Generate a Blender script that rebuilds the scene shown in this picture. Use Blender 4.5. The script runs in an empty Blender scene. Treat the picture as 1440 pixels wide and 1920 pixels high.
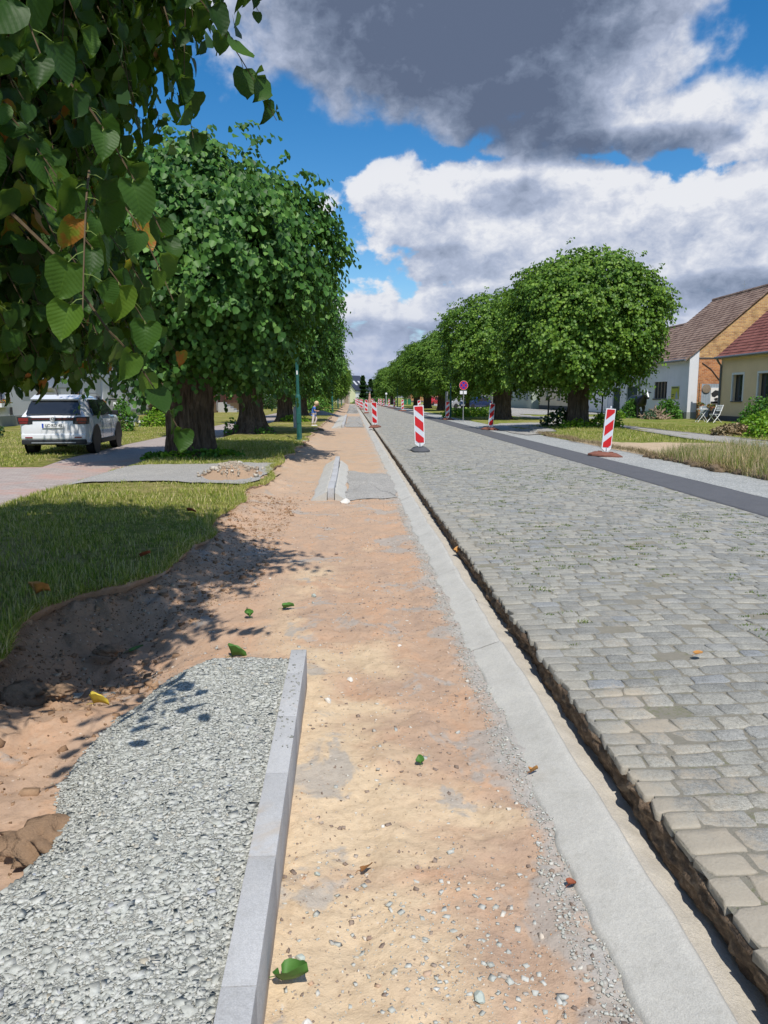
import bpy, bmesh, math, random
import numpy as np
from mathutils import Vector, Matrix

R = math.radians
rng = np.random.default_rng(7)
random.seed(7)
scene = bpy.context.scene
COL = scene.collection

# ------------------------------------------------------------------ camera
cam_d = bpy.data.cameras.new("camera")
cam = bpy.data.objects.new("camera", cam_d)
COL.objects.link(cam)
cam_d.sensor_fit = 'VERTICAL'
cam_d.sensor_height = 36.0
cam_d.lens = 1400 / 1920 * 36.0
cam_d.clip_start = 0.05
cam_d.clip_end = 6000
cam.location = (0, 0, 1.5)
cam.rotation_euler = (R(90) - math.atan(215 / 1400), 0, -R(2.43))
scene.camera = cam

# ------------------------------------------------------------------ node helpers
class G:
    """tiny wrapper that builds shader node graphs"""
    def __init__(self, tree):
        self.t = tree
    def n(self, typ, **props):
        nd = self.t.nodes.new(typ)
        for k, v in props.items():
            setattr(nd, k, v)
        return nd
    def put(self, sock, val):
        if isinstance(val, bpy.types.NodeSocket):
            self.t.links.new(val, sock)
        elif val is not None:
            if hasattr(sock.default_value, '__len__') and not hasattr(val, '__len__'):
                val = (val,) * len(sock.default_value)
            if hasattr(val, '__len__') and len(val) == 3 and len(sock.default_value) == 4:
                val = (*val, 1)
            sock.default_value = val
    def m(self, op, a, b=None, c=None, clamp=False):
        nd = self.n('ShaderNodeMath', operation=op, use_clamp=clamp)
        for i, v in enumerate((a, b, c)):
            if v is not None:
                self.put(nd.inputs[i], v)
        return nd.outputs[0]
    def vm(self, op, a, b=None):
        nd = self.n('ShaderNodeVectorMath', operation=op)
        self.put(nd.inputs[0], a)
        if b is not None:
            self.put(nd.inputs[1], b)
        return nd.outputs[0]
    def scale(self, v, s):
        return self.vm('MULTIPLY', v, s if hasattr(s, '__len__') else (s, s, s))
    def noise(self, vec, scale, detail=3, rough=.55, dist=0, out=0):
        nd = self.n('ShaderNodeTexNoise')
        self.put(nd.inputs['Vector'], vec)
        nd.inputs['Scale'].default_value = scale
        nd.inputs['Detail'].default_value = detail
        nd.inputs['Roughness'].default_value = rough
        nd.inputs['Distortion'].default_value = dist
        return nd.outputs[out]
    def voro(self, vec, scale, feature='F1', out='Distance', rand=1):
        nd = self.n('ShaderNodeTexVoronoi', feature=feature)
        self.put(nd.inputs['Vector'], vec)
        nd.inputs['Scale'].default_value = scale
        nd.inputs['Randomness'].default_value = rand
        return nd.outputs[out]
    def ramp(self, f, stops, interp='LINEAR'):
        nd = self.n('ShaderNodeValToRGB')
        cr = nd.color_ramp
        cr.interpolation = interp
        while len(cr.elements) < len(stops):
            cr.elements.new(.5)
        for e, (p, c) in zip(cr.elements, stops):
            e.position = p
            e.color = (*c, 1) if hasattr(c, '__len__') else (c, c, c, 1)
        self.put(nd.inputs[0], f)
        return nd.outputs[0]
    def step(self, f, a, b):
        nd = self.n('ShaderNodeMapRange', interpolation_type='SMOOTHSTEP')
        self.put(nd.inputs[0], f)
        nd.inputs[1].default_value = a
        nd.inputs[2].default_value = b
        return nd.outputs[0]
    def mix(self, f, a, b, mode='MIX'):
        nd = self.n('ShaderNodeMix', data_type='RGBA', blend_type=mode)
        self.put(nd.inputs[0], f)
        self.put(nd.inputs[6], a)
        self.put(nd.inputs[7], b)
        return nd.outputs[2]
    def xyz(self, v):
        nd = self.n('ShaderNodeSeparateXYZ')
        self.put(nd.inputs[0], v)
        return nd.outputs
    def comb(self, x, y, z=0.0):
        nd = self.n('ShaderNodeCombineXYZ')
        for i, v in enumerate((x, y, z)):
            self.put(nd.inputs[i], v)
        return nd.outputs[0]
    def pos(self):
        return self.n('ShaderNodeNewGeometry').outputs['Position']
    def obj(self):
        return self.n('ShaderNodeTexCoord').outputs['Object']
    def island(self):
        return self.n('ShaderNodeNewGeometry').outputs['Random Per Island']
    def bump(self, h, strength=.5, dist=.01, normal=None):
        nd = self.n('ShaderNodeBump')
        nd.inputs['Strength'].default_value = strength
        nd.inputs['Distance'].default_value = dist
        self.put(nd.inputs['Height'], h)
        if normal is not None:
            self.put(nd.inputs['Normal'], normal)
        return nd.outputs[0]

SUN_EL, SUN_AZ = 58.0, 10.0          # sun behind the camera, slightly to the right
sun_dir = Vector((math.sin(R(SUN_AZ)) * math.cos(R(SUN_EL)), -math.cos(R(SUN_AZ)) * math.cos(R(SUN_EL)), math.sin(R(SUN_EL))))

# ------------------------------------------------------------------ world
world = bpy.data.worlds.new("World")
scene.world = world
world.use_nodes = True
wt = world.node_tree
wt.nodes.clear()

def cloud_group():
    gt = bpy.data.node_groups.new("cloud_density", 'ShaderNodeTree')
    gt.interface.new_socket("az", in_out='INPUT', socket_type='NodeSocketFloat')
    gt.interface.new_socket("el", in_out='INPUT', socket_type='NodeSocketFloat')
    gt.interface.new_socket("density", in_out='OUTPUT', socket_type='NodeSocketFloat')
    g = G(gt)
    gi = g.n('NodeGroupInput'); go = g.n('NodeGroupOutput')
    az, el = gi.outputs[0], gi.outputs[1]
    # features get finer and flatter towards the horizon
    elk = g.m('POWER', g.m('MAXIMUM', el, 0.3), .72)
    vec = g.comb(g.m('MULTIPLY', az, .12), g.m('MULTIPLY', elk, .44), 3.7)
    wv = g.noise(vec, 1.3, 3, .6, out=1)
    wx, wy, _ = g.xyz(wv)
    a2 = g.m('ADD', az, g.m('MULTIPLY', g.m('SUBTRACT', wx, .5), 5.0))
    e2 = g.m('ADD', el, g.m('MULTIPLY', g.m('SUBTRACT', wy, .5), 2.6))
    ell = [(9, 29, 19, 11.5, 2.3), (14.5, 21, 8.5, 5.5, 1.0), (-6, 25.5, 7, 4.5, .7),
           (23.5, 18, 9, 2.6, .8), (19.5, 21, 5.0, 2.6, .7), (26, 16.5, 5, 2, .6),
           (6, 13.2, 8, 3.4, .95), (16, 11, 14, 6.0, 1.1), (28, 11.2, 9, 4.8, 1.0),
           (8, 5.5, 9, 3.6, .5), (1.5, 7.0, 3.5, 1.6, .45), (24, 5.0, 12, 3.5, .6), (1, 3.0, 14, 2.2, .5), (-10, 2.5, 14, 3, .4),
           (60, 30, 25, 14, .8), (-60, 35, 25, 14, .8), (120, 25, 30, 12, .8), (-130, 30, 30, 14, .7), (180, 50, 40, 12, .3)]
    cov = None
    for cx, cy, rx, ry, w in ell:
        dx = g.m('MULTIPLY', g.m('SUBTRACT', a2, cx), 1 / rx)
        dy = g.m('MULTIPLY', g.m('SUBTRACT', e2, cy), 1 / ry)
        r2 = g.m('ADD', g.m('MULTIPLY', dx, dx), g.m('MULTIPLY', dy, dy))
        c = g.m('MULTIPLY', g.m('SUBTRACT', 1.0, r2), w)
        cov = c if cov is None else g.m('SMOOTH_MAX', cov, c, .15)
    cov = g.m('MAXIMUM', cov, -.6)
    n1 = g.noise(vec, 2.4, 7, .54, .1)
    d = g.m('ADD', cov, g.m('MULTIPLY', g.m('SUBTRACT', n1, .5), 2.4))
    g.put(go.inputs[0], d)
    return gt

def build_world():
    g = G(wt)
    cg = cloud_group()
    def dens(a, e):
        nd = g.n('ShaderNodeGroup'); nd.node_tree = cg
        g.put(nd.inputs[0], a); g.put(nd.inputs[1], e)
        return nd.outputs[0]
    tc = g.n('ShaderNodeTexCoord').outputs['Generated']
    x, y, z = g.xyz(tc)
    az = g.m('MULTIPLY', g.m('ARCTAN2', x, y), 57.2958)
    el = g.m('MULTIPLY', g.m('ARCSINE', z), 57.2958)
    sky = g.n('ShaderNodeTexSky', sky_type='NISHITA')
    sky.sun_disc = False
    sky.sun_elevation = R(SUN_EL)
    sky.sun_rotation = R(180 - SUN_AZ)
    sky.air_density = 1.0; sky.dust_density = .35; sky.ozone_density = 2.2
    hs = g.n('ShaderNodeHueSaturation')
    hs.inputs['Saturation'].default_value = 1.42
    hs.inputs['Value'].default_value = 1.35
    g.put(hs.inputs['Color'], sky.outputs[0])
    d0 = dens(az, el)
    d1 = dens(g.m('ADD', az, -.5), g.m('ADD', el, 1.1))
    lit = g.m('SUBTRACT', d0, d1)
    soft = g.step(el, 15.0, 21.0)
    alpha = g.mix(soft, g.step(d0, -.02, .24), g.step(d0, -.15, .60))
    # dark bellies: the big cloud overhead and the flat bases
    def ellip(cx, cy, rx, ry, w):
        dx = g.m('MULTIPLY', g.m('SUBTRACT', az, cx), 1 / rx)
        dy = g.m('MULTIPLY', g.m('SUBTRACT', el, cy), 1 / ry)
        r2 = g.m('ADD', g.m('MULTIPLY', dx, dx), g.m('MULTIPLY', dy, dy))
        return g.m('MULTIPLY', g.m('SUBTRACT', 1.0, r2, clamp=True), w)
    dk = ellip(7, 28, 18, 13.0, 1.05)
    for e in [(13, 18.5, 6, 3, .7), (20, 16.6, 7, 1.4, .75), (28, 7.0, 10, 1.7, .65), (13, 6.8, 9, 1.4, .6), (7, 9.5, 5, 1.6, .35), (16, 3.6, 20, 1.2, .5), (2, 5.0, 8, 1.0, .45), (12, 14, 4, 1.6, .45)]:
        dk = g.m('ADD', dk, ellip(*e))
    n = g.noise(g.comb(g.m('MULTIPLY', az, .1), g.m('MULTIPLY', el, .22), 9.1), 1.6, 4, .5)
    thick = g.step(d0, .5, 1.6)
    dark = g.m('ADD', g.m('MULTIPLY', dk, .85), g.m('MULTIPLY', thick, g.m('MULTIPLY', n, .38)))
    dark = g.m('SUBTRACT', dark, g.m('MULTIPLY', lit, .42))
    bil = g.noise(g.comb(g.m('MULTIPLY', az, .12), g.m('MULTIPLY', el, .17), 2.2), 8.5, 6, .62, .4)
    dark = g.m('ADD', dark, g.m('MULTIPLY', g.m('SUBTRACT', bil, .5), .55))
    dark = g.m('ADD', dark, .12)
    colr = g.ramp(dark, [(0.0, (.90, .91, .95)), (.12, (.74, .77, .86)), (.35, (.47, .53, .68)), (.75, (.22, .27, .38)), (1.0, (.13, .165, .25))])
    ccol = g.scale(colr, 9.3)
    hz = g.step(el, 9.0, 0.0)
    mixc = g.mix(g.m('MULTIPLY', alpha, .97), hs.outputs[0], ccol)
    mixc = g.mix(g.m('MULTIPLY', hz, .72), mixc, (3.4, 4.15, 6.3))
    bg = g.n('ShaderNodeBackground')
    g.put(bg.inputs[0], mixc)
    bg.inputs[1].default_value = .1
    out = g.n('ShaderNodeOutputWorld')
    wt.links.new(bg.outputs[0], out.inputs[0])
build_world()

sun_d = bpy.data.lights.new("sun", 'SUN')
sun_d.energy = 4.6
sun_d.angle = R(.53)
sun_d.color = (1.0, .955, .88)
sun = bpy.data.objects.new("sun", sun_d)
sun.rotation_euler = sun_dir.to_track_quat('Z', 'Y').to_euler()
sun.location = (0, -20, 30)
COL.objects.link(sun)

scene.view_settings.view_transform = 'Standard'
scene.view_settings.look = 'None'
scene.view_settings.exposure = 0.0
scene.view_settings.gamma = 1.0
scene.cycles.max_bounces = 6
scene.cycles.transparent_max_bounces = 8
scene.cycles.use_denoising = True

# ------------------------------------------------------------------ object helpers
def tag(o, label=None, cat=None, group=None, kind=None):
    if label: o['label'] = label
    if cat: o['category'] = cat
    if group: o['group'] = group
    if kind: o['kind'] = kind
    return o

def empty(name, loc=(0, 0, 0), rz=0.0):
    o = bpy.data.objects.new(name, None)
    o.location = loc
    o.rotation_euler = (0, 0, rz)
    o.empty_display_size = .2
    COL.objects.link(o)
    return o

def children(o):
    return [c for c in COL.objects if c.parent == o]

def copy_tree(o, parent=None):
    kids = children(o)
    c = o.copy()
    COL.objects.link(c)
    c.parent = parent
    for k in kids:
        copy_tree(k, c)
    return c

def link_mesh(name, me, mats, parent=None, smooth=False):
    for m in (mats if isinstance(mats, (list, tuple)) else [mats]):
        me.materials.append(m)
    if smooth:
        me.polygons.foreach_set('use_smooth', np.ones(len(me.polygons), bool))
    o = bpy.data.objects.new(name, me)
    COL.objects.link(o)
    if parent: o.parent = parent
    return o

def np_mesh(name, V, F, mats, parent=None, smooth=False, uv=None, mi=None):
    """V (n,3); F (m,k) faces all with k corners"""
    me = bpy.data.meshes.new(name)
    V = np.asarray(V, np.float32); F = np.asarray(F, np.int32)
    me.vertices.add(len(V)); me.vertices.foreach_set('co', V.ravel())
    k = F.shape[1]
    me.loops.add(F.size); me.loops.foreach_set('vertex_index', F.ravel())
    me.polygons.add(len(F)); me.polygons.foreach_set('loop_start', np.arange(0, F.size, k, dtype=np.int32))
    if mi is not None:
        me.polygons.foreach_set('material_index', np.asarray(mi, np.int32))
    if uv is not None:
        ul = me.uv_layers.new(name='UVMap')
        ul.data.foreach_set('uv', np.asarray(uv, np.float32)[F.ravel()].ravel())
    me.update(calc_edges=True)
    return link_mesh(name, me, mats, parent, smooth)

def grid_faces(nr, nc):
    i = np.arange(nr - 1)[:, None] * nc + np.arange(nc - 1)[None, :]
    return np.stack([i, i + 1, i + nc + 1, i + nc], -1).reshape(-1, 4)

class MB:
    def __init__(self):
        self.v, self.f, self.mi = [], [], []
    def add(self, vs, fs, mi=0):
        b = len(self.v)
        self.v += [tuple(p) for p in vs]
        self.f += [tuple(i + b for i in f) for f in fs]
        self.mi += [mi] * len(fs)
        return self
    def box(self, x0, x1, y0, y1, z0, z1, mi=0, bev=0.0, mat=None):
        bm = bmesh.new()
        bmesh.ops.create_cube(bm, size=1)
        bmesh.ops.scale(bm, vec=(x1 - x0, y1 - y0, z1 - z0), verts=bm.verts)
        if bev > 0:
            bmesh.ops.bevel(bm, geom=bm.edges[:], offset=bev, segments=2, profile=.6, affect='EDGES')
        bmesh.ops.translate(bm, vec=((x0 + x1) / 2, (y0 + y1) / 2, (z0 + z1) / 2), verts=bm.verts)
        if mat is not None:
            bmesh.ops.transform(bm, matrix=mat, verts=bm.verts)
        bm.verts.index_update()
        self.add([v.co for v in bm.verts], [[v.index for v in f.verts] for f in bm.faces], mi)
        bm.free()
        return self
    def tube(self, pts, rad, seg=10, mi=0, cap=True):
        pts = [Vector(p) for p in pts]
        rad = rad if hasattr(rad, '__len__') else [rad] * len(pts)
        vs, prev = [], None
        for i, p in enumerate(pts):
            t = (pts[min(i + 1, len(pts) - 1)] - pts[max(i - 1, 0)]).normalized()
            if prev is None:
                a = t.orthogonal().normalized()
            else:
                a = (prev - t * prev.dot(t))
                a = a.normalized() if a.length > 1e-6 else t.orthogonal().normalized()
            prev = a
            b = t.cross(a)
            for k in range(seg):
                an = 2 * math.pi * k / seg
                vs.append(p + (a * math.cos(an) + b * math.sin(an)) * rad[i])
        fs = []
        for i in range(len(pts) - 1):
            for k in range(seg):
                fs.append((i * seg + k, i * seg + (k + 1) % seg, (i + 1) * seg + (k + 1) % seg, (i + 1) * seg + k))
        if cap:
            fs.append(tuple(range(seg))[::-1])
            fs.append(tuple((len(pts) - 1) * seg + k for k in range(seg)))
        return self.add(vs, fs, mi)
    def lathe(self, prof, c=(0, 0, 0), seg=20, mi=0, axis='Z'):
        vs, fs = [], []
        for r, h in prof:
            for k in range(seg):
                an = 2 * math.pi * k / seg
                p = (r * math.cos(an), r * math.sin(an), h)
                if axis == 'X': p = (p[2], p[0], p[1])
                if axis == 'Y': p = (p[0], p[2], p[1])
                vs.append((p[0] + c[0], p[1] + c[1], p[2] + c[2]))
        for i in range(len(prof) - 1):
            for k in range(seg):
                fs.append((i * seg + k, i * seg + (k + 1) % seg, (i + 1) * seg + (k + 1) % seg, (i + 1) * seg + k))
        fs.append(tuple(range(seg))[::-1]); fs.append(tuple((len(prof) - 1) * seg + k for k in range(seg)))
        return self.add(vs, fs, mi)
    def prism(self, poly, a, b, mi=0, axis='X'):
        """poly: 2D outline; extruded from a to b along axis"""
        n = len(poly)
        def P(p, t):
            return {'X': (t, p[0], p[1]), 'Y': (p[0], t, p[1]), 'Z': (p[0], p[1], t)}[axis]
        vs = [P(p, a) for p in poly] + [P(p, b) for p in poly]
        fs = [tuple(range(n))[::-1], tuple(range(n, 2 * n))] + [(i, (i + 1) % n, n + (i + 1) % n, n + i) for i in range(n)]
        return self.add(vs, fs, mi)
    def build(self, name, mats, parent=None, smooth=False, loc=None):
        me = bpy.data.meshes.new(name)
        me.from_pydata(self.v, [], self.f)
        me.polygons.foreach_set('material_index', self.mi)
        bm = bmesh.new(); bm.from_mesh(me)
        bmesh.ops.recalc_face_normals(bm, faces=bm.faces)
        bm.to_mesh(me); bm.free()
        me.update()
        o = link_mesh(name, me, mats, parent, False)
        if smooth:
            me.shade_smooth() if hasattr(me, 'shade_smooth') else None
            try:
                me.set_sharp_from_angle(angle=R(35))
            except Exception:
                pass
        if loc: o.location = loc
        return o

# value noise (numpy), smooth, several octaves
_perm = rng.random((256, 256))
def vnoise(x, y, s=1.0, octv=4, seed=0):
    x = np.asarray(x, float) * s; y = np.asarray(y, float) * s
    out = 0; amp = .5; tot = 0
    for o in range(octv):
        xs = x + 17.3 * (seed + 1) + o * 5.1; ys = y + 31.7 * (seed + 1) + o * 9.7
        xi = np.floor(xs).astype(int); yi = np.floor(ys).astype(int)
        fx = xs - xi; fy = ys - yi
        fx = fx * fx * (3 - 2 * fx); fy = fy * fy * (3 - 2 * fy)
        a = _perm[xi % 256, yi % 256]; b = _perm[(xi + 1) % 256, yi % 256]
        c = _perm[xi % 256, (yi + 1) % 256]; d = _perm[(xi + 1) % 256, (yi + 1) % 256]
        out = out + amp * ((a * (1 - fx) + b * fx) * (1 - fy) + (c * (1 - fx) + d * fx) * fy)
        tot += amp; amp *= .5; x = x * 2.03; y = y * 2.03
    return out / tot - .5
def sstep(v, a, b):
    t = np.clip((v - a) / (b - a), 0, 1)
    return t * t * (3 - 2 * t)

# ------------------------------------------------------------------ materials
def new_mat(name):
    m = bpy.data.materials.new(name)
    m.use_nodes = True
    m.node_tree.nodes.clear()
    g = G(m.node_tree)
    out = g.n('ShaderNodeOutputMaterial')
    bs = g.n('ShaderNodeBsdfPrincipled')
    m.node_tree.links.new(bs.outputs[0], out.inputs[0])
    return m, g, bs, out

def simple(name, col, rough=.6, spec=.4, metal=0.0, var=.08, nscale=6.0, bump=0.0, bscale=60.0, bdist=.002, coat=0.0):
    m, g, bs, out = new_mat(name)
    v = g.obj()
    nz = g.noise(v, nscale, 4, .6)
    c = g.mix(nz, tuple(max(0, k * (1 - var * 2)) for k in col), tuple(min(1, k * (1 + var * 2)) for k in col))
    g.put(bs.inputs['Base Color'], c)
    bs.inputs['Roughness'].default_value = rough
    bs.inputs['Specular IOR Level'].default_value = spec
    bs.inputs['Metallic'].default_value = metal
    bs.inputs['Coat Weight'].default_value = coat
    if bump > 0:
        g.put(bs.inputs['Normal'], g.bump(g.noise(v, bscale, 4, .6), bump, bdist))
    return m

def mat_dirt():
    m, g, bs, out = new_mat("dirt")
    p = g.pos()
    x, y, z = g.xyz(p)
    big = g.noise(p, 1.1, 5, .6, .6)
    mid = g.noise(g.vm('ADD', p, (3.1, 7.7, 0)), 2.6, 5, .62, .8)
    fine = g.noise(p, 38, 4, .65)
    grit = g.noise(p, 160, 3, .7)
    # sandier near and to the left of the strip, redder in its middle, greyer along the gutter
    sandpos = g.m('ADD', g.m('MULTIPLY', g.m('SUBTRACT', .25, x), 1.0), g.m('MULTIPLY', g.m('SUBTRACT', 3.4, y), .22))
    sand_f = g.step(g.m('ADD', g.m('MULTIPLY', g.m('SUBTRACT', big, .5), 4.5), sandpos), -.2, .55)
    sand_f = g.m('MULTIPLY', sand_f, g.step(x, -.75, -.2))
    red = g.ramp(mid, [(.3, (.39, .275, .20)), (.5, (.47, .325, .225)), (.62, (.51, .325, .21)), (.75, (.48, .385, .29))])
    sand = g.ramp(mid, [(.3, (.51, .385, .255)), (.55, (.62, .48, .32)), (.75, (.52, .40, .275))])
    c = g.mix(sand_f, red, sand)
    grey_f = g.step(g.m('ADD', g.noise(g.vm('ADD', p, (9, 1, 0)), 2.0, 5, .65, .5), g.m('MULTIPLY', g.step(x, .25, .75), .10)), .565, .625)
    c = g.mix(g.m('MULTIPLY', grey_f, .75), c, (.37, .345, .31))
    edge = g.step(g.m('ADD', x, g.m('MULTIPLY', g.m('SUBTRACT', g.noise(p, 6, 4, .6), .5), .35)), .58, .68)
    c = g.mix(g.m('MULTIPLY', edge, .8), c, (.40, .385, .355))
    # browner topsoil towards the lawn; the bank's shade is deepened in its colour
    soil = g.step(g.m('ADD', x, g.m('MULTIPLY', big, .8)), -.75, -1.35)
    c = g.mix(g.m('MULTIPLY', soil, .8), c, (.30, .185, .108))
    farf = g.step(y, 6, 16)
    c = g.mix(g.m('MULTIPLY', farf, .45), c, (.50, .385, .27))
    c = g.mix(.35, c, g.ramp(fine, [(.3, (.55, .50, .46)), (.5, (1, 1, 1)), (.7, (1.0, 1.0, 1.0))]), 'MULTIPLY')
    sp = g.voro(p, 46, out='Distance')
    dots = g.m('MULTIPLY', g.step(sp, .22, .12), g.step(g.noise(p, 14, 3, .6), .56, .66))
    c = g.mix(g.m('MULTIPLY', dots, .6), c, (.22, .15, .11))
    pale = g.m('MULTIPLY', g.step(g.voro(g.vm('ADD', p, (5, 5, 0)), 33), .2, .11), g.step(g.noise(g.vm('ADD', p, (2, 9, 0)), 9, 3, .6), .54, .62))
    c = g.mix(g.m('MULTIPLY', pale, .6), c, (.62, .56, .48))
    g.put(bs.inputs['Base Color'], c)
    bs.inputs['Roughness'].default_value = .95
    bs.inputs['Specular IOR Level'].default_value = .15
    h = g.m('ADD', g.m('MULTIPLY', fine, .6), g.m('ADD', g.m('MULTIPLY', grit, .25), g.m('MULTIPLY', mid, .7)))
    g.put(bs.inputs['Normal'], g.bump(h, .9, .012))
    return m

def mat_grass(name, greens, straw=.35, spos=(0, 0, 0)):
    m, g, bs, out = new_mat(name)
    p = g.vm('ADD', g.pos(), spos)
    a = g.noise(p, .55, 5, .65, .4)
    b = g.noise(p, 7, 4, .7)
    c = g.noise(p, 55, 3, .75)
    col = g.ramp(b, [(.3, greens[0]), (.5, greens[1]), (.7, greens[2])])
    col = g.mix(g.m('MULTIPLY', g.step(g.m('ADD', a, g.m('MULTIPLY', g.m('SUBTRACT', b, .5), .35)), .46, .62), straw), col, (.42, .34, .15))
    col = g.mix(.55, col, g.ramp(c, [(.25, (.35, .4, .3)), (.5, (.9, .95, .9)), (.72, (1.25, 1.2, 1.1))]), 'MULTIPLY')
    g.put(bs.inputs['Base Color'], col)
    bs.inputs['Roughness'].default_value = .9
    bs.inputs['Specular IOR Level'].default_value = .1
    g.put(bs.inputs['Normal'], g.bump(g.m('ADD', c, b), 1.0, .04))
    return m

def mat_gravel(name, cols, scale=60, spread=.8):
    m, g, bs, out = new_mat(name)
    p = g.pos()
    v = g.voro(p, scale, out='Color')
    vx, vy, vz = g.xyz(v)
    col = g.ramp(vx, [(0, cols[0]), (.5, cols[1]), (1, cols[2])])
    d = g.voro(p, scale, 'DISTANCE_TO_EDGE')
    col = g.mix(g.m('MULTIPLY', g.step(d, .12, .0), .55), col, tuple(k * .35 for k in cols[0]))
    nz = g.noise(p, 1.2, 4, .6)
    col = g.mix(.5, col, g.ramp(nz, [(.3, (.78, .78, .78)), (.7, (1.1, 1.08, 1.04))]), 'MULTIPLY')
    g.put(bs.inputs['Base Color'], col)
    bs.inputs['Roughness'].default_value = .85
    bs.inputs['Specular IOR Level'].default_value = .25
    h = g.m('ADD', g.m('MULTIPLY', d, 1.2), g.m('MULTIPLY', vy, .7))
    g.put(bs.inputs['Normal'], g.bump(h, spread, .012))
    return m

def mat_island(name, stops, rough=.8, spec=.3, noise_scale=40, namt=.35, bump=.5, bdist=.003, sandy=None, interp='LINEAR'):
    m, g, bs, out = new_mat(name)
    p = g.pos()
    col = g.ramp(g.island(), stops, interp)
    nz = g.noise(p, noise_scale, 4, .7)
    col = g.mix(namt, col, g.ramp(nz, [(.3, (.6, .6, .6)), (.5, (1, 1, 1)), (.7, (1.25, 1.25, 1.25))]), 'MULTIPLY')
    if sandy:
        col = sandy(g, p, col)
    g.put(bs.inputs['Base Color'], col)
    bs.inputs['Roughness'].default_value = rough
    bs.inputs['Specular IOR Level'].default_value = spec
    g.put(bs.inputs['Normal'], g.bump(nz, bump, bdist))
    return m

def mat_leaf(name, stops, trans=.28, rough=.42, spec=.5, veins=False, hue_noise=.5, tcol=(.20, .34, .03)):
    m, g, bs, out = new_mat(name)
    p = g.obj()
    isl = g.island()
    col = g.ramp(isl, stops)
    big = g.noise(p, .9, 3, .6)
    col = g.mix(hue_noise, col, g.ramp(big, [(.3, (.72, .85, .8)), (.5, (1, 1, 1)), (.7, (1.25, 1.15, .95))]), 'MULTIPLY')
    nrm = None
    if veins:
        uv = g.n('ShaderNodeUVMap').outputs[0]
        u, v, _ = g.xyz(uv)
        au = g.m('ABSOLUTE', g.m('SUBTRACT', u, .5))
        mid = g.step(au, .022, .004)
        # side veins run up and outward from the midrib
        ph = g.m('FRACT', g.m('MULTIPLY', g.m('SUBTRACT', v, g.m('MULTIPLY', au, .75)), g.m('ADD', 6.0, g.m('MULTIPLY', isl, 3.0))))
        sv = g.m('SUBTRACT', 1.0, g.m('MULTIPLY', g.m('ABSOLUTE', g.m('SUBTRACT', ph, .5)), 2.0))
        svl = g.step(sv, .82, .97)
        blotch0 = g.noise(p, 22, 3, .6)
        vn = g.m('MAXIMUM', mid, g.m('MULTIPLY', svl, .55))
        col = g.mix(g.m('MULTIPLY', vn, g.m('ADD', .12, g.m('MULTIPLY', blotch0, .4))), col, g.scale(col, (1.8, 1.6, 1.4)))
        wob = g.noise(p, 60, 3, .6)
        blotch = g.noise(p, 16, 4, .7)
        old = g.step(isl, .955, .975)
        col = g.mix(g.m('MULTIPLY', old, g.step(blotch, .44, .56)), col, (.34, .115, .02))
        h = g.m('ADD', g.m('MULTIPLY', sv, .35), g.m('MULTIPLY', wob, .6))
        nrm = g.bump(h, .55, .0022)
        g.put(bs.inputs['Normal'], nrm)
    g.put(bs.inputs['Base Color'], col)
    bs.inputs['Roughness'].default_value = rough
    bs.inputs['Specular IOR Level'].default_value = spec
    tr = g.n('ShaderNodeBsdfTranslucent')
    g.put(tr.inputs[0], g.mix(.65, col, tcol))
    mx = g.n('ShaderNodeMixShader')
    mx.inputs[0].default_value = trans
    m.node_tree.links.new(bs.outputs[0], mx.inputs[1])
    m.node_tree.links.new(tr.outputs[0], mx.inputs[2])
    m.node_tree.links.new(mx.outputs[0], out.inputs[0])
    return m

def mat_bark(name="bark", a=(.06, .045, .035), b=(.20, .16, .125)):
    m, g, bs, out = new_mat(name)
    p = g.obj()
    s = g.scale(p, (1, 1, .16))
    n1 = g.noise(s, 14, 6, .7, .6)
    n2 = g.noise(p, 4, 4, .6)
    col = g.ramp(n1, [(.35, a), (.55, tuple((i + j) / 2 for i, j in zip(a, b))), (.7, b)])
    col = g.mix(.5, col, g.ramp(n2, [(.3, (.7, .7, .7)), (.7, (1.2, 1.18, 1.1))]), 'MULTIPLY')
    g.put(bs.inputs['Base Color'], col)
    bs.inputs['Roughness'].default_value = .95
    bs.inputs['Specular IOR Level'].default_value = .15
    g.put(bs.inputs['Normal'], g.bump(n1, 1.0, .05))
    return m

def mat_brick(name, c1, c2, mortar, bw=.25, bh=.075, msize=.011, axis='X', bump=.5, dirt=.4, squash=None):
    """bricks laid on the plane of the facade: axis is the horizontal world axis along the wall"""
    m, g, bs, out = new_mat(name)
    p = g.pos()
    x, y, z = g.xyz(p)
    v = g.comb(x if axis == 'X' else y, z, 0.0)
    br = g.n('ShaderNodeTexBrick')
    g.put(br.inputs['Vector'], v)
    g.put(br.inputs['Color1'], c1); g.put(br.inputs['Color2'], c2); g.put(br.inputs['Mortar'], mortar)
    br.inputs['Scale'].default_value = 1.0
    br.inputs['Mortar Size'].default_value = msize
    br.inputs['Mortar Smooth'].default_value = .3
    br.inputs['Brick Width'].default_value = bw
    br.inputs['Row Height'].default_value = bh
    n = g.noise(p, 1.6, 5, .65)
    c = g.mix(dirt, br.outputs[0], g.ramp(n, [(.3, (.6, .58, .55)), (.5, (1, 1, 1)), (.7, (1.25, 1.2, 1.1))]), 'MULTIPLY')
    g.put(bs.inputs['Base Color'], c)
    bs.inputs['Roughness'].default_value = .88
    bs.inputs['Specular IOR Level'].default_value = .2
    g.put(bs.inputs['Normal'], g.bump(g.m('SUBTRACT', 1.0, br.outputs['Fac']), bump, .008))
    return m

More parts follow.
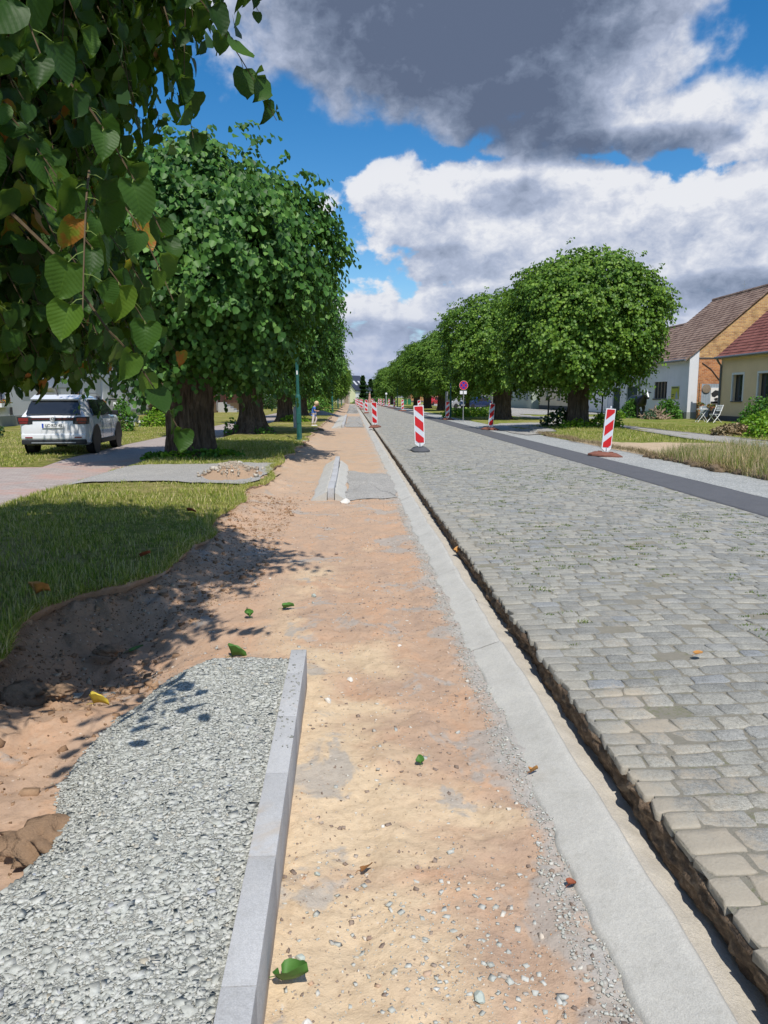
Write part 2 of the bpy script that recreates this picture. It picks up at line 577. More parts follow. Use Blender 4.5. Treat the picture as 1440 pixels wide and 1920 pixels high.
def mat_roof(name, c1, c2, tw=.24):
    m, g, bs, out = new_mat(name)
    p = g.pos()
    x, y, z = g.xyz(p)
    wob = g.noise(g.comb(g.m('MULTIPLY', y, 4.2), g.m('MULTIPLY', z, 4.0), 0.0), 1.0, 2, .5, out=1)
    vc = g.voro(g.comb(g.m('MULTIPLY', y, 1 / tw), g.m('MULTIPLY', z, 4.2), 0.0), 1.0, out='Color', rand=.0)
    rx, ry, rz = g.xyz(vc)
    n = g.noise(p, .9, 5, .65)
    f = g.m('ADD', g.m('MULTIPLY', rx, .6), g.m('MULTIPLY', n, .5))
    col = g.ramp(f, [(.25, c1), (.7, c2)])
    groove = g.m('ABSOLUTE', g.m('SUBTRACT', g.m('FRACT', g.m('MULTIPLY', y, 1 / tw)), .5))
    col = g.mix(g.m('MULTIPLY', g.step(groove, .44, .5), .5), col, tuple(k * .4 for k in c1))
    g.put(bs.inputs['Base Color'], col)
    bs.inputs['Roughness'].default_value = .75
    bs.inputs['Specular IOR Level'].default_value = .3
    g.put(bs.inputs['Normal'], g.bump(g.m('MULTIPLY', g.m('SINE', g.m('MULTIPLY', y, 6.2832 / tw)), .5), .7, .02))
    return m

def mat_plaster(name, col, dirt=.12):
    m, g, bs, out = new_mat(name)
    p = g.pos()
    x, y, z = g.xyz(p)
    n = g.noise(p, .8, 5, .65)
    st = g.noise(g.scale(p, (2.2, 2.2, .35)), 2.0, 4, .6)
    c = g.mix(g.m('MULTIPLY', g.step(g.m('ADD', n, g.m('MULTIPLY', st, .4)), .62, .85), dirt * 2), col, tuple(k * .72 for k in col))
    low = g.step(g.m('ADD', z, g.m('MULTIPLY', st, .5)), .95, .35)
    c = g.mix(g.m('MULTIPLY', low, .35), c, tuple(k * .62 for k in col))
    g.put(bs.inputs['Base Color'], c)
    bs.inputs['Roughness'].default_value = .9
    bs.inputs['Specular IOR Level'].default_value = .15
    g.put(bs.inputs['Normal'], g.bump(g.noise(p, 45, 4, .7), .25, .006))
    return m

def mat_concrete(name, col, bumpd=.004, wet=False, lines=0.0):
    m, g, bs, out = new_mat(name)
    p = g.pos()
    n = g.noise(p, 2.4, 5, .6, .3); f = g.noise(p, 70, 4, .7); s = g.noise(p, 260, 2, .6)
    c = g.mix(n, tuple(k * .86 for k in col), tuple(k * 1.1 for k in col))
    c = g.mix(.35, c, g.ramp(f, [(.3, (.72, .72, .72)), (.55, (1, 1, 1)), (.75, (1.2, 1.19, 1.15))]), 'MULTIPLY')
    blot = g.noise(p, 9, 5, .7)
    c = g.mix(.6, c, g.ramp(blot, [(.3, (.84, .83, .80)), (.5, (1, 1, 1)), (.7, (1.10, 1.09, 1.06))]), 'MULTIPLY')
    c = g.mix(.5, c, g.ramp(s, [(.3, (.7, .7, .7)), (.5, (1, 1, 1)), (.7, (1.25, 1.25, 1.25))]), 'MULTIPLY')
    pits = g.step(g.voro(p, 60), .14, .07)
    c = g.mix(g.m('MULTIPLY', pits, g.m('MULTIPLY', g.step(f, .5, .6), .45)), c, tuple(k * .5 for k in col))
    g.put(bs.inputs['Base Color'], c)
    bs.inputs['Roughness'].default_value = .85
    bs.inputs['Specular IOR Level'].default_value = .25
    g.put(bs.inputs['Normal'], g.bump(g.m('ADD', f, g.m('MULTIPLY', s, .5)), .6, bumpd))
    return m

def mat_pavers():
    m, g, bs, out = new_mat("block_paving")
    p = g.pos()
    x, y, z = g.xyz(p)
    br = g.n('ShaderNodeTexBrick')
    g.put(br.inputs['Vector'], p)
    g.put(br.inputs['Color1'], (.42, .36, .33)); g.put(br.inputs['Color2'], (.35, .29, .265)); g.put(br.inputs['Mortar'], (.24, .21, .18))
    br.inputs['Scale'].default_value = 1; br.inputs['Brick Width'].default_value = .2; br.inputs['Row Height'].default_value = .1
    br.inputs['Mortar Size'].default_value = .006
    n = g.noise(p, .7, 4, .6, .5)
    redm = g.m('MULTIPLY', g.step(n, .42, .58), g.step(y, 24, 15))
    c = g.mix(g.m('MULTIPLY', redm, .6), br.outputs[0], (.46, .27, .215))
    n2 = g.noise(p, 14, 4, .7)
    c = g.mix(.5, c, g.ramp(n2, [(.3, (.8, .8, .78)), (.7, (1.15, 1.13, 1.1))]), 'MULTIPLY')
    g.put(bs.inputs['Base Color'], c)
    bs.inputs['Roughness'].default_value = .88
    g.put(bs.inputs['Normal'], g.bump(g.m('SUBTRACT', 1, br.outputs['Fac']), .4, .004))
    return m

def mat_glass(name="window_glass", col=(.02, .024, .03), rough=.05):
    m, g, bs, out = new_mat(name)
    n = g.noise(g.obj(), 1.5, 2, .5)
    g.put(bs.inputs['Base Color'], g.mix(n, col, tuple(k * 2.2 for k in col)))
    bs.inputs['Roughness'].default_value = rough
    bs.inputs['Specular IOR Level'].default_value = .8
    g.put(bs.inputs['Normal'], g.bump(g.noise(g.obj(), 3, 2, .5), .04, .05))
    return m

M = {}
M['dirt'] = mat_dirt()
M['lawn'] = mat_grass("lawn_turf", [(.12, .14, .025), (.24, .24, .055), (.36, .33, .11)], .8)
M['verge'] = mat_grass("verge_turf", [(.11, .16, .024), (.21, .25, .045), (.34, .32, .10)], .65, (40, 3, 0))
M['sand'] = mat_concrete("sandy_soil", (.50, .385, .255), .008)
M['gravel_base'] = mat_gravel("gravel_bed", [(.39, .395, .355), (.42, .425, .38), (.46, .46, .42)], 170, .6)
M['gravel_strip'] = mat_gravel("gravel_strip", [(.32, .33, .31), (.42, .43, .41), (.54, .54, .52)], 40)
M['gravel_grey'] = mat_gravel("grey_driveway", [(.33, .32, .295), (.40, .385, .355), (.46, .44, .41)], 45, .5)
M['asphalt'] = mat_concrete("asphalt", (.115, .117, .125), .004)
M['concrete'] = mat_concrete("concrete", (.50, .485, .44), .003)
M['mortar'] = mat_concrete("mortar_band", (.52, .475, .40), .009)
M['kerb'] = mat_concrete("kerb_concrete", (.45, .452, .455), .0015)
def stain_kerb():
    m = M['kerb']; g = G(m.node_tree); bs = [n for n in m.node_tree.nodes if n.type == 'BSDF_PRINCIPLED'][0]
    old = bs.inputs['Base Color'].links[0].from_socket
    p = g.pos(); n1 = g.noise(p, 3.2, 5, .68, .6)
    c = g.mix(g.m('MULTIPLY', g.step(n1, .56, .70), .55), old, (.42, .35, .27))
    c = g.mix(g.m('MULTIPLY', g.step(g.noise(p, 7.5, 5, .7), .60, .72), .4), c, (.27, .265, .26))
    c = g.mix(g.m('MULTIPLY', g.step(g.xyz(p)[2], .07, .01), .6), c, (.46, .36, .26))
    g.put(bs.inputs['Base Color'], c)
stain_kerb()
M['pavers'] = mat_pavers()
M['bark'] = mat_bark()
M['plain_white'] = simple("white_paint", (.80, .80, .79), .45, .5, var=.02)
M['dark'] = simple("dark_grey", (.03, .032, .036), .5, .4)
M['glass'] = mat_glass()
M['black_rubber'] = simple("black_rubber", (.022, .022, .023), .8, .3, bump=.4, bscale=90)
M['lamp_green'] = simple("green_paint", (.018, .105, .085), .42, .5, var=.12, nscale=3)
M['wood'] = simple("weathered_wood", (.25, .2, .15), .85, .2, var=.2, nscale=12, bump=.4)
M['metal'] = simple("galvanised_metal", (.42, .43, .45), .45, .5, metal=.6)

# ------------------------------------------------------------------ ground
# base terrain to the horizon
np_mesh("ground", [(-2500, -300, -.45), (2500, -300, -.45), (2500, 4000, -.45), (-2500, 4000, -.45)], [(0, 1, 2, 3)], M['verge'])
tag(bpy.data.objects["ground"], kind='structure')

def lawn_edge(y):
    y = np.asarray(y, float)
    e = -1.50 + .16 * vnoise(y, y * 0, 1.3, 4, 3) * 2
    e = e - .50 * sstep(y, 5.9, 4.9) + .06 * np.sin(y * 2.1)
    return e

def dirt_z(x, y):
    x = np.asarray(x, float); y = np.asarray(y, float)
    e = lawn_edge(y)
    near = sstep(y, 30, 8)
    z = .012 * vnoise(x, y, 1.6, 3, 1) * 2 + .013 * vnoise(x, y, 9, 4, 2) * near * 2 + .004 * vnoise(x, y, 34, 3, 7) * near * 2
    slope = sstep(x, e + .55, e - .02)                     # bank up to the lawn
    lump = vnoise(x, y, 3.2, 5, 5) * 2
    z = z + slope * (.10 + .04 * lump) + sstep(x, e + .8, e + .1) * .035 * lump + .012 * slope * vnoise(x, y, 22, 4, 6) * 2
    # dug pit beside the lawn in front
    d2 = ((x + 1.45) / .62) ** 2 + ((y - 4.55) / 1.0) ** 2
    z = z - .20 * np.exp(-d2 * 1.3) * (1 + .5 * lump)
    d3 = ((x + 1.85) / .35) ** 2 + ((y - 3.75) / .4) ** 2
    z = z - .13 * np.exp(-d3 * 1.6)
    # ridge between the pit and the gravel
    d4 = ((x + 1.35) / .5) ** 2 + ((y - 3.35) / .30) ** 2
    z = z + .05 * np.exp(-d4) * (1 + lump)
    clod = np.clip(vnoise(x, y, 6.0, 4, 11) * 2 - .18, 0, 1)
    z = z + clod * .12 * sstep(x, -.9, -1.5) * sstep(y, 7, 4.5)
    z = z + .05 * sstep(x, .45, .75) * 0
    z = np.where(x < e - .12, np.minimum(z, .07), z)
    for rx in (-.05, .42):                                   # shallow wheel ruts
        z = z - .013 * np.exp(-((x - rx - .05 * np.sin(y * .7)) / .09) ** 2) * near
    st = vnoise(x, y, 2.1, 5, 140)
    z = z + .006 * sstep(st, .03, .045) * near + .005 * sstep(vnoise(x, y, 4.5, 4, 141), .05, .065) * near
    # wheel and tool marks across the strip further back
    z = z + .010 * np.sin(y * 5 + 3 * vnoise(x, y, .8, 2, 8)) * sstep(y, 7, 10) * sstep(x, -1.2, -.6)
    return z

ys = [1.0]
while ys[-1] < 175:
    ys.append(ys[-1] + max(.012, ys[-1] * .0055) * (1 if ys[-1] < 30 else 3))
ys = np.array(ys); xs = np.linspace(-2.9, 1.02, 300)
Xg, Yg = np.meshgrid(xs, ys)
Zg = dirt_z(Xg, Yg)
o = np_mesh("dirt_track", np.stack([Xg, Yg, Zg], -1).reshape(-1, 3), grid_faces(len(ys), len(xs)), M['dirt'], smooth=True)
tag(o, kind='structure')

# lawn between the footpath and the trench, with a torn edge
ysl = np.concatenate([np.arange(2.0, 14, .03), np.arange(14, 40, .1), np.arange(40, 180, .6)])
cols = np.concatenate([np.linspace(0, .9, 60), np.linspace(.905, 1, 10)])
def lawn_z(x, y):
    z = .15 + .03 * vnoise(x, y, .8, 3, 21) * 2 + .012 * vnoise(x, y, 9, 2, 22) * 2
    z = z * sstep(x, -5.05, -4.2)
    return z + 0.0
E_ = lawn_edge(ysl) + .035 * vnoise(ysl, ysl * 0 + 3, 9, 3, 33) * 2
Xl = -4.85 + (E_[:, None] + 4.85) * cols[None, :]
Yl = np.repeat(ysl[:, None], len(cols), 1)
Zl = lawn_z(Xl, Yl)
Xl = np.concatenate([Xl, Xl[:, -1:] + .012, Xl[:, -1:] - .05], 1)
Yl = np.concatenate([Yl, Yl[:, -1:], Yl[:, -1:]], 1)
Zl = np.concatenate([Zl, Zl[:, -1:] - .035, Zl[:, -1:] - .10], 1)
o = np_mesh("lawn_strip", np.stack([Xl, Yl, Zl], -1).reshape(-1, 3), grid_faces(len(ysl), Xl.shape[1]), [M['lawn'], M['dirt']], smooth=True, mi=np.tile((np.arange(Xl.shape[1] - 1) >= Xl.shape[1] - 4).astype(int), len(ysl) - 1))
tag(o, kind='structure')

def sheet(name, poly, z, mat, sub=0):
    vs = [(p[0], p[1], z if len(p) < 3 else p[2]) for p in poly]
    o = np_mesh(name, vs, [tuple(range(len(vs)))], mat)
    tag(o, kind='structure')
    return o
def wavy(pts, amp, s, step=.25, seed=0):
    """2D polyline with added small irregularities"""
    out = []
    for (a, b), (c, d) in zip(pts[:-1], pts[1:]):
        L = math.hypot(c - a, d - b); n = max(1, int(L / step))
        for i in range(n):
            t = i / n
            x, y = a + (c - a) * t, b + (d - b) * t
            out.append((x + amp * float(vnoise(x, y, s, 3, seed)) * 2, y + amp * float(vnoise(x, y, s, 3, seed + 1)) * 2))
    return out

sheet("footpath", wavy([(-4.83, 2), (-4.83, 190)], .05, 1.5, .5) + [(-7.4, 190), (-7.2, 40), (-7.2, 24), (-7.0, 18.6), (-6.7, 16.4), (-20, 16.2), (-20, 2)], .012, M['pavers'])
sheet("lawn_left", [(-20.5, 16.2), (-6.7, 16.35), (-7.0, 18.6), (-7.2, 24), (-7.2, 40), (-7.4, 190), (-7.4, 300), (-90, 300), (-90, 16.2)], .016, M['lawn'])
mb = MB()
for i in range(40):
    mb.box(-4.86, -4.80, 9.5 + i, 10.49 + i, -.05, .035 + .004 * random.random(), bev=.008)
tag(mb.build("path_edging", M['kerb']), kind='structure')
# driveway of compacted grey grit across the lawn strip
dp = wavy([(-4.8, 11.9), (-3.9, 12.0), (-1.7, 11.75), (-1.5, 12.2), (-1.55, 15.3), (-4.0, 15.2), (-4.8, 15.0), (-4.8, 11.9)], .10, 1.7, .12, 4)
def fan(name, poly, zf, mat, n=10):
    poly = np.array(poly); c = poly.mean(0)
    V = []; 
    for k in range(n + 1):
        t = k / n
        q = c + (poly - c) * t
        V.append(q)
    V = np.concatenate(V); m = len(poly)
    F = []
    for k in range(n):
        for i in range(m):
            j = (i + 1) % m
            F.append((k * m + i, k * m + j, (k + 1) * m + j, (k + 1) * m + i))
    Z = zf(V[:, 0], V[:, 1])
    o = np_mesh(name, np.column_stack([V, Z]), F, mat, smooth=True)
    tag(o, kind='structure')
    return o
fan("driveway", dp, lambda x, y: lawn_z(x, y) + .014 + .012, M['gravel_grey'])

# right side
def verge_z(x, y):
    x = np.asarray(x, float); y = np.asarray(y, float)
    z = .13 + .05 * vnoise(x, y, .35, 3, 41) * 2 + .02 * vnoise(x, y, 3, 2, 42) * 2
    z = z + .16 * np.exp(-(((x - 9.4) / 2.4) ** 2 + ((y - 31) / 4.0) ** 2))
    return z * sstep(x, 6.95, 7.35) + .0
xv = np.concatenate([np.arange(6.95, 14, .12), np.arange(14, 40, .8), np.arange(40, 160, 8)]); yv = np.concatenate([np.arange(3, 50, .12), np.arange(50, 200, 1.0), np.arange(200, 420, 10)])
Xv, Yv = np.meshgrid(xv, yv)
Xv2 = Xv + np.where(Xv < 7.0, .22 * vnoise(Yv, Yv * 0, 1.1, 4, 44) * 2, 0)
o = np_mesh("verge", np.stack([Xv2, Yv, verge_z(Xv, Yv)], -1).reshape(-1, 3), grid_faces(len(yv), len(xv)), M['verge'], smooth=True)
tag(o, kind='structure')
fan("sandy_drive", wavy([(6.9, 17.6), (8.6, 18.8), (10.9, 19.6), (11.2, 21.6), (9.9, 21.9), (8.2, 22.4), (6.9, 24.8), (6.9, 17.6)], .25, 1.2, .15, 6), lambda x, y: verge_z(x, y) + .012, M['sand'])
fan("grit_drive", wavy([(6.3, 27.6), (7.8, 28.4), (7.9, 31.8), (9.5, 35), (12, 38.5), (12, 42), (8, 40), (6.3, 36), (6.3, 27.6)], .25, 1.0, .2, 8), lambda x, y: np.maximum(verge_z(x, y), .115) + .012, M['gravel_grey'])
fan("far_path", wavy([(11.2, 14), (12.9, 14), (13.1, 36), (13.4, 60), (13.2, 110), (12.0, 110), (12.0, 60), (11.6, 32), (11.0, 23), (11.2, 14)], .12, .8, .5, 9), lambda x, y: verge_z(x, y) + .018, M['gravel_grey'])
fan("yard_path", wavy([(13.2, 47), (21.8, 49.4), (21.8, 52), (13.3, 54), (13.2, 47)], .15, .8, .5, 9), lambda x, y: verge_z(x, y) + .02, M['gravel_grey'])
fan("yard_street", wavy([(13.4, 60), (21.6, 60), (21.6, 150), (13.2, 150), (13.4, 60)], .15, .8, .8, 9), lambda x, y: verge_z(x, y) + .024, M['gravel_grey'])

# asphalt strip and grit strip beside it (real thickness, butted)
def strip(name, x0, x1, z0, z1, mat, wob=.0, y1=190, seed=0):
    yy = np.concatenate([np.arange(1, 40, .15), np.arange(40, y1, 1.2)])
    n = 9; t = np.linspace(0, 1, n)
    X = x0 + (x1 - x0) * t[None, :] + wob * 2 * vnoise(yy, yy * 0, 1.4, 4, seed)[:, None] * np.where((t == 0) | (t == 1), 1, 0)[None, :]
    Y = np.repeat(yy[:, None], n, 1)
    Z = z0 + (z1 - z0) * t[None, :] + .004 * vnoise(X, Y, 3, 3, seed) * 2
    X = np.concatenate([X[:, :1], X, X[:, -1:]], 1); Y = np.concatenate([Y[:, :1], Y, Y[:, -1:]], 1)
    Z = np.concatenate([Z[:, :1] - .2, Z, Z[:, -1:] - .2], 1)
    o = np_mesh(name, np.stack([X, Y, Z], -1).reshape(-1, 3), grid_faces(len(yy), n + 2), mat)
    tag(o, kind='structure')
strip("asphalt_lane", 4.78, 5.72, .135, .128, M['asphalt'], .025, seed=3)
strip("gravel_verge", 5.70, 7.12, .112, .10, M['gravel_strip'], .04, seed=5)

# ------------------------------------------------------------------ cobbled road
def sandy_cobble(g, p, col):
    x, y, z = g.xyz(p)
    sp = g.noise(p, 330, 3, .8)
    col = g.mix(.8, col, g.ramp(sp, [(.32, (.55, .55, .55)), (.5, (1, 1, 1)), (.66, (1.5, 1.5, 1.46))]), 'MULTIPLY')
    wr = g.noise(p, 11, 5, .7)
    col = g.mix(.7, col, g.ramp(wr, [(.3, (.74, .73, .70)), (.5, (1, 1, 1)), (.7, (1.22, 1.2, 1.14))]), 'MULTIPLY')
    d = g.m('ADD', g.noise(p, 1.7, 5, .65), g.m('MULTIPLY', g.step(x, 1.8, 1.0), .09))
    d = g.m('ADD', d, g.m('MULTIPLY', g.step(y, 3.4, 1.8), .15))
    d = g.m('ADD', d, g.m('MULTIPLY', g.m('SUBTRACT', g.noise(p, 55, 3, .7), .5), .30))
    col = g.mix(g.m('MULTIPLY', g.step(d, .60, .78), .75), col, (.42, .355, .265))
    ed = g.step(g.m('ADD', x, g.m('MULTIPLY', g.noise(p, 9, 3, .6), .2)), 1.28, 1.16)
    return g.mix(g.m('MULTIPLY', ed, .35), col, (.36, .33, .27))
M['cobble'] = mat_island("cobble_stone", [(0, (.225, .225, .21)), (.3, (.265, .262, .24)), (.6, (.305, .298, .265)), (.85, (.345, .33, .285)), (1, (.25, .26, .265))], .82, .25, 95, 1.0, .9, .004, sandy_cobble)
def mat_joint():
    m, g, bs, out = new_mat("joint_sand")
    p = g.pos()
    c = g.mix(g.noise(p, 30, 4, .7), (.21, .195, .155), (.33, .30, .235))
    gr = g.step(g.noise(p, 4.5, 4, .65), .52, .60)
    gr = g.m('MULTIPLY', gr, g.step(g.noise(p, 60, 3, .7), .45, .6))
    c = g.mix(g.m('MULTIPLY', gr, .5), c, (.15, .17, .055))
    c = g.mix(g.m('MULTIPLY', g.step(g.voro(p, 130), .25, .1), .5), c, (.18, .16, .13))
    g.put(bs.inputs['Base Color'], c); bs.inputs['Roughness'].default_value = .95
    g.put(bs.inputs['Normal'], g.bump(g.noise(p, 150, 4, .75), 1.0, .008))
    return m
M['joint'] = mat_joint()

def crown_z(x):
    t = (np.asarray(x, float) - 1.0) / 3.78
    return .150 + .035 * np.sin(np.clip(t, 0, 1) * math.pi) - .015 * t

yy = np.concatenate([np.arange(1.0, 9, .03), np.arange(9, 40, .15), np.arange(40, 190, 1.5)]); xx = np.linspace(1.01, 4.80, 110)
Xc, Yc = np.meshgrid(xx, yy)
Xc[:, 0] += .03 * vnoise(yy, yy * 0, 5, 3, 50) * 2
o = np_mesh("road_bed", np.stack([Xc, Yc, crown_z(Xc) - .0030 + .0045 * (vnoise(Xc, Yc, 7, 4, 51))], -1).reshape(-1, 3), grid_faces(len(yy), len(xx)), M['joint'], smooth=True)
tag(o, kind='structure')

def build_cobbles():
    rows = []
    y = .9
    while y < 120:
        rows.append(y); y += random.uniform(.085, .128)
    P = []
    for r in range(len(rows) - 1):
        y0, y1 = rows[r], rows[r + 1]
        x = .992 + random.uniform(-.012, .012)
        if random.random() < .5: x += .0
        first = True
        while x < 4.74:
            w = random.uniform(.10, .195)
            x1 = min(x + w, 4.77)
            if x1 - x > .06:
                P.append((x, x1, y0, y1))
            x = x1
    P = np.array(P); n = len(P)
    gap = rng.uniform(.001, .007, (n, 4))
    x0 = P[:, 0] + gap[:, 0]; x1 = P[:, 1] - gap[:, 1]; y0 = P[:, 2] + gap[:, 2]; y1 = P[:, 3] - gap[:, 3]
    # row waviness
    def wv(x, y): return .05 * vnoise(x, y, .55, 3, 60) * 2 + .035 * vnoise(x, y, 2.4, 2, 61) * 2
    cx, cy = (x0 + x1) / 2, (y0 + y1) / 2; hx, hy = (x1 - x0) / 2, (y1 - y0) / 2
    K = 12
    ang = np.arange(K) / K * 2 * math.pi + .2
    ca, sa = np.cos(ang), np.sin(ang)
    pw = .30
    sx = np.sign(ca) * np.abs(ca) ** pw; sy = np.sign(sa) * np.abs(sa) ** pw
    jit = rng.normal(0, .085, (n, K))
    top = rng.normal(0, .0020, n); tx = rng.normal(0, .010, n); ty = rng.normal(0, .010, n)
    rings = []
    for s, dz in ((1.0, -.03), (1.0, -.0022), (.94, .0004), (.5, .0010)):
        X = cx[:, None] + hx[:, None] * sx[None] * (s + jit * (1 if s > .6 else .5)); Y = cy[:, None] + hy[:, None] * sy[None] * (s + jit)
        Yw = Y + wv(X, Y)
        Z = crown_z(X) + dz + (top[:, None] + tx[:, None] * (X - cx[:, None]) + ty[:, None] * (Y - cy[:, None])) * (1 if s < 1 else .6)
        rings.append(np.stack([X, Yw, Z], -1))
    Cc = np.stack([cx, cy + wv(cx, cy), crown_z(cx) + .0016 + top], -1)[:, None, :]
    V = np.concatenate(rings + [Cc], 1)          # n, 4K+1, 3
    nv = 4 * K + 1
    F = []
    for r in range(3):
        for k in range(K):
            F.append((r * K + k, r * K + (k + 1) % K, (r + 1) * K + (k + 1) % K, (r + 1) * K + k))
    for k in range(0, K, 2):
        F.append((3 * K + k, 3 * K + (k + 1) % K, 3 * K + (k + 2) % K, 4 * K))
    F = np.array(F)[None] + (np.arange(n) * nv)[:, None, None]
    return np_mesh("cobbled_road", V.reshape(-1, 3), F.reshape(-1, 4), M['cobble'], smooth=True)
tag(build_cobbles(), kind='structure')
yy = np.arange(120, 190, 2.0); xx = np.linspace(1.0, 4.77, 12)
Xc, Yc = np.meshgrid(xx, yy)
o = np_mesh("road_far_end", np.stack([Xc, Yc, crown_z(Xc) + .004], -1).reshape(-1, 3), grid_faces(len(yy), len(xx)), M['gravel_grey'])
tag(o, kind='structure')

# cut edge of the old road: rough vertical soil and stone face
def build_cut():
    yy = np.concatenate([np.arange(1.0, 12, .012), np.arange(12, 40, .05), np.arange(40, 180, .5)])
    zz = np.linspace(0, 1, 16)
    Y = np.repeat(yy[:, None], 16, 1); T = np.repeat(zz[None], len(yy), 0)
    base = 1.012 - .012 * T
    n = vnoise(Y, T, 5.0, 5, 70) * 2 * .030 + vnoise(Y, T * .35, 16.0, 4, 71) * 2 * .022 + vnoise(Y * 1.0, T * 4, 30.0, 3, 72) * .012
    X = base + n
    X[:, -1] = 1.04
    Z = -.03 + T * .163
    m, g, bs, out = new_mat("cut_soil")
    p = g.pos()
    a = g.noise(g.scale(p, (1, 1, 2)), 14, 5, .7)
    c = g.ramp(a, [(.3, (.05, .034, .024)), (.5, (.15, .10, .062)), (.62, (.27, .19, .12)), (.75, (.35, .28, .2))])
    g.put(bs.inputs['Base Color'], c); bs.inputs['Roughness'].default_value = .95
    g.put(bs.inputs['Normal'], g.bump(g.noise(p, 60, 4, .7), 1, .012))
    o = np_mesh("road_cut_edge", np.stack([X, Y, Z], -1).reshape(-1, 3), grid_faces(len(yy), 16)[:, ::-1], m, smooth=True)
    tag(o, kind='structure')
build_cut()

# concrete haunch along the trench, cast in lengths, and the mortar ledge behind it
def build_gutter():
    prof = [(0, -.05), (.03, .004), (.10, .010), (.22, .020), (.36, .028), (.5, .040), (.66, .052), (.8, .063), (.93, .070), (1.0, .060), (1.0, -.02)]
    y = 1.0; V = []; F = []; b = 0
    while y < 170:
        L = random.uniform(.8, 1.4) * (1 if y < 30 else 4)
        n = max(3, int(L / .03)) if y < 12 else 5
        dx = random.uniform(-.006, .006); dz = random.uniform(-.0022, .0022); dr = random.uniform(-.006, .008)
        yy = np.linspace(y, y + L + .006, n)
        lo = .685 + dx + .045 * vnoise(yy, yy * 0, 3.0, 6, 80) * 2
        hi = .885 + dr + .026 * vnoise(yy, yy * 0, 2.2, 3, 81) * 2
        for i in range(n):
            for t, z in prof:
                xx_ = lo[i] + (hi[i] - lo[i]) * t
                V.append((xx_, yy[i], z + dz + .004 * float(vnoise(xx_, yy[i], 6, 3, 82))))
        k = len(prof)
        for i in range(n - 1):
            for j in range(k - 1):
                F.append((b + i * k + j, b + i * k + j + 1, b + (i + 1) * k + j + 1, b + (i + 1) * k + j))
        b += n * k; y += L
    o = np_mesh("concrete_gutter", V, F, M['concrete'], smooth=False)
    tag(o, kind='structure')
    yy = np.concatenate([np.arange(1, 12, .03), np.arange(12, 170, .5)]); tt = np.linspace(0, 1, 12)
    X = .85 + .18 * tt[None] + 0 * yy[:, None]; Y = np.repeat(yy[:, None], 12, 1)
    Z = .052 - .048 * tt[None] ** 1.3 + .016 * vnoise(X, Y, 9, 4, 85) * 2
    o = np_mesh("mortar_ledge", np.stack([X, Y, Z], -1).reshape(-1, 3), grid_faces(len(yy), 12), M['mortar'], smooth=True)
    tag(o, kind='structure')
build_gutter()

# ------------------------------------------------------------------ leaves and trees
def leaf_set(base, axis, nrm, size, shape='simple', cup=.12):
    """leaf meshes: base (n,3) stalk end, axis (n,3) towards the tip, nrm (n,3) upper side, size (n,)"""
    n = len(base)
    axis = axis / np.linalg.norm(axis, axis=1, keepdims=True)
    side = np.cross(axis, nrm); side /= (np.linalg.norm(side, axis=1, keepdims=True) + 1e-9)
    up = np.cross(side, axis)
    if shape == 'simple':
        pts = np.array([(0, 0, 0), (-.48, .22, 1), (-.40, .68, .9), (0, 1.0, -.5), (.40, .68, .9), (.48, .22, 1)])
        F = np.array([(0, 3, 2, 1), (0, 5, 4, 3)])
        u = pts[:, 0]; v = pts[:, 1]; w = pts[:, 2] * cup
        uv = np.column_stack([u + .5, v])
    else:
        # heart-shaped blade, finely toothed, built in rows across the midrib
        vv = np.array([0, .06, .16, .28, .42, .56, .70, .82, .92, 1.0])
        hw = np.array([.10, .33, .455, .50, .49, .43, .34, .225, .10, .0])
        back = np.array([0, -.10, -.08, -.04, 0, 0, 0, 0, 0, 0])
        P = []; 
        for i, (a, b, bk) in enumerate(zip(vv, hw, back)):
            tooth = .014 * (1 if i % 2 else -1)
            for s in (-1, -.5, 0, .5, 1):
                P.append((s * b * (1 + (tooth / max(b, .1) if abs(s) == 1 else 0)), a + (bk * abs(s)), abs(s) ** 1.3))
        P = np.array(P); u, v, w = P[:, 0], P[:, 1], P[:, 2] * cup * (1 - .4 * P[:, 1])
        # arch along the midrib
        w = w - .22 * (v - .15) ** 2
        F = []
        for i in range(9):
            for j in range(4):
                F.append((i * 5 + j, (i + 1) * 5 + j, (i + 1) * 5 + j + 1, i * 5 + j + 1))
        F = np.array(F)
        uv = np.column_stack([u + .5, v])
        ripple = .022 * np.sin(v * 30 + np.sign(u) * 1.3) * np.abs(u) * 2
        w = w + ripple
    if shape != 'simple':
        bend = rng.normal(0, .30, (n, 1)); tw = rng.normal(0, .22, (n, 1)); cu = rng.uniform(.2, 2.8, (n, 1))
        W = w[None] * cu + bend * v[None] ** 2 + tw * u[None] * v[None] * 2
        skew = rng.normal(0, .05, (n, 1))
        U = u[None] * rng.uniform(.86, 1.08, (n, 1)) + skew * v[None]
        V = (base[:, None] + size[:, None, None] * (side[:, None] * U[..., None] + axis[:, None] * v[None, :, None] + up[:, None] * W[..., None]))
    else:
        V = (base[:, None] + size[:, None, None] * (side[:, None] * u[None, :, None] + axis[:, None] * v[None, :, None] + up[:, None] * w[None, :, None]))
    k = V.shape[1]
    F = (F[None] + (np.arange(n) * k)[:, None, None]).reshape(-1, 4)
    return V.reshape(-1, 3), F, np.tile(uv, (n, 1))

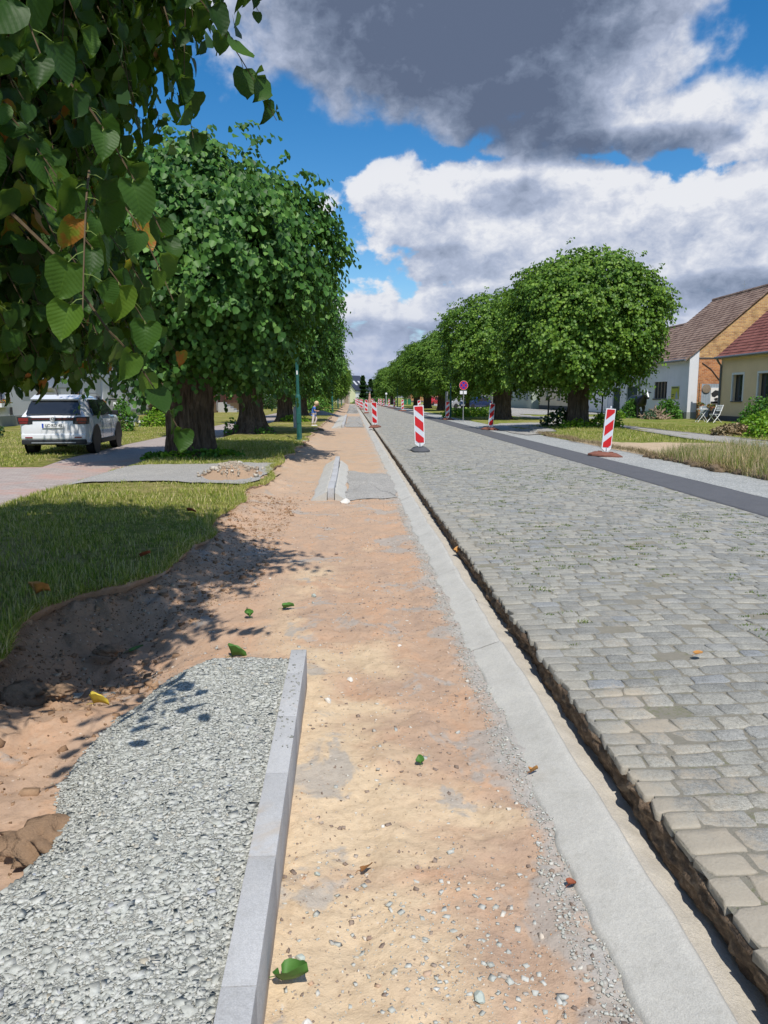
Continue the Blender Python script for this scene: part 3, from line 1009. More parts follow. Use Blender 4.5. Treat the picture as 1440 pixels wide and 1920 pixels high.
def crown_sprays(r, z0, z1, nspray, seed, per=9, leaf=.09, length=.55, squash=1.0, lump=.13, skirt=.75, inner=.25, droop=1.0):
    """spray positions over a domed crown. returns leaf arrays in tree coordinates"""
    rg = np.random.default_rng(seed)
    ct = rg.uniform(-.97, 1, nspray); ph = rg.uniform(0, 2 * math.pi, nspray)
    st = np.sqrt(1 - ct ** 2)
    d = np.column_stack([st * np.cos(ph), st * np.sin(ph), ct])
    h = (z1 - z0) / 2; zc = (z0 + z1) / 2
    # dome: wide low, round top
    rad = np.ones(nspray)
    rad *= 1 + lump * 2.4 * vnoise(np.abs(ph - math.pi) * 1.6 + 10, ct * 2.4 + 5, 1.0, 2, seed) + lump * 1.9 * vnoise(np.abs(ph - math.pi) * 4, ct * 4.4, 1.0, 3, seed + 1) * 2
    hol = vnoise(ph * 1.9 + 3, ct * 3.2 + 8, 1.0, 2, seed + 9) * 2
    depth = np.where(rg.random(nspray) < inner, rg.uniform(.62, .92, nspray), rg.uniform(.93, 1.02, nspray)) - .62 * np.clip(-hol - .16, 0, .5)
    depth = np.where(rg.random(nspray) < .05, rg.uniform(1.03, 1.12, nspray), depth)
    sx = np.where(ct < 0, (np.abs(st) ** .6) * skirt + (1 - skirt) * st, st ** 1.02)
    p = np.column_stack([np.cos(ph) * sx * r * rad * depth * squash, np.sin(ph) * sx * r * rad * depth, zc + np.sign(ct) * np.abs(ct) ** .92 * h * rad ** .6 * depth])
    outw = np.column_stack([np.cos(ph), np.sin(ph), np.clip(ct, -.1, 1) * 1.1]); outw /= np.linalg.norm(outw, axis=1, keepdims=True)
    tang = rg.normal(0, .45, (nspray, 3))
    dirv = outw * .75 + tang + np.array([0, 0, -.45 * droop]); dirv /= np.linalg.norm(dirv, axis=1, keepdims=True)
    L = length * rg.uniform(.6, 1.3, nspray)
    start = p - outw * (L * .55)[:, None]
    t = (np.arange(per) + .5) / per
    B = start[:, None] + dirv[:, None] * (L[:, None] * t[None])[..., None] + np.array([0, 0, -1.0]) * (L[:, None] * t[None] ** 2 * .40 * droop)[..., None]
    tdir = dirv[:, None] + np.array([0, 0, -.8]) * t[None, :, None] * droop
    sd = np.cross(tdir, np.array([0, 0, 1.0])); sd /= (np.linalg.norm(sd, axis=2, keepdims=True) + 1e-6)
    alt = np.where(np.arange(per) % 2 == 0, 1, -1)[None, :, None]
    B = B + sd * alt * .03 + rg.normal(0, .02, B.shape)
    ax = tdir * .35 + sd * alt * .55 + np.array([0, 0, -.85 * droop]) + rg.normal(0, .28, B.shape)
    nr = outw[:, None] * .85 + np.array([0, 0, .55]) + rg.normal(0, .38, B.shape)
    sz = leaf * rg.uniform(.65, 1.25, B.shape[:2])
    return B.reshape(-1, 3), ax.reshape(-1, 3), nr.reshape(-1, 3), sz.ravel(), (start, dirv, L)

GREEN = [(0, (.022, .070, .012)), (.3, (.036, .108, .017)), (.6, (.058, .155, .024)), (.85, (.10, .22, .04)), (1, (.17, .31, .07))]
GREEN2 = [(0, (.045, .11, .012)), (.3, (.075, .160, .016)), (.6, (.115, .215, .022)), (.85, (.16, .28, .03)), (1, (.22, .34, .05))]
M['leaf'] = mat_leaf("linden_leaf", GREEN, .22, .5, .28)
M['leaf2'] = mat_leaf("linden_leaf_bright", GREEN2, .25, .5, .28)
M['leaf_near_shaded'] = mat_leaf("linden_leaf_near_shaded", [(0, (.016, .046, .007)), (.45, (.026, .070, .010)), (.80, (.042, .10, .014)), (.92, (.085, .16, .018)), (.96, (.17, .23, .02)), (.985, (.22, .19, .02)), (1, (.26, .12, .03))], .26, .5, .22, veins=True, hue_noise=.2)  # greens darkened to carry the canopy shade; last stops are yellowed leaves
M['core'] = simple("inner_foliage_shade", (.012, .03, .008), .95, .05, var=.3, nscale=4)  # near-black green: shade inside the crown put into the colour

def trunk_mesh(name, h, r, seed, parent, flare=.55, lean=(0, 0), mat=None, nseg=128, burl=.10):
    zz = np.linspace(-.15, h, 80); an = np.arange(nseg) / nseg * 2 * math.pi
    A, Z = np.meshgrid(an, zz)
    rad = r * (1 + flare * np.exp(-np.clip(Z, 0, 9) / (.32)) * (1 + .5 * np.sin(A * 5 + seed) ** 2) + .10 * np.clip((Z - h * .7) / h, 0, 1) * 3)
    ridg = np.abs(vnoise(np.cos(A) * 4 + 9, np.sin(A) * 4 + Z * .42 + 9, 2.2, 4, seed)) * 2
    fine = vnoise(A * 9, Z * 1.5, 1.3, 3, seed + 3) * 2
    big = vnoise(np.cos(A) * 1.2 + 5, np.sin(A) * 1.2 + Z * .9 + 5, 1.5, 3, seed + 5) * 2
    rad = rad * (1 + .34 * (ridg - .22) + .04 * fine + burl * big)
    X = rad * np.cos(A) + lean[0] * Z; Y = rad * np.sin(A) + lean[1] * Z
    i = np.arange(len(zz) - 1)[:, None] * nseg; k = np.arange(nseg)[None]
    F = np.stack([i + k, i + (k + 1) % nseg, i + nseg + (k + 1) % nseg, i + nseg + k], -1).reshape(-1, 4)
    return np_mesh(name, np.stack([X, Y, Z], -1).reshape(-1, 3), F, mat or M['bark'], parent, smooth=True)

def limbs_mesh(name, h, r, R_, z1, seed, parent, n=9, lean=(0, 0)):
    rd = random.Random(seed)
    mb = MB()
    top = Vector((lean[0] * h, lean[1] * h, h - .1))
    for k in range(n):
        a = 2 * math.pi * (k + rd.random() * .6) / n
        up = rd.uniform(.35, 1.1)
        L = R_ * rd.uniform(.65, .85)
        pts = [top + Vector((0, 0, -.1 * rd.random()))]
        d = Vector((math.cos(a), math.sin(a), up)).normalized()
        for s in range(6):
            d = (d + Vector((rd.uniform(-.25, .25), rd.uniform(-.25, .25), rd.uniform(-.05, .22)))).normalized()
            pts.append(pts[-1] + d * L / 6)
        rr = [r * .42 * (1 - s / 7.5) ** 1.2 for s in range(7)]
        mb.tube(pts, rr, 8)
        for q in range(3):
            b = pts[2 + q]
            d2 = (d + Vector((rd.uniform(-1, 1), rd.uniform(-1, 1), rd.uniform(-.3, .6)))).normalized()
            p2 = [b, b + d2 * L * .22, b + d2 * L * .42 + Vector((0, 0, -.05 * L))]
            mb.tube(p2, [rr[2 + q] * .55, rr[2 + q] * .35, .008], 6)
    return mb.build(name, M['bark'], parent, smooth=True)

def core_mesh(name, r, z0, z1, seed, parent, k=.62):  # added core of oversized leaves that keeps light from passing through the crown
    """light-blocking fill: oversized leaf faces added well inside the crown"""
    B, ax, nr, sz, _ = crown_sprays(r * k, z0 + (z1 - z0) * .16, z1 - (z1 - z0) * .16, 900, seed + 77, 4, .30, .5, lump=.15)
    V, F, uv = leaf_set(B, ax, nr, sz)
    return V, F, uv

def crown_mesh(seed, r, z0, z1, nspray, leaf, mat, per=9, lump=.13, droop=1.0, **kw):
    B, ax, nr, sz, _ = crown_sprays(r, z0, z1, nspray, seed, per, leaf, lump=lump, droop=droop, **kw)
    V, F, uv = leaf_set(B, ax, nr, sz)
    V2, F2, uv2 = core_mesh("c", r, z0, z1, seed, None)
    me_o = np_mesh("crown", np.concatenate([V, V2]), np.concatenate([F, F2 + len(V)]), mat, None)
    return me_o

def make_tree(label, loc, seed, r=3.6, z0=1.3, z1=7.4, trunk_r=.45, trunk_h=2.3, nspray=6200, leaf=.10, mat='leaf', rz=0, crown=None, flare=.55, lean=(0, 0), group='old linden trees along the village street', burl=.10, scale=1.0, name='linden_tree', **kw):
    t = empty(name, loc, rz)
    tag(t, label, 'tree', group)
    trunk_mesh('trunk', trunk_h, trunk_r, seed, t, flare, lean, burl=burl)
    limbs_mesh('limbs', trunk_h, trunk_r, r, z1, seed, t, lean=lean)
    if crown is None:
        c = crown_mesh(seed, r, z0, z1, nspray, leaf, M[mat], **kw)
    else:
        c = bpy.data.objects.new('crown', crown.data); COL.objects.link(c)
        c.rotation_euler[2] = seed * 1.7
        c.scale = (scale, scale, scale * kw.get('zs', 1))
    c.parent = t
    return t, c

t1, c1 = make_tree('large linden with the thickest dark furrowed trunk, right of the white car', (-3.72, 17.5, .13), 11, 3.15, 1.85, 6.95, .50, 2.2, 6200, .125, 'leaf', flare=.22, burl=.05)
t2, c2 = make_tree('linden with a pale knobbly burl spreading at the foot of its trunk', (-3.85, 29.0, .13), 12, 3.2, 1.9, 7.5, .40, 2.4, 5400, .12, 'leaf', flare=1.1, burl=.22)
t3, c3 = make_tree('linden behind the green lamp post, its trunk foot split by pale bark', (-3.85, 43.2, .13), 13, 3.5, 1.7, 7.4, .40, 2.6, 0, 0, crown=c1, flare=.4)
t4, c4 = make_tree('linden whose dark trunk stands just left of the standing child', (-3.8, 56.6, .13), 14, 3.4, 1.7, 7.2, .38, 2.6, 0, 0, crown=c2, flare=.3)
t5, c5 = make_tree('bright green linden with a slim dark trunk right of the child', (-3.9, 75, .12), 15, 3.4, 1.4, 7.0, .42, 2.6, 3600, .13, 'leaf2', flare=.3)
farl = [(-3.9, 90), (-4.0, 104), (-4.0, 118), (-4.1, 133), (-4.1, 148)]
fl_lab = ['linden second beyond the child, light green against the dark row', 'linden third beyond the child in the left row', 'linden fourth beyond the child in the left row', 'linden second from the far end of the left row', 'farthest linden of the left row, beside the grey barn']
for i, (x, y) in enumerate(farl):
    make_tree(fl_lab[i], (x, y, .12), 16 + i, 3.4, 1.4, 7.0, .38, 2.6, 0, 0, crown=c5, flare=.3, scale=.97 + .03 * (i % 3))

# right-hand row
r1, rc1 = make_tree('big round bright green linden in front of the white house with the brown roof', (9.4, 31.0, .28), 31, 3.3, 1.55, 7.1, .38, 2.0, 6800, .115, 'leaf2', flare=.3, droop=.75, lump=.10)
r2, rc2 = make_tree('linden with a broad dark trunk between the no-stopping sign and the big round linden', (9.4, 47.0, .13), 32, 3.9, 1.9, 7.6, .52, 2.4, 5600, .125, 'leaf2', flare=.25, droop=.8)
yt, yc = make_tree('young linden with a thin leaning trunk, behind the no-stopping sign', (9.5, 62.0, .13), 33, 3.3, 2.0, 7.6, .17, 2.3, 0, 0, crown=rc1, flare=.5, lean=(.04, 0), scale=.92)
make_tree('linden with the nearer of two broad dark trunks left of the green lamp post', (9.4, 78.0, .13), 34, 3.9, 1.4, 8.2, .48, 2.6, 0, 0, crown=rc2, flare=.3, scale=1.04)
make_tree('linden with the farther of two broad dark trunks, next to the green bins', (9.3, 93.0, .13), 35, 3.8, 1.4, 8.3, .46, 2.6, 0, 0, crown=rc2, flare=.3, scale=1.06)
make_tree('dark linden right behind the far lamp post', (9.3, 108.0, .13), 36, 3.8, 1.4, 8.3, .44, 2.6, 0, 0, crown=rc2, flare=.3, scale=1.0)
make_tree('separate rounded linden at the far end of the right row', (7.9, 146.0, .13), 37, 3.8, 1.0, 8.3, .40, 2.4, 0, 0, crown=rc1, flare=.3, scale=1.06, group='old linden trees along the village street')

# the near tree whose branches hang into the picture on the left
def near_tree():
    t = empty('linden_tree', (-3.9, 3.5, .12))
    tag(t, 'near linden whose dark drooping branches with some yellowed leaves fill the upper left', 'tree', 'old linden trees along the village street')
    trunk_mesh('trunk', 2.3, .48, 41, t, .4)
    limbs_mesh('limbs', 2.3, .48, 3.1, 7, 41, t)
    # whole crown
    B, ax, nr, sz, _ = crown_sprays(3.55, 1.85, 6.5, 8200, 41, 9, .115, lump=.08, skirt=.9)
    kk = .78 + .22 * sstep(B[:, 2], 2.9, 4.3)
    B[:, 0] *= kk; B[:, 1] *= kk
    wp = B + np.array([-3.9, 3.5, .12])
    cd = np.linalg.norm(wp - np.array([0, 0, 1.5]), axis=1)
    az = np.degrees(np.arctan2(wp[:, 0], wp[:, 1]))
    vis = (cd < 4.6) & (az > -34)
    V, F, uv = leaf_set(B[~vis], ax[~vis], nr[~vis], sz[~vis])
    V2, F2, uv2 = core_mesh("c", 3.0, 1.2, 7.3, 41, None, .66)
    o = np_mesh('crown', np.concatenate([V, V2]), np.concatenate([F, F2 + len(V)]), M['leaf'], t)
    # hanging sprays close to the viewer, real leaves on real twigs
    rg = np.random.default_rng(5)
    Bs, As, Ns, Ss = [], [], [], []
    tw = MB(); stalk = MB()
    C0 = np.array([-3.9, 3.5, 0])
    n = 0
    tries = 0
    special = [(-.92, 1.85, 2.52), (-.95, 2.0, 2.75), (-.74, 2.05, 2.32), (-.70, 2.15, 2.10), (-.66, 3.0, 3.05), (-.60, 3.1, 3.20), (-.72, 3.2, 3.0), (-.78, 2.75, 2.15), (-.95, 2.5, 2.1), (-.80, 2.55, 1.72)]
    while n < 1000 and tries < 60000:
        tries += 1
        if n < len(special) * 1:
            base = np.array(special[n]); out = base - C0; out[2] = 0; out /= np.linalg.norm(out)
        else:
            a = rg.uniform(-1.3, .95); ca = np.array([math.cos(a), math.sin(a), 0])
            z = rg.uniform(1.62, 5.4) if rg.random() < .6 else rg.uniform(1.62, 2.5)
            prof = (2.68 + .65 * float(sstep(z, 3.1, 4.3))) * (.82 + .18 * min(1, (z - 1.5) / 1.0))
            rr = prof * (1 + .07 * float(vnoise(a * 3, z * 1.2, 1, 2, 9)) * 2) - rg.uniform(0, 1.0) ** 1.5
            base = C0 + ca * rr + np.array([0, 0, z]); out = ca
        aa = math.degrees(math.atan2(base[0], base[1]))
        dist = np.linalg.norm(base - np.array([0, 0, 1.5]))
        if aa < -36 or base[1] < 1.2 or dist < 2.0 or (n >= len(special) and base[1] + .61 * base[2] < 3.8 and base[0] - .108 * base[2] > -1.25): continue
        L = rg.uniform(.30, .62)
        lim = 1.36 if n == len(special) - 1 else 1.66
        if base[2] - L < lim: L = max(.08, base[2] - lim)
        d = out * .35 + np.array([rg.normal(0, .25), rg.normal(0, .25), -.35]); d /= np.linalg.norm(d)
        per = max(3, int(L / .055))
        pts = []
        for k in range(7):
            tt = k / 6
            pts.append(Vector(base - C0 + d * L * tt * .8 + np.array([0, 0, -1]) * L * .5 * tt ** 1.6 - np.array([0, 0, .12])))
        tw.tube(pts, [.0035 - .0003 * k for k in range(7)], 4, cap=False)
        if rg.random() < .5:
            bk = -out * rg.uniform(.3, .7) + np.array([0, 0, rg.uniform(.2, .55)])
            tw.tube([Vector(base - C0 + bk - np.array([0, 0, .12])), Vector(base - C0 + bk * .5 + np.array([0, 0, -.08])), pts[0]], [.008, .006, .0036], 5, cap=False)
        for k in range(per):
            tt = (k + .5) / per
            q = base - C0 + d * L * tt * .8 + np.array([0, 0, -1]) * L * .5 * tt ** 1.6 - np.array([0, 0, .12])
            td = d * .8 + np.array([0, 0, -1]) * .8 * tt ** .6
            sd = np.cross(td, [0, 0, 1.0]); sd /= np.linalg.norm(sd) + 1e-6
            s = 1 if k % 2 else -1
            pet = sd * s * rg.uniform(.6, 1) + out * .3 + np.array([0, 0, -.35]); pet /= np.linalg.norm(pet)
            lp = q + pet * rg.uniform(.03, .05)
            stalk.tube([Vector(q), Vector(q + (lp - q) * .5 + np.array([0, 0, .005])), Vector(lp)], [.0016, .0013, .0012], 4, cap=False)
            Bs.append(lp); As.append(pet * .35 + np.array([0, 0, -1.0]) + rg.normal(0, .22, 3))
            Ns.append(out * .9 + np.array([0, -.35, .35]) + rg.normal(0, .38, 3)); Ss.append(rg.uniform(.070, .118) * (1.0 if k < per - 2 else .8))
        n += 1
    V, F, uv = leaf_set(np.array(Bs), np.array(As), np.array(Ns), np.array(Ss), 'heart', .16)
    lf = np_mesh('foliage', V, F, M['leaf_near_shaded'], t, smooth=True, uv=uv)
    tw.build('twigs', simple("twig_bark", (.10, .07, .04), .8, .2), t, smooth=True)
    stalk.build('leaf_stalks', simple("leaf_stalk", (.16, .22, .05), .6, .3), t)
    print('near leaves', len(Bs))
near_tree()

# ------------------------------------------------------------------ kerbs in the trench
def rough_prism(name, prof, y0, y1, mat, amp=.004, step=.04, parent=None, seed=1):
    """profile (x,z) swept along y with slight roughness"""
    yy = np.arange(y0, y1 + 1e-6, step); k = len(prof)
    V = []; F = []
    for y in yy:
        for x, z in prof:
            V.append((x + amp * 2 * float(vnoise(y, z * 5 + x, 7, 3, seed)), y, z + amp * 2 * float(vnoise(y, x * 5, 7, 3, seed + 1))))
    for i in range(len(yy) - 1):
        for j in range(k):
            F.append((i * k + j, i * k + (j + 1) % k, (i + 1) * k + (j + 1) % k, (i + 1) * k + j))
    mb = MB(); mb.add(V, F); mb.add(V[:k], [tuple(range(k))]); mb.add(V[-k:], [tuple(range(k))])
    return mb.build(name, mat, parent)

ky = [3.76, 3.42, 2.93, 2.46, 1.98, 1.50, 1.02, .54]
klab = ['end block of the near kerb, its square end pointing up the trench', 'second block from the end of the near kerb, with grit spilled on it',
        'third block from the end of the near kerb', 'kerb block with a small sandy smear, fourth from the end', 'kerb block beside the scattered leaf-sized chips, fifth from the end',
        'sixth kerb block from the end, level with the dry brown leaf', 'kerb block cut by the bottom edge of the photo']
for i in range(7):
    mb = MB()
    dz = random.uniform(-.0015, .0015)
    mb.box(-.04, .04, -(ky[i] - ky[i + 1]) / 2 + .0012, (ky[i] - ky[i + 1]) / 2 - .0012, -.25, 0, bev=.004)
    yc = (ky[i] + ky[i + 1]) / 2
    o = mb.build('kerb_stone', M['kerb'], smooth=True, loc=(-.260 - .0106 * (yc - 1.4), yc, .200 + dz))
    o.rotation_euler[2] = .0106
    tag(o, klab[i], 'kerb stone', 'kerb stones of the near kerb')

def kerb_run(ys_, labels, xk, group, w=.10, ztop=.185):
    for i, (a, b) in enumerate(zip(ys_[:-1], ys_[1:])):
        mb = MB(); mb.box(-w / 2, w / 2, -(b - a) / 2 + .003, (b - a) / 2 - .003, -.26, 0, bev=.012)
        o = mb.build('kerb_stone', M['kerb'], smooth=True, loc=(xk + .01 * math.sin(i), (a + b) / 2, ztop))
        tag(o, labels[i], 'kerb stone', group)
kerb_run([10.9, 11.9, 12.9, 13.9, 14.9, 15.9, 16.9], ['nearest block of the second kerb, facing the viewer', 'second block of the second kerb, with a dark mark on top', 'third block of the second kerb', 'fourth block of the second kerb', 'fifth block of the second kerb', 'far end block of the second kerb'], -.32, 'kerb stones of the second kerb')
o = rough_prism("kerb_haunch", [(-.66, -.04), (-.58, .03), (-.40, .13), (-.375, .13), (-.375, -.04)], 10.85, 16.7, M['concrete'], .01, .08)
tag(o, 'sloping concrete haunch along the lawn side of the second kerb', 'concrete haunch')
o = rough_prism("kerb_haunch", [(-.265, -.04), (-.265, .11), (-.24, .10), (-.12, .02), (-.05, -.04)], 10.9, 16.7, M['concrete'], .012, .08)
tag(o, 'sloping concrete haunch along the road side of the second kerb', 'concrete haunch')
kerb_run([37, 41, 45, 49, 53, 58], ['nearest long block of the third kerb, level with the child', 'second long block of the third kerb', 'third long block of the third kerb', 'fourth long block of the third kerb', 'far end long block of the third kerb'], -.45, 'kerb stones of the third kerb', .14)
o = rough_prism("kerb_haunch", [(-1.15, -.04), (-.95, .02), (-.56, .13), (-.53, .13), (-.53, -.04)], 36.5, 58, M['concrete'], .02, .4)
tag(o, 'pale concrete haunch along the third kerb beyond the child', 'concrete haunch')

# patches of grit laid in the trench
def patch(name, poly, dz, mat, amp=.08, s=2.2, step=.06):
    fan(name, wavy(poly + [poly[0]], amp, s, step, 12), lambda x, y: dirt_z(x, y) + dz * .6, mat, 14)
patch("grit_patch", [(-.08, 10.95), (.68, 11.2), (.70, 14.6), (-.10, 15.3)], .016, M['gravel_grey'], .09)
patch("grit_patch_far", [(-.35, 38), (.62, 38), (.62, 60), (-.35, 60)], .022, M['gravel_grey'], .08, 1.0, .3)
patch("grit_patch_far", [(-.5, 70), (.6, 70), (.6, 160), (-.5, 160)], .022, M['gravel_grey'], .15, .6, .8)

# ------------------------------------------------------------------ heap of crushed stone behind the near kerb
def gz(x, y):
    x = np.asarray(x, float); y = np.asarray(y, float)
    left = -1.08 + .10 * vnoise(y, y * 0, 1.6, 3, 90) * 2 + .05 * np.sin(y * 4) + .25 * sstep(y, 3.5, 3.95) - .25 * sstep(y, 2.3, 1.6)
    ed = np.minimum(np.minimum((x - left) / .22, (3.88 + .06 * vnoise(x, x * 0, 4, 3, 91) * 2 - y) / .2), 1)
    ed = np.clip(ed, -.5, 1)
    h = .155 * np.sign(ed) * np.abs(ed) ** .55
    return h + .016 * vnoise(x, y, 3, 3, 92) * 2 * (ed > 0) + .02 - .03 * sstep(x, -.7, -1.2), ed
xx = np.linspace(-1.6, -.306, 150); yy = np.linspace(.6, 4.0, 260)
Xh, Yh = np.meshgrid(xx, yy); Zh, eh = gz(Xh, Yh)
Zh = Zh + .004 * vnoise(Xh, Yh, 40, 3, 93) * 2
o = np_mesh("gravel_base", np.stack([Xh, Yh, Zh + .0006], -1).reshape(-1, 3), grid_faces(260, 150), M['gravel_base'], smooth=True)
tag(o, kind='structure')

def chips(P, S, flat=(.35, .75), tilt=.45, seed=1):
    """angular stone chips: distorted boxes. P (n,3), S (n,)"""
    rg = np.random.default_rng(seed); n = len(P)
    cube = np.array([(-1, -1, -1), (1, -1, -1), (1, 1, -1), (-1, 1, -1), (-1, -1, 1), (1, -1, 1), (1, 1, 1), (-1, 1, 1)], float) * .5
    V = cube[None] + rg.uniform(-.24, .24, (n, 8, 3))
    V *= np.stack([rg.uniform(.7, 1.25, n), rg.uniform(.5, .95, n), rg.uniform(*flat, n)], -1)[:, None]
    V *= S[:, None, None]
    a = rg.uniform(0, 2 * math.pi, n); ca, sa = np.cos(a), np.sin(a)
    ta = rg.normal(0, tilt, n); ct, st = np.cos(ta), np.sin(ta)
    y1 = V[..., 1] * ct[:, None] - V[..., 2] * st[:, None]; z1 = V[..., 1] * st[:, None] + V[..., 2] * ct[:, None]
    x2 = V[..., 0] * ca[:, None] - y1 * sa[:, None]; y2 = V[..., 0] * sa[:, None] + y1 * ca[:, None]
    V = np.stack([x2, y2, z1], -1) + P[:, None]
    F = np.array([(0, 3, 2, 1), (4, 5, 6, 7), (0, 1, 5, 4), (1, 2, 6, 5), (2, 3, 7, 6), (3, 0, 4, 7)])
    return V.reshape(-1, 3), (F[None] + (np.arange(n) * 8)[:, None, None]).reshape(-1, 4)
M['chip'] = mat_island("crushed_stone", [(0, (.41, .415, .37)), (.35, (.45, .455, .41)), (.8, (.49, .49, .445)), (.96, (.54, .54, .50)), (.985, (.48, .43, .33)), (1, (.32, .35, .40))], .9, .15, 90, .55, .5, .001)
n = 110000
px = rng.uniform(-1.5, -.312, n); py = .9 + 3.05 * rng.random(n) ** 1.15
z_, e_ = gz(px, py); k = e_ > rng.uniform(-.10, .12, n)
px, py, z_ = px[k], py[k], z_[k]
S = .003 + .005 * rng.random(len(px))
V, F = chips(np.column_stack([px, py, np.maximum(z_, dirt_z(px, py)) + .0002]), S, (.25, .5), .25, seed=2)
k = rng.random(len(px)) < .30
px, py, z_ = px[k], py[k], z_[k]
V2, F2 = chips(np.column_stack([px, py, np.maximum(z_, dirt_z(px, py)) + .0022]), .007 + .009 * rng.random(len(px)) + .018 * rng.random(len(px)) ** 12, (.10, .22), .17, seed=22)
F = np.concatenate([F, F2 + len(V)]); V = np.concatenate([V, V2])
tag(np_mesh("gravel", V, F, M['chip']), kind='stuff')

# pebbles and grit lying on the trench floor
M['pebble'] = mat_island("pebbles", [(0, (.20, .15, .12)), (.35, (.30, .23, .18)), (.55, (.42, .36, .30)), (.75, (.40, .41, .38)), (.9, (.62, .58, .5)), (1, (.45, .25, .13))], .85, .25, 90, .3, .3, .001)
n = 34000
py = 1.3 + 12 * rng.random(n) ** 1.6; px = rng.uniform(-1.2, .70, n)
dn = vnoise(px, py, 1.8, 3, 101) * 2 + .9 * sstep(px, .45, .66) + .5 * np.exp(-(((px + .3) / .5) ** 2 + ((py - 4.3) / .7) ** 2)) + .7 * np.exp(-(((px - .28) / .3) ** 2 + ((py - 1.8) / .35) ** 2))
k = (dn > rng.uniform(-.6, 1.0, n)) & ((px > -.22) | (py > 3.95) | (px < -1.2))
px, py = px[k], py[k]
S = .002 + .004 * rng.random(len(px)) + .014 * rng.random(len(px)) ** 10
V, F = chips(np.column_stack([px, py, dirt_z(px, py) + .0005]), S, seed=3)
tag(np_mesh("trench_grit", V, F, M['pebble']), kind='stuff')
n = 900
px = .30 + .20 * rng.normal(size=n); py = 1.72 + .22 * rng.normal(size=n); k = (px > -.2) & (px < .66) & (py > 1.3)
px, py = px[k], py[k]
V, F = chips(np.column_stack([px, py, dirt_z(px, py) + .001]), .003 + .018 * rng.random(len(px)) ** 6, (.25, .55), .25, seed=4)
px2 = rng.uniform(.60, .72, 3600); py2 = 1.3 + 9 * rng.random(3600) ** 1.4
px2 = px2 + .05 * vnoise(py2, py2 * 0, 2.2, 3, 104) * 2
V2, F2 = chips(np.column_stack([px2, py2, dirt_z(px2, py2) + .003]), .003 + .007 * rng.random(3600) ** 2, seed=6)
tag(np_mesh("spilled_gravel", np.concatenate([V, V2]), np.concatenate([F, F2 + len(V)]), M['chip']), kind='stuff')

kn = 70; kyy = 3.2 + .28 * rng.normal(size=kn); kxx = -.260 - .0106 * (kyy - 1.4) + rng.uniform(-.035, .035, kn)
V, F = chips(np.column_stack([kxx, kyy, np.full(kn, .2025)]), .003 + .010 * rng.random(kn) ** 3, (.3, .6), .2, seed=31)
tag(np_mesh('kerb_grit', V, F, M['gravel_base']), kind='stuff')
# individual stones one can tell apart
def rock(label, x, y, s, mat, z=None, seed=0, name='stone', group=None, sq=(1, .75, .6)):
    bm = bmesh.new(); bmesh.ops.create_icosphere(bm, subdivisions=2, radius=.5)
    rd = random.Random(seed)
    pl = [(Vector((rd.uniform(-1, 1), rd.uniform(-1, 1), rd.uniform(-1, 1))).normalized(), rd.uniform(.28, .42)) for _ in range(9)]
    for v in bm.verts:
        for nrm, d in pl:
            t = v.co.dot(nrm)
            if t > d: v.co -= nrm * (t - d)
        v.co = Vector((v.co.x * sq[0], v.co.y * sq[1], v.co.z * sq[2])) * s
    me = bpy.data.meshes.new(name); bm.to_mesh(me); bm.free()
    o = link_mesh(name, me, mat)
    zz = float(dirt_z(x, y)) if z is None else z
    o.location = (x, y, zz + s * .16); o.rotation_euler[2] = rd.uniform(0, 6)
    tag(o, label, 'stone', group)
    return o
M['white_stone'] = simple("white_stone", (.66, .63, .57), .8, .3, var=.12, nscale=20, bump=.4)
M['green_stone'] = simple("greenish_stone", (.42, .46, .41), .8, .3, var=.15, nscale=20, bump=.4)
M['brown_stone'] = simple("brown_stone", (.30, .21, .16), .8, .3, var=.15, nscale=20, bump=.4)
for i, (lab, x, y, s, m_) in enumerate([
    ('pale stone lying right of the end of the near kerb', -.02, 3.86, .045, 'white_stone'),
    ('long white stone just beside the near kerb end', -.13, 3.55, .055, 'white_stone'),
    ('small bright white stone in the middle of the sand', .10, 2.44, .022, 'white_stone'),
    ('grey-green stone right of the green leaf at the bottom', .31, 1.66, .045, 'green_stone'),
    ('flat pale stone right below the green leaf', -.12, 1.60, .040, 'white_stone'),
    ('big flat stone at the bottom edge between leaf and gutter', .25, 1.50, .055, 'green_stone'),
    ('dark pebble at the foot of the grey patch', .20, 2.20, .022, 'brown_stone'),
    ('greenish chip in the sand near the kerb', -.12, 2.16, .026, 'green_stone'),
    ('greenish chip by the kerb left of the green leaf', -.15, 1.82, .034, 'green_stone'),
    ('dark brown pebble above the green leaf', .04, 1.90, .022, 'brown_stone'),
    ('rounded grey stone in the middle of the trench beyond the near kerb', -.30, 5.55, .06, 'green_stone'),
    ('pale slab near the foot of the second kerb', -.10, 10.55, .17, 'white_stone'),
    ('small white stone at the third of the way to the gutter', .28, 4.35, .03, 'white_stone'),
    ('orange-brown stone beyond the near kerb in the trench', -.16, 7.1, .05, 'brown_stone'),
]):
    rock(lab, x, y, s, M[m_], seed=i + 3)

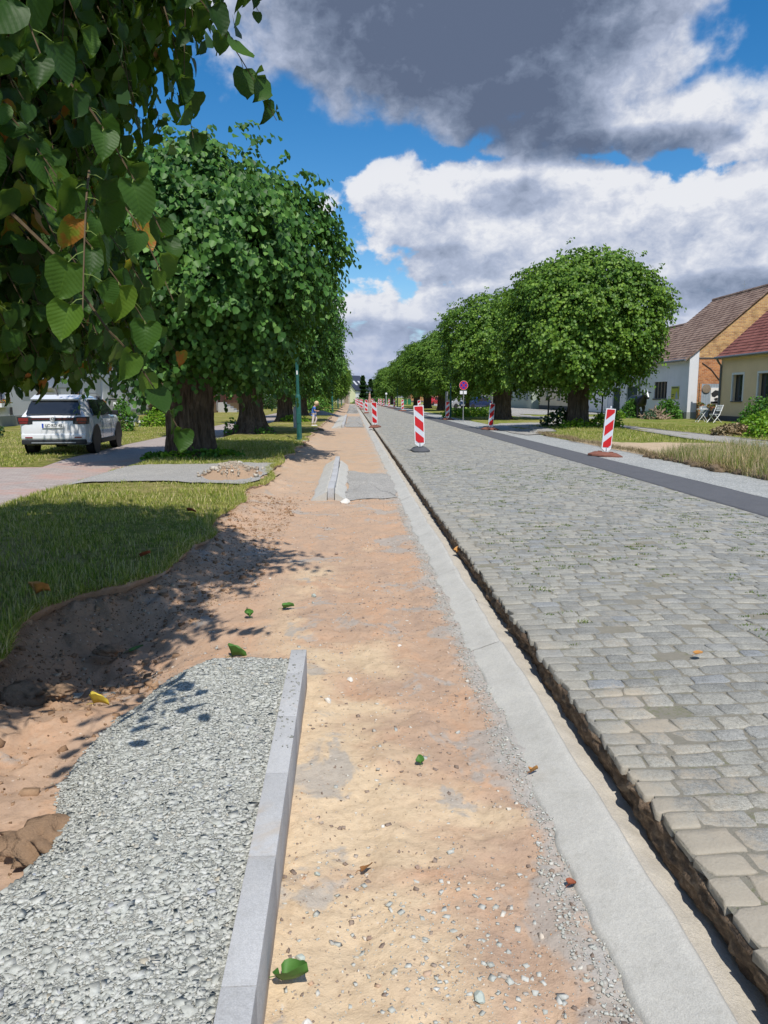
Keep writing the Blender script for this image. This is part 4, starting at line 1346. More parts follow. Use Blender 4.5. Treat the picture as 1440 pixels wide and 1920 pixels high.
# clods of earth on the bank of the dug pit
M['clod'] = mat_concrete("clod_earth", (.29, .19, .118), .02)
def clod(label, x, y, z, s, seed, mat='clod', name='earth_clod', sq=(1.3, 1.0, .55)):
    bm = bmesh.new(); bmesh.ops.create_icosphere(bm, subdivisions=4, radius=.5)
    for v in bm.verts:
        c = v.co.normalized()
        d = 1 + .8 * float(vnoise(c.x * 1.3 + seed + c.z, c.y * 1.3 + seed - c.z * .7, 2.0, 6, seed)) * 2 + .16 * float(vnoise(c.x * 9 + c.z * 3, c.y * 9 - c.z * 4, 2.0, 3, seed)) * 2
        v.co = Vector((c.x * sq[0], c.y * sq[1], c.z * sq[2])) * .5 * d * s
    me = bpy.data.meshes.new(name); bm.to_mesh(me); bm.free()
    o = link_mesh(name, me, M[mat], smooth=True)
    o.location = (x, y, z)
    tag(o, label, 'clod', 'clods of dug earth beside the trench')
for i, (lab, x, y, z, s) in enumerate([('large cracked clod at the left picture edge below the lawn corner', -1.68, 3.75, -.02, .18), ('clod with a flat top left of the gravel, lowest on the bank', -1.02, 2.32, .04, .20),
        ('small clod beside the yellow leaf', -1.50, 3.66, .03, .10), ('lump of dug earth in the shade of the pit', -1.55, 4.6, -.08, .12)]):
    clod(lab, x, y, z, s, i + 2)

n = 16000
py = 2.2 + 9 * rng.random(n) ** 1.3; px = -.75 - 1.4 * rng.random(n)
k = ((py > 3.5) | (rng.random(n) < .35)) & (px < lawn_edge(py) + .70 + .3 * rng.random(n)) & (px > lawn_edge(py) - .15) & (vnoise(px, py, 2.6, 3, 150) > rng.uniform(-.5, .25, n))
px, py = px[k], py[k]
M['crumb'] = mat_island("soil_crumb", [(0, (.18, .11, .065)), (.5, (.30, .185, .11)), (.85, (.38, .25, .155)), (1, (.44, .35, .25))], .95, .1, 60, .4, .5, .002)
V, F = chips(np.column_stack([px, py, dirt_z(px, py)]), .004 + .008 * rng.random(len(px)) + .038 * rng.random(len(px)) ** 18, (.6, 1.0), .6, seed=12)
tag(np_mesh("soil_crumbs", V, F, M['crumb']), kind='stuff')
# roots and straw sticking out of the torn lawn edge
mbr = MB(); rd = random.Random(4)
for i in range(260):
    y = 3.4 + 9 * rd.random() ** 1.4; x = float(lawn_edge(y)) + rd.uniform(-.02, .03); z = .11 - rd.random() * .08
    d = Vector((rd.uniform(.3, 1), rd.uniform(-.8, .8), rd.uniform(-.9, .1))).normalized(); L = rd.uniform(.03, .12)
    p = Vector((x, y, z)); mbr.tube([p, p + d * L * .5 + Vector((0, 0, .005)), p + d * L + Vector((0, 0, -.3 * L))], [.002, .0015, .0007], 4, cap=False)
tag(mbr.build("torn_roots", simple("root_fibre", (.30, .20, .12), .9, .1), smooth=True), kind='stuff')

# fallen leaves
def fallen(label, x, y, s, col, seed, z=None, rz=0.0, tilt=.25):
    V, F, uv = leaf_set(np.array([[0, 0, 0.]]), np.array([[math.cos(rz), math.sin(rz), tilt]]), np.array([[0, 0.1, 1.]]), np.array([s]), 'heart', .35)
    m = bpy.data.materials.get('fallen_leaf_%s' % col) or simple('fallen_leaf_%s' % col, {'green': (.06, .16, .025), 'brown': (.26, .12, .04), 'yellow': (.55, .42, .05), 'red': (.25, .07, .03), 'orange': (.42, .2, .05)}[col], .6, .35, var=.25, nscale=25, bump=.3, bscale=80)
    st = MB(); 
    o = np_mesh('fallen_leaf', V, F, m, smooth=True, uv=uv)
    st.tube([(0, 0, 0), (-math.cos(rz) * s * .25, -math.sin(rz) * s * .25, .004), (-math.cos(rz + .3) * s * .5, -math.sin(rz + .3) * s * .5, .0)], .0012, 5).build('leaf_stalk', m, o, smooth=True)
    o.location = (x, y, (float(dirt_z(x, y)) if z is None else z) + .012)
    tag(o, label, 'leaf', 'fallen linden leaves')
for i, a in enumerate([('fresh green leaf lying on the sand at the bottom beside the kerb', -.19, 1.73, .085, 'green', 0, None, -.5), ('curled dry brown leaf on the sand in the middle', .02, 2.19, .042, 'brown', 1, None, .2),
        ('narrow olive leaf on the grey patch of the trench', .27, 2.86, .035, 'green', 2, None, 1.7), ('small red-brown leaf beside the gutter foot', .66, 2.08, .03, 'red', 3, None, .4),
        ('bright yellow leaf on the earth at the pit edge', -1.30, 3.60, .07, 'yellow', 4, None, .2), ('pale green leaf in the shaded pit', -1.45, 4.72, .09, 'green', 5, None, .4),
        ('green leaf on the bare earth left of the near kerb end', -.72, 4.28, .085, 'green', 6, None, .3), ('small green leaf in the trench beyond the near kerb', -.50, 5.2, .08, 'green', 7, None, .1),
        ('orange leaf stuck at the foot of the cut road edge', .97, 6.8, .08, 'orange', 8, .06, .8), ('green leaf in front of the small cracked stones', -.72, 5.05, .07, 'green', 9, None, 2.), 
        ('orange-brown leaf on the lawn in the shade, leftmost one', -2.1, 4.9, .11, 'orange', 10, .20, 1.), ('brown leaf on the shaded lawn near its torn edge', -1.75, 6.1, .09, 'red', 11, .19, .2), ('red-brown leaf in the sunlit lawn by its corner', -1.9, 8.6, .09, 'red', 12, .19, .2),
        ('straw-coloured leaf on the gravel beside the gutter', .70, 2.75, .035, 'orange', 13, None, .2), ('dry brown leaf on the cobbles near their cut edge', 1.75, 3.6, .05, 'orange', 14, .185, .2)]):
    fallen(*a)

# ------------------------------------------------------------------ grass blades
def blades(name, P, H, W, mat, lean=.35, seed=1):
    rg = np.random.default_rng(seed); n = len(P)
    a = rg.uniform(0, 2 * math.pi, n); d = np.column_stack([np.cos(a), np.sin(a)]) * (rg.uniform(0, lean, n) * H)[:, None]
    b = rg.uniform(0, 2 * math.pi, n); s = np.column_stack([np.cos(b), np.sin(b), 0 * b]) * (W / 2)[:, None]
    p0 = P; p1 = P + np.column_stack([d * .35, H * .55]); p2 = P + np.column_stack([d, H * rg.uniform(.8, 1, n)])
    V = np.stack([p0 - s, p0 + s, p1 + s * .75, p1 - s * .75, p2 + s * .12, p2 - s * .12], 1)
    F = np.array([(0, 1, 2, 3), (3, 2, 4, 5)])
    return np_mesh(name, V.reshape(-1, 3), (F[None] + (np.arange(n) * 6)[:, None, None]).reshape(-1, 4), mat)
M['blade'] = mat_leaf("grass_blade", [(0, (.12, .18, .022)), (.3, (.25, .31, .045)), (.55, (.40, .42, .085)), (.75, (.54, .49, .18)), (1, (.66, .56, .31))], .25, .6, .2, hue_noise=.4)
M['dry_blade'] = mat_leaf("dry_grass_blade", [(0, (.12, .20, .03)), (.28, (.22, .28, .055)), (.45, (.44, .38, .18)), (.75, (.60, .46, .29)), (1, (.70, .54, .38))], .25, .7, .15, hue_noise=.4)
n = 120000
py = 3.6 + 21 * rng.random(n) ** 1.5; px = rng.uniform(-4.75, -1.2, n)
k = (px < lawn_edge(py) + .03) & ~((py > 11.9) & (py < 15.3) & (px > -4.6)) & (vnoise(px, py, 2.2, 3, 111) > rng.uniform(-.42, .1, n))
px, py = px[k], py[k]
H = (.022 + .05 * rng.random(len(px)) ** 2) * (1 + 1.2 * np.clip(vnoise(px, py, 1.4, 3, 112) * 2, -.3, 1)) + .09 * (rng.random(len(px)) < .10) * sstep(px, lawn_edge(py) - .35, lawn_edge(py)) + .05 * sstep(py, 5.6, 4.6) * rng.random(len(px))
W = (.0035 + .0035 * rng.random(len(px))) * (1 + py / 14)
ey = 3.4 + 12 * rng.random(15000) ** 1.2
ex = lawn_edge(ey) + rng.uniform(-.07, .03, 15000)
tag(blades("edge_grass", np.column_stack([ex, ey, lawn_z(ex, ey) - .012]), .02 + .06 * rng.random(15000) ** 1.5, .004 + .003 * rng.random(15000), M['blade'], 1.6, 21), kind='stuff')
tag(blades("grass_left", np.column_stack([px, py, lawn_z(px, py) - .004]), H, W, M['blade'], .7), kind='stuff')
# taller unmown grass with dry stalks beside the grit strip on the right
n = 44000
py = rng.uniform(8.5, 18.0, n); px = 7.05 + 4.6 * rng.random(n) ** 1.25
k = (py < 17.3 + .5 * vnoise(px, px * 0, 1.1, 3, 113) * 2 + (px - 7) * .15)
px, py = px[k], py[k]
hm = 1 + 1.4 * vnoise(px, py, .9, 3, 114)
H = (.13 + .34 * rng.random(len(px)) ** 1.3) * hm
tag(blades("tall_grass", np.column_stack([px, py, verge_z(px, py)]), H, .006 + .006 * rng.random(len(px)), M['dry_blade'], .45, 5), kind='stuff')
n = 70000
py = 15 + 24 * rng.random(n) ** 1.2; px = 7.1 + 9 * rng.random(n) ** 1.1
on = ((py > 17.4) & (py < 24.2) & (px < 11.0) & (px < 11.4 - abs(py - 20.6) * 1.0)) | ((px > 11.1) & (px < 13.1)) | ((py > 27.6) & (py < 41) & (px < 7.9)) | ((py > 33.5) & (px < 12.2))
k = ~on
px, py = px[k], py[k]
tag(blades("grass_right", np.column_stack([px, py, verge_z(px, py) - .004]), .03 + .08 * rng.random(len(px)) ** 2, .010 + .010 * rng.random(len(px)), M['blade'], .6, 6), kind='stuff')
n = 26000
py = 16.4 + 26 * rng.random(n) ** 1.3; px = rng.uniform(-15, -7.3, n)
tag(blades("grass_beyond_car", np.column_stack([px, py, 0 * px + .01]), .03 + .05 * rng.random(n), .014 + .01 * rng.random(n), M['blade'], .6, 7), kind='stuff')
# tufts in the joints of the cobbles
n = 1300
cxp = rng.uniform(1.2, 4.7, n); cyp = 1.6 + 13 * rng.random(n) ** 1.3
k = vnoise(cxp, cyp, .9, 3, 120) > -.02 
cxp, cyp = cxp[k], cyp[k]
rep_ = 18
px = np.repeat(cxp, rep_) + rng.normal(0, .028, len(cxp) * rep_); py = np.repeat(cyp, rep_) + rng.normal(0, .007, len(cxp) * rep_)
M['moss'] = mat_leaf("joint_weed", [(0, (.06, .11, .012)), (.5, (.10, .17, .02)), (1, (.19, .24, .045))], .2, .7, .1)
tag(blades("joint_weeds", np.column_stack([px, py, crown_z(px) - .002]), .006 + .014 * rng.random(len(px)), .004 + .005 * rng.random(len(px)), M['moss'], 1.2, 8), kind='stuff')

# torn sods and earth along the edge of the unmown grass
M['sod'] = mat_concrete("sod_earth", (.20, .145, .09), .02)
Vs, Fs, b = [], [], 0
for i in range(90):
    y = 9 + 8.6 * rng.random(); x = 7.12 + .10 * math.sin(y * 2.1) + rng.normal(0, .06); s = rng.uniform(.07, .20)
    bm = bmesh.new(); bmesh.ops.create_icosphere(bm, subdivisions=3, radius=.5)
    for v in bm.verts:
        c = v.co.normalized()
        d = 1 + .7 * float(vnoise(c.x * 1.5 + i + c.z, c.y * 1.5 + i, 1.6, 4, i)) * 2
        Vs.append((x + c.x * d * s * .7, y + c.y * d * s, .12 + c.z * d * s * .5))
    Fs += [[q.index + b for q in f.verts] for f in bm.faces]; b = len(Vs); bm.free()
o = np_mesh("torn_sods", Vs, Fs, M['sod'], smooth=True); tag(o, kind='stuff')
n = 9000
py = rng.uniform(8.8, 28.5, n); px = 7.12 + .10 * np.sin(py * 2.1) + rng.normal(0, .07, n)
M['root'] = mat_leaf("dry_root", [(0, (.16, .11, .06)), (.6, (.32, .24, .14)), (1, (.46, .36, .22))], .1, .8, .1)
tag(blades("dry_roots", np.column_stack([px, py, .12 + .06 * rng.random(n)]), .03 + .10 * rng.random(n), .006 + .004 * rng.random(n), M['root'], 1.4, 9), kind='stuff')

# ------------------------------------------------------------------ shrubs and low plants
def leaf_blob(rx, ry, rz_, n, size, seed, up=.4, shell=.35):
    rg = np.random.default_rng(seed)
    d = rg.normal(size=(n, 3)); d /= np.linalg.norm(d, axis=1, keepdims=True)
    d[:, 2] = np.abs(d[:, 2]) * 1.0
    a = np.arctan2(d[:, 1], d[:, 0])
    q = (1 - shell * rg.random(n)) * (1 + .30 * vnoise(a * 1.6 + 7, d[:, 2] * 3 + seed, 1.2, 3, seed) * 2)
    P = d * q[:, None] * np.array([rx, ry, rz_])
    ax = d * .6 + rg.normal(0, .5, (n, 3)) + np.array([0, 0, up - .4])
    nr = d + np.array([0, 0, .6]) + rg.normal(0, .4, (n, 3))
    return leaf_set(P, ax, nr, size * rg.uniform(.6, 1.3, n))
def shrub(name, label, loc, rx, ry, rz_, n, size, mat, seed, cat='shrub', parent=None, group=None, stems=True):
    V, F, uv = leaf_blob(rx, ry, rz_, n, size, seed)
    if parent is not None:
        o = np_mesh('foliage', V, F, M[mat], parent); o.location = loc
        return o
    t = empty(name, loc); tag(t, label, cat, group)
    np_mesh('foliage', V, F, M[mat], t)
    mb = MB(); rd = random.Random(seed)
    for k_ in range(9):
        a = rd.uniform(0, 6.28); r = rd.uniform(.3, .8)
        mb.tube([(0, 0, -.05), (rx * r * .4 * math.cos(a), ry * r * .4 * math.sin(a), rz_ * .4), (rx * r * math.cos(a), ry * r * math.sin(a), rz_ * .8)], [.02, .012, .004], 5)
    mb.build('stems', M['wood'], t)
    return t
GS = [(0, (.04, .12, .015)), (.5, (.07, .20, .025)), (1, (.14, .30, .04))]
M['shrub'] = mat_leaf("shrub_leaf", GS, .25, .5, .3)
M['lime'] = mat_leaf("lime_leaf", [(0, (.09, .22, .012)), (.5, (.17, .34, .02)), (1, (.30, .44, .04))], .3, .5, .3)
M['blue_shrub'] = mat_leaf("grey_green_leaf", [(0, (.05, .11, .06)), (1, (.12, .22, .13))], .15, .6, .2)
M['dark_leaf'] = mat_leaf("dark_leaf", [(0, (.012, .035, .01)), (1, (.035, .085, .02))], .15, .5, .3)
# shoots round the foot of the near trunks
for k_, (ox, oy, s) in enumerate([(-.65, -.45, .34), (-.15, -.68, .40), (.35, -.62, .46), (.70, -.4, .42), (.95, -.2, .34)]):
    shrub('basal_shoots', None, (ox, oy, -.03), s, s * .7, s * .55, 240, .075, 'lime' if k_ % 2 else 'shrub', 50 + k_, parent=t1)
shrub('basal_shoots', None, (.55, -.75, -.03), .5, .35, .3, 200, .08, 'shrub', 61, parent=t2)
shrub('basal_shoots', None, (-.7, -.5, -.03), .3, .3, .6, 160, .08, 'shrub', 62, parent=t2)
shrub('basal_shoots', None, (.7, -.9, 0), .9, .5, .38, 420, .09, 'lime', 63, parent=t3)
shrub('basal_shoots', None, (1.05, -.45, -.03), .75, .55, .62, 650, .10, 'lime', 64, parent=r1)
shrub('basal_shoots', None, (-.35, -.9, -.03), .7, .4, .34, 420, .09, 'lime', 65, parent=r1)
shrub('basal_shoots', None, (-.75, .3, -.03), .7, .5, .8, 420, .12, 'dark_leaf', 66, parent=r1)
for k_, (x, y, s) in enumerate([(7.3, 52.5, 1.1), (8.6, 54, 1.3), (9.8, 55, 1.0)]):
    shrub('flowering_shrub', ['yellow-green low plants nearest the right lamp post', 'yellow-green low plants in front of the no-stopping sign', 'yellow-green low plants right of the no-stopping sign'][k_], (x, y, .12), s, .7, .65, 500, .14, 'lime', 70 + k_, 'plant', group='low plants along the right verge')
shrub('shrub', 'green bush at the foot of the far left lamp post', (-3.2, 66.5, .1), 1.5, 1.5, 1.5, 700, .16, 'shrub', 80)
shrub('shrub', 'tall narrow green shrub between the white car and the mailboxes', (-10.1, 33.6, 0), .48, .5, 1.5, 1500, .08, 'shrub', 81)
shrub('shrub', 'rounded light green shrub in front of the white building, left of the thick trunk', (-10.1, 39.0, 0), .75, .6, .85, 1200, .09, 'lime', 82)
shrub('shrub', 'small shrub with narrow grey-green leaves directly left of the thick trunk', (-9.9, 41.5, 0), .6, .5, .9, 700, .12, 'blue_shrub', 83)
shrub('shrub', 'low dark bush at the left picture edge by the white building', (-13.9, 28.5, 0), .9, .7, .75, 900, .10, 'dark_leaf', 84)
shrub('shrub', 'round bright green bush left of the cow statue', (18.35, 49.0, .13), .62, .6, 1.15, 1500, .10, 'shrub', 85)
shrub('shrub', 'big round green bush right of the cow statue, under the barred window', (20.3, 47.5, .13), .85, .7, 1.25, 2000, .10, 'shrub', 86)
shrub('shrub', 'low grey-green bush in front of the cow statue', (18.6, 46.2, .13), .45, .4, .6, 600, .08, 'blue_shrub', 87)
shrub('shrub', 'small lime green plant left of the grey-green bush', (17.3, 48.0, .13), .4, .35, .5, 400, .08, 'lime', 88)
shrub('flower_bed', 'tall green flower bush with reddish flowers in front of the yellow house', (18.9, 33.6, .13), 1.3, 1.0, 1.35, 2200, .11, 'shrub', 89, 'plant')
shrub('flower_bed', 'pale yellow-green flower clump at the right picture edge', (17.2, 30.0, .13), 1.2, 1.0, .9, 1500, .11, 'lime', 90, 'plant')
shrub('flower_bed', 'clump of light leaves below the yellow house at the picture edge', (14.4, 25.2, .13), .9, .7, .65, 900, .10, 'lime', 91, 'plant')
shrub('grass_clump', 'mound of dry ornamental grass by the footpath at right', (13.6, 26.3, .13), .75, .5, .40, 5000, .07, 'root', 92, 'plant')
# hedge and bushes at the far end of the street
for k_, (x, y, s) in enumerate([(1.9, 196, 1.7), (6.6, 196, 1.9), (9.5, 190, 2.2)]):
    shrub('hedge', ['clipped hedge left of the reddish monument at the end of the street', 'clipped hedge right of the reddish monument', 'loose hedge at the far right end of the cobbles'][k_], (x, y, -.1), s, 1.0, 1.5, 500, .28, 'shrub', 95 + k_, 'hedge')

# rubble tipped on the driveway
t = empty('rubble_pile', (-2.1, 13.1, .165)); tag(t, 'pale heap of rubble and sand tipped on the grey driveway', 'rubble pile')
n = 34; A_, B_ = np.meshgrid(np.linspace(-1, 1, n), np.linspace(-1, 1, n))
Zr = .19 * np.exp(-(A_ ** 2 + B_ ** 2) * 3.2) * (1 + 1.0 * vnoise(A_, B_, 2.4, 4, 130)) - .05 * (A_ ** 2 + B_ ** 2)
np_mesh('mound', np.stack([A_ * .75, B_ * 1.15, Zr], -1).reshape(-1, 3), grid_faces(n, n), M['dirt'], t, smooth=True)
q = rng.normal(0, .33, (420, 2)); q = q * .8; zz = .19 * np.exp(-(q[:, 0] ** 2 + q[:, 1] ** 2) * 3.2) + .012
V, F = chips(np.column_stack([q[:, 0] * .75, q[:, 1] * 1.15, zz]), .015 + .07 * rng.random(420) ** 6, (.6, 1), seed=9)
so = np_mesh('stones', V, F, mat_island("rubble_stone", [(0, (.28, .22, .16)), (.6, (.42, .36, .28)), (.9, (.50, .46, .39)), (1, (.66, .62, .55))]), t)
so['kind'] = 'stuff'
clod('dark root clod at the torn lawn edge beside the rubble pile', -1.42, 12.6, .06, .24, 12, 'sod')
clod('lump of turf hanging over the trench in front of the green lamp post', -1.48, 22.0, .03, .42, 13, 'sod')
clod('dark clod at the trench edge right below the child', -1.55, 33.0, .03, .45, 14, 'sod')
clod('overgrown clod at the edge of the asphalt under the big round linden', 7.35, 27.2, .06, .5, 15, 'sod')
clod('second overgrown clod at the asphalt edge under the big round linden', 7.4, 26.0, .05, .42, 16, 'sod')

# pale rubble heap far along the left edge
t = empty('rubble_pile', (-2.6, 60.0, .12)); tag(t, 'flat pale heap of grit on the lawn beyond the child', 'rubble pile')
np_mesh('mound', np.stack([A_ * 1.9, B_ * 3.5, Zr * 1.8], -1).reshape(-1, 3), grid_faces(n, n), M['gravel_grey'], t, smooth=True)

# ------------------------------------------------------------------ buildings
M['white_wall'] = mat_plaster("white_render", (.70, .71, .73))
M['left_white'] = mat_plaster("left_white_render", (.66, .67, .70))
M['yellow_wall'] = mat_plaster("yellow_render", (.74, .57, .38))
M['cream_wall'] = mat_plaster("cream_render", (.66, .58, .42))
M['green_wall'] = mat_plaster("grey_green_render", (.40, .45, .38))
M['plinth'] = mat_plaster("plinth_render", (.12, .12, .12), .3)
M['plinth_grey'] = mat_plaster("grey_plinth_render", (.32, .34, .32), .3)
M['brick_pale'] = mat_brick("yellow_brick", (.62, .38, .15), (.38, .19, .08), (.50, .40, .27), bw=.26, bh=.09, dirt=.9)
M['brick_orange'] = mat_brick("orange_brick", (.55, .24, .09), (.36, .13, .05), (.45, .34, .24), bh=.09, dirt=.8)
M['brick_red'] = mat_brick("red_brick", (.30, .10, .065), (.22, .07, .05), (.25, .19, .16), axis='Y')
M['roof_brown'] = mat_roof("brown_tiles", (.175, .105, .075), (.31, .21, .155))
M['roof_red'] = mat_roof("red_tiles", (.18, .062, .045), (.27, .10, .075))
M['roof_dark'] = mat_roof("dark_tiles", (.03, .035, .05), (.05, .06, .085))
M['green_door'] = simple("dark_green_boards", (.025, .05, .045), .6, .3)
M['blue_grey'] = simple("blue_grey_paint", (.30, .36, .42), .6, .3, var=.1)
M['black_metal'] = simple("black_metal", (.015, .017, .02), .45, .5)
M['white_plastic'] = simple("white_plastic", (.74, .75, .76), .4, .5, var=.02)
M['grey_pipe'] = simple("zinc_pipe", (.13, .14, .155), .5, .5, var=.1)
M['sill'] = simple("sill_stone", (.10, .09, .085), .7, .3)
M['blind'] = simple("roller_blind", (.52, .54, .57), .6, .3, var=.04)
M['flower_red'] = mat_leaf("red_flowers", [(0, (.03, .09, .02)), (.45, (.06, .15, .03)), (.6, (.42, .05, .04)), (.85, (.55, .35, .05)), (1, (.6, .25, .3))], .2)

def wall_with_holes(mb, y0, y1, z0, z1, holes, X, sgn, th=.35, mi=0):
    """wall slab in the plane x=X facing the street (towards -sgn*x); holes: (ya, yb, za, zb)"""
    yb = sorted({y0, y1, *[h[0] for h in holes], *[h[1] for h in holes]})
    zb = sorted({z0, z1, *[h[2] for h in holes], *[h[3] for h in holes]})
    x0, x1 = sorted((X, X + sgn * th))
    for a, b in zip(yb[:-1], yb[1:]):
        # merge vertical cells into maximal solid runs
        run = None
        for c, d in zip(zb[:-1], zb[1:]):
            solid = not any(h[0] < (a + b) / 2 < h[1] and h[2] < (c + d) / 2 < h[3] for h in holes)
            if solid:
                run = (run[0], d) if run else (c, d)
            if (not solid or d == zb[-1]) and run:
                mb.box(x0, x1, a, b, run[0], run[1], mi); run = None

def window(parent, X, sgn, ya, yb, za, zb, cols=2, rows=1, frame='white_plastic', sill='sill', surround=None, depth=.14, bars=None, blind=0.0):
    """recessed window facing the street"""
    s = -sgn
    def bx(mb, d0, d1, a, b, c, d, mi=0):
        x0, x1 = sorted((X - s * d0, X - s * d1)); mb.box(x0, x1, a, b, c, d, mi)
    f = MB(); fw = .055
    bx(f, depth, depth + .05, ya, ya + fw, za, zb); bx(f, depth, depth + .05, yb - fw, yb, za, zb)
    bx(f, depth, depth + .05, ya + fw, yb - fw, za, za + fw); bx(f, depth, depth + .05, ya + fw, yb - fw, zb - fw, zb)
    for k_ in range(1, cols):
        yc = ya + (yb - ya) * k_ / cols
        bx(f, depth + .005, depth + .045, yc - .025, yc + .025, za + fw, zb - fw)
    w = f.build('window', M[frame], parent)
    g_ = MB(); bx(g_, depth + .025, depth + .035, ya + .03, yb - .03, za + .03, zb - .03); g_.build('pane', M['glass'], w)
    if sill:
        m = MB(); bx(m, -.06, depth, ya - .05, yb + .05, za - .05, za - .003); m.build('sill', M[sill], w)
    if blind > 0:
        m = MB(); bx(m, depth - .03, depth - .01, ya + .005, yb - .005, zb - (zb - za) * blind, zb - .004); m.build('roller_blind', M['blind'], w)
    if surround:
        m = MB()
        for a, b, c, d in ((ya - .12, ya, za, zb + .12), (yb, yb + .12, za, zb + .12), (ya, yb, zb, zb + .12)):
            bx(m, -.025, .05, a, b, c, d)
        m.build('surround', M[surround], w)
    return w

def gable_roof(parent, y0, y1, xe, xr, ze, zr, sgn, mat, over=.25, courses=24, th=.10):
    """roof whose ridge runs along y; street eave at xe, ridge at xr, mirrored behind. real overlapping tile courses"""
    m = MB()
    xb = xr + (xr - xe)
    for (xa, xz) in ((xe - sgn * over, xr), (xb + sgn * over, xr)):
        za = ze - over * (zr - ze) / abs(xr - xe)
        for k_ in range(courses):
            t0, t1 = k_ / courses, (k_ + 1) / courses
            p = [(xa + (xz - xa) * t0, za + (zr - za) * t0 + .045), (xa + (xz - xa) * t1, za + (zr - za) * t1 + .008), (xa + (xz - xa) * t1, za + (zr - za) * t1 - th * .5), (xa + (xz - xa) * t0, za + (zr - za) * t0 - th * .5)]
            m.prism([(a, b) for a, b in p], y0, y1, 0, 'Y')
    rf = m.build('roof', M[mat], parent)
    r = MB(); r.tube([(xr, y0 - .02, zr + .02), (xr, y1 + .02, zr + .02)], .12, 8); r.build('ridge_tiles', M[mat], rf, smooth=True)
    g_ = MB(); xg = xe - sgn * (over + .06); za = ze - over * (zr - ze) / abs(xr - xe)
    g_.tube([(xg, y0, za + .01), (xg, y1, za - .01)], .07, 8); g_.build('gutter', M['grey_pipe'], rf, smooth=True)
    return rf

def gable_wall(mb, x0, xr, x1, z0, ze, zr, y0, y1, mi=0):
    mb.prism([(x0, z0), (x1, z0), (x1, ze), (xr, zr), (x0, ze)], y0, y1, mi, 'Y')

def downpipe(parent, x, y, z0, z1, bend=.3, sgn=1):
    m = MB(); m.tube([(x + sgn * -.25, y, z1), (x - sgn * .1, y, z1 - .18), (x, y, z1 - .35), (x, y, z0)], .05, 8)
    return m.build('downpipe', M['grey_pipe'], parent, smooth=True)

# --- white house with brown tiled roof and brick gable (right)
def white_house():
    t = empty('white_house', (0, 0, 0)); tag(t, 'white house with a brown tiled roof, barred window and bare brick gable', 'house')
    X, Y0, Y1 = 21.7, 48.0, 56.3
    w = MB(); hole = [(51.3, 53.5, 1.42, 2.58)]
    wall_with_holes(w, Y0 + .36, Y1, .50, 4.1, hole, X, 1)
    w.box(X, X + .60, Y0 - .004, Y0 + .355, .55, 4.10)
    w.prism([(X + .001, 4.102), (X + .60, 4.102), (X + .60, 4.60), (X + .001, 4.13)], Y0 - .003, Y0 + .354, 0, 'Y')
    w.build('wall', M['white_wall'], t)
    b = MB(); gable_wall(b, X + .602, 27.0, 31.9, .1, 4.50, 8.48, Y0, Y0 + .35)
    gw = b.build('gable_wall', M['brick_pale'], t)
    b = MB(); b.box(X + .605, X + 3.2, Y0 - .03, Y0 - .003, 1.3, 3.95); b.build('lower_brickwork', M['brick_orange'], gw)
    b = MB(); b.box(X + .605, X + 3.2, Y0 - .06, Y0 - .001, 3.955, 4.03)
    b.tube([(X + .8, Y0 - .06, 3.7), (X + 1.4, Y0 - .06, 3.3), (X + 2.1, Y0 - .06, 2.5)], .025, 5)
    b.build('old_roof_line', M['sill'], gw)
    p = MB(); p.box(X - .012, X + .3, Y0 + .36, Y1, .0, .50); p.build('plinth', M['plinth'], t)
    p = MB(); p.box(X - .014, X + .62, Y0 - .02, Y0 + .359, .0, .548); p.build('corner_plinth', M['plinth_grey'], t)
    c = MB(); c.box(X - .10, X - .002, Y0 + .36, Y1, 3.78, 4.06); c.build('cornice', M['white_wall'], t)
    f = MB()
    for k_ in range(5):
        y = 51.3 + 2.2 * k_ / 4
        f.box(X + .06, X + .12, max(51.3, y - .04), min(53.5, y + .04), 1.42, 2.58)
    wn = f.build('window', M['wood'], t)
    g_ = MB(); g_.box(X + .14, X + .16, 51.3, 53.5, 1.42, 2.58); g_.build('pane', M['glass'], wn)
    g_ = MB(); g_.box(X - .05, X + .05, 51.2, 53.6, 1.32, 1.417); g_.build('sill', M['sill'], wn)
    gable_roof(t, Y0 - .12, Y1 + .1, X, 27.0, 4.12, 8.65, 1, 'roof_brown', .30, 26)
    downpipe(t, X - .09, 56.1, .1, 4.0)
    s = MB(); s.tube([(27.0, 52.0, 8.6), (27.0, 52.0, 9.4)], .02, 5); s.tube([(26.8, 52.0, 9.2), (27.2, 52.0, 9.2)], .015, 4); s.build('aerial', M['metal'], t)
white_house()
def poster():
    t = empty('wall_poster', (21.685, 49.9, 1.8)); tag(t, 'yellow-green poster on the white wall right of the barred window', 'poster')
    m = MB(); m.box(-.02, .0, -.60, .60, -.42, .42); m.build('board', simple('poster_yellow', (.42, .44, .04), .5, .4), t)
    m = MB()
    for (a, b, c, d) in ((-.5, .5, .30, .37), (.08, .5, -.16, -.10), (.18, .5, -.27, -.22)): m.box(-.026, -.021, a, b, c, d)
    m.build('print', M['dark'], t)
    m = MB(); m.add([(-.024, -.52, -.40), (-.024, -.12, -.40), (-.024, -.12, -.15), (-.024, -.22, .10), (-.024, -.32, .05), (-.024, -.42, -.12)], [(0, 1, 2, 3, 4, 5)]); m.build('picture', M['blue_grey'], t)
poster()

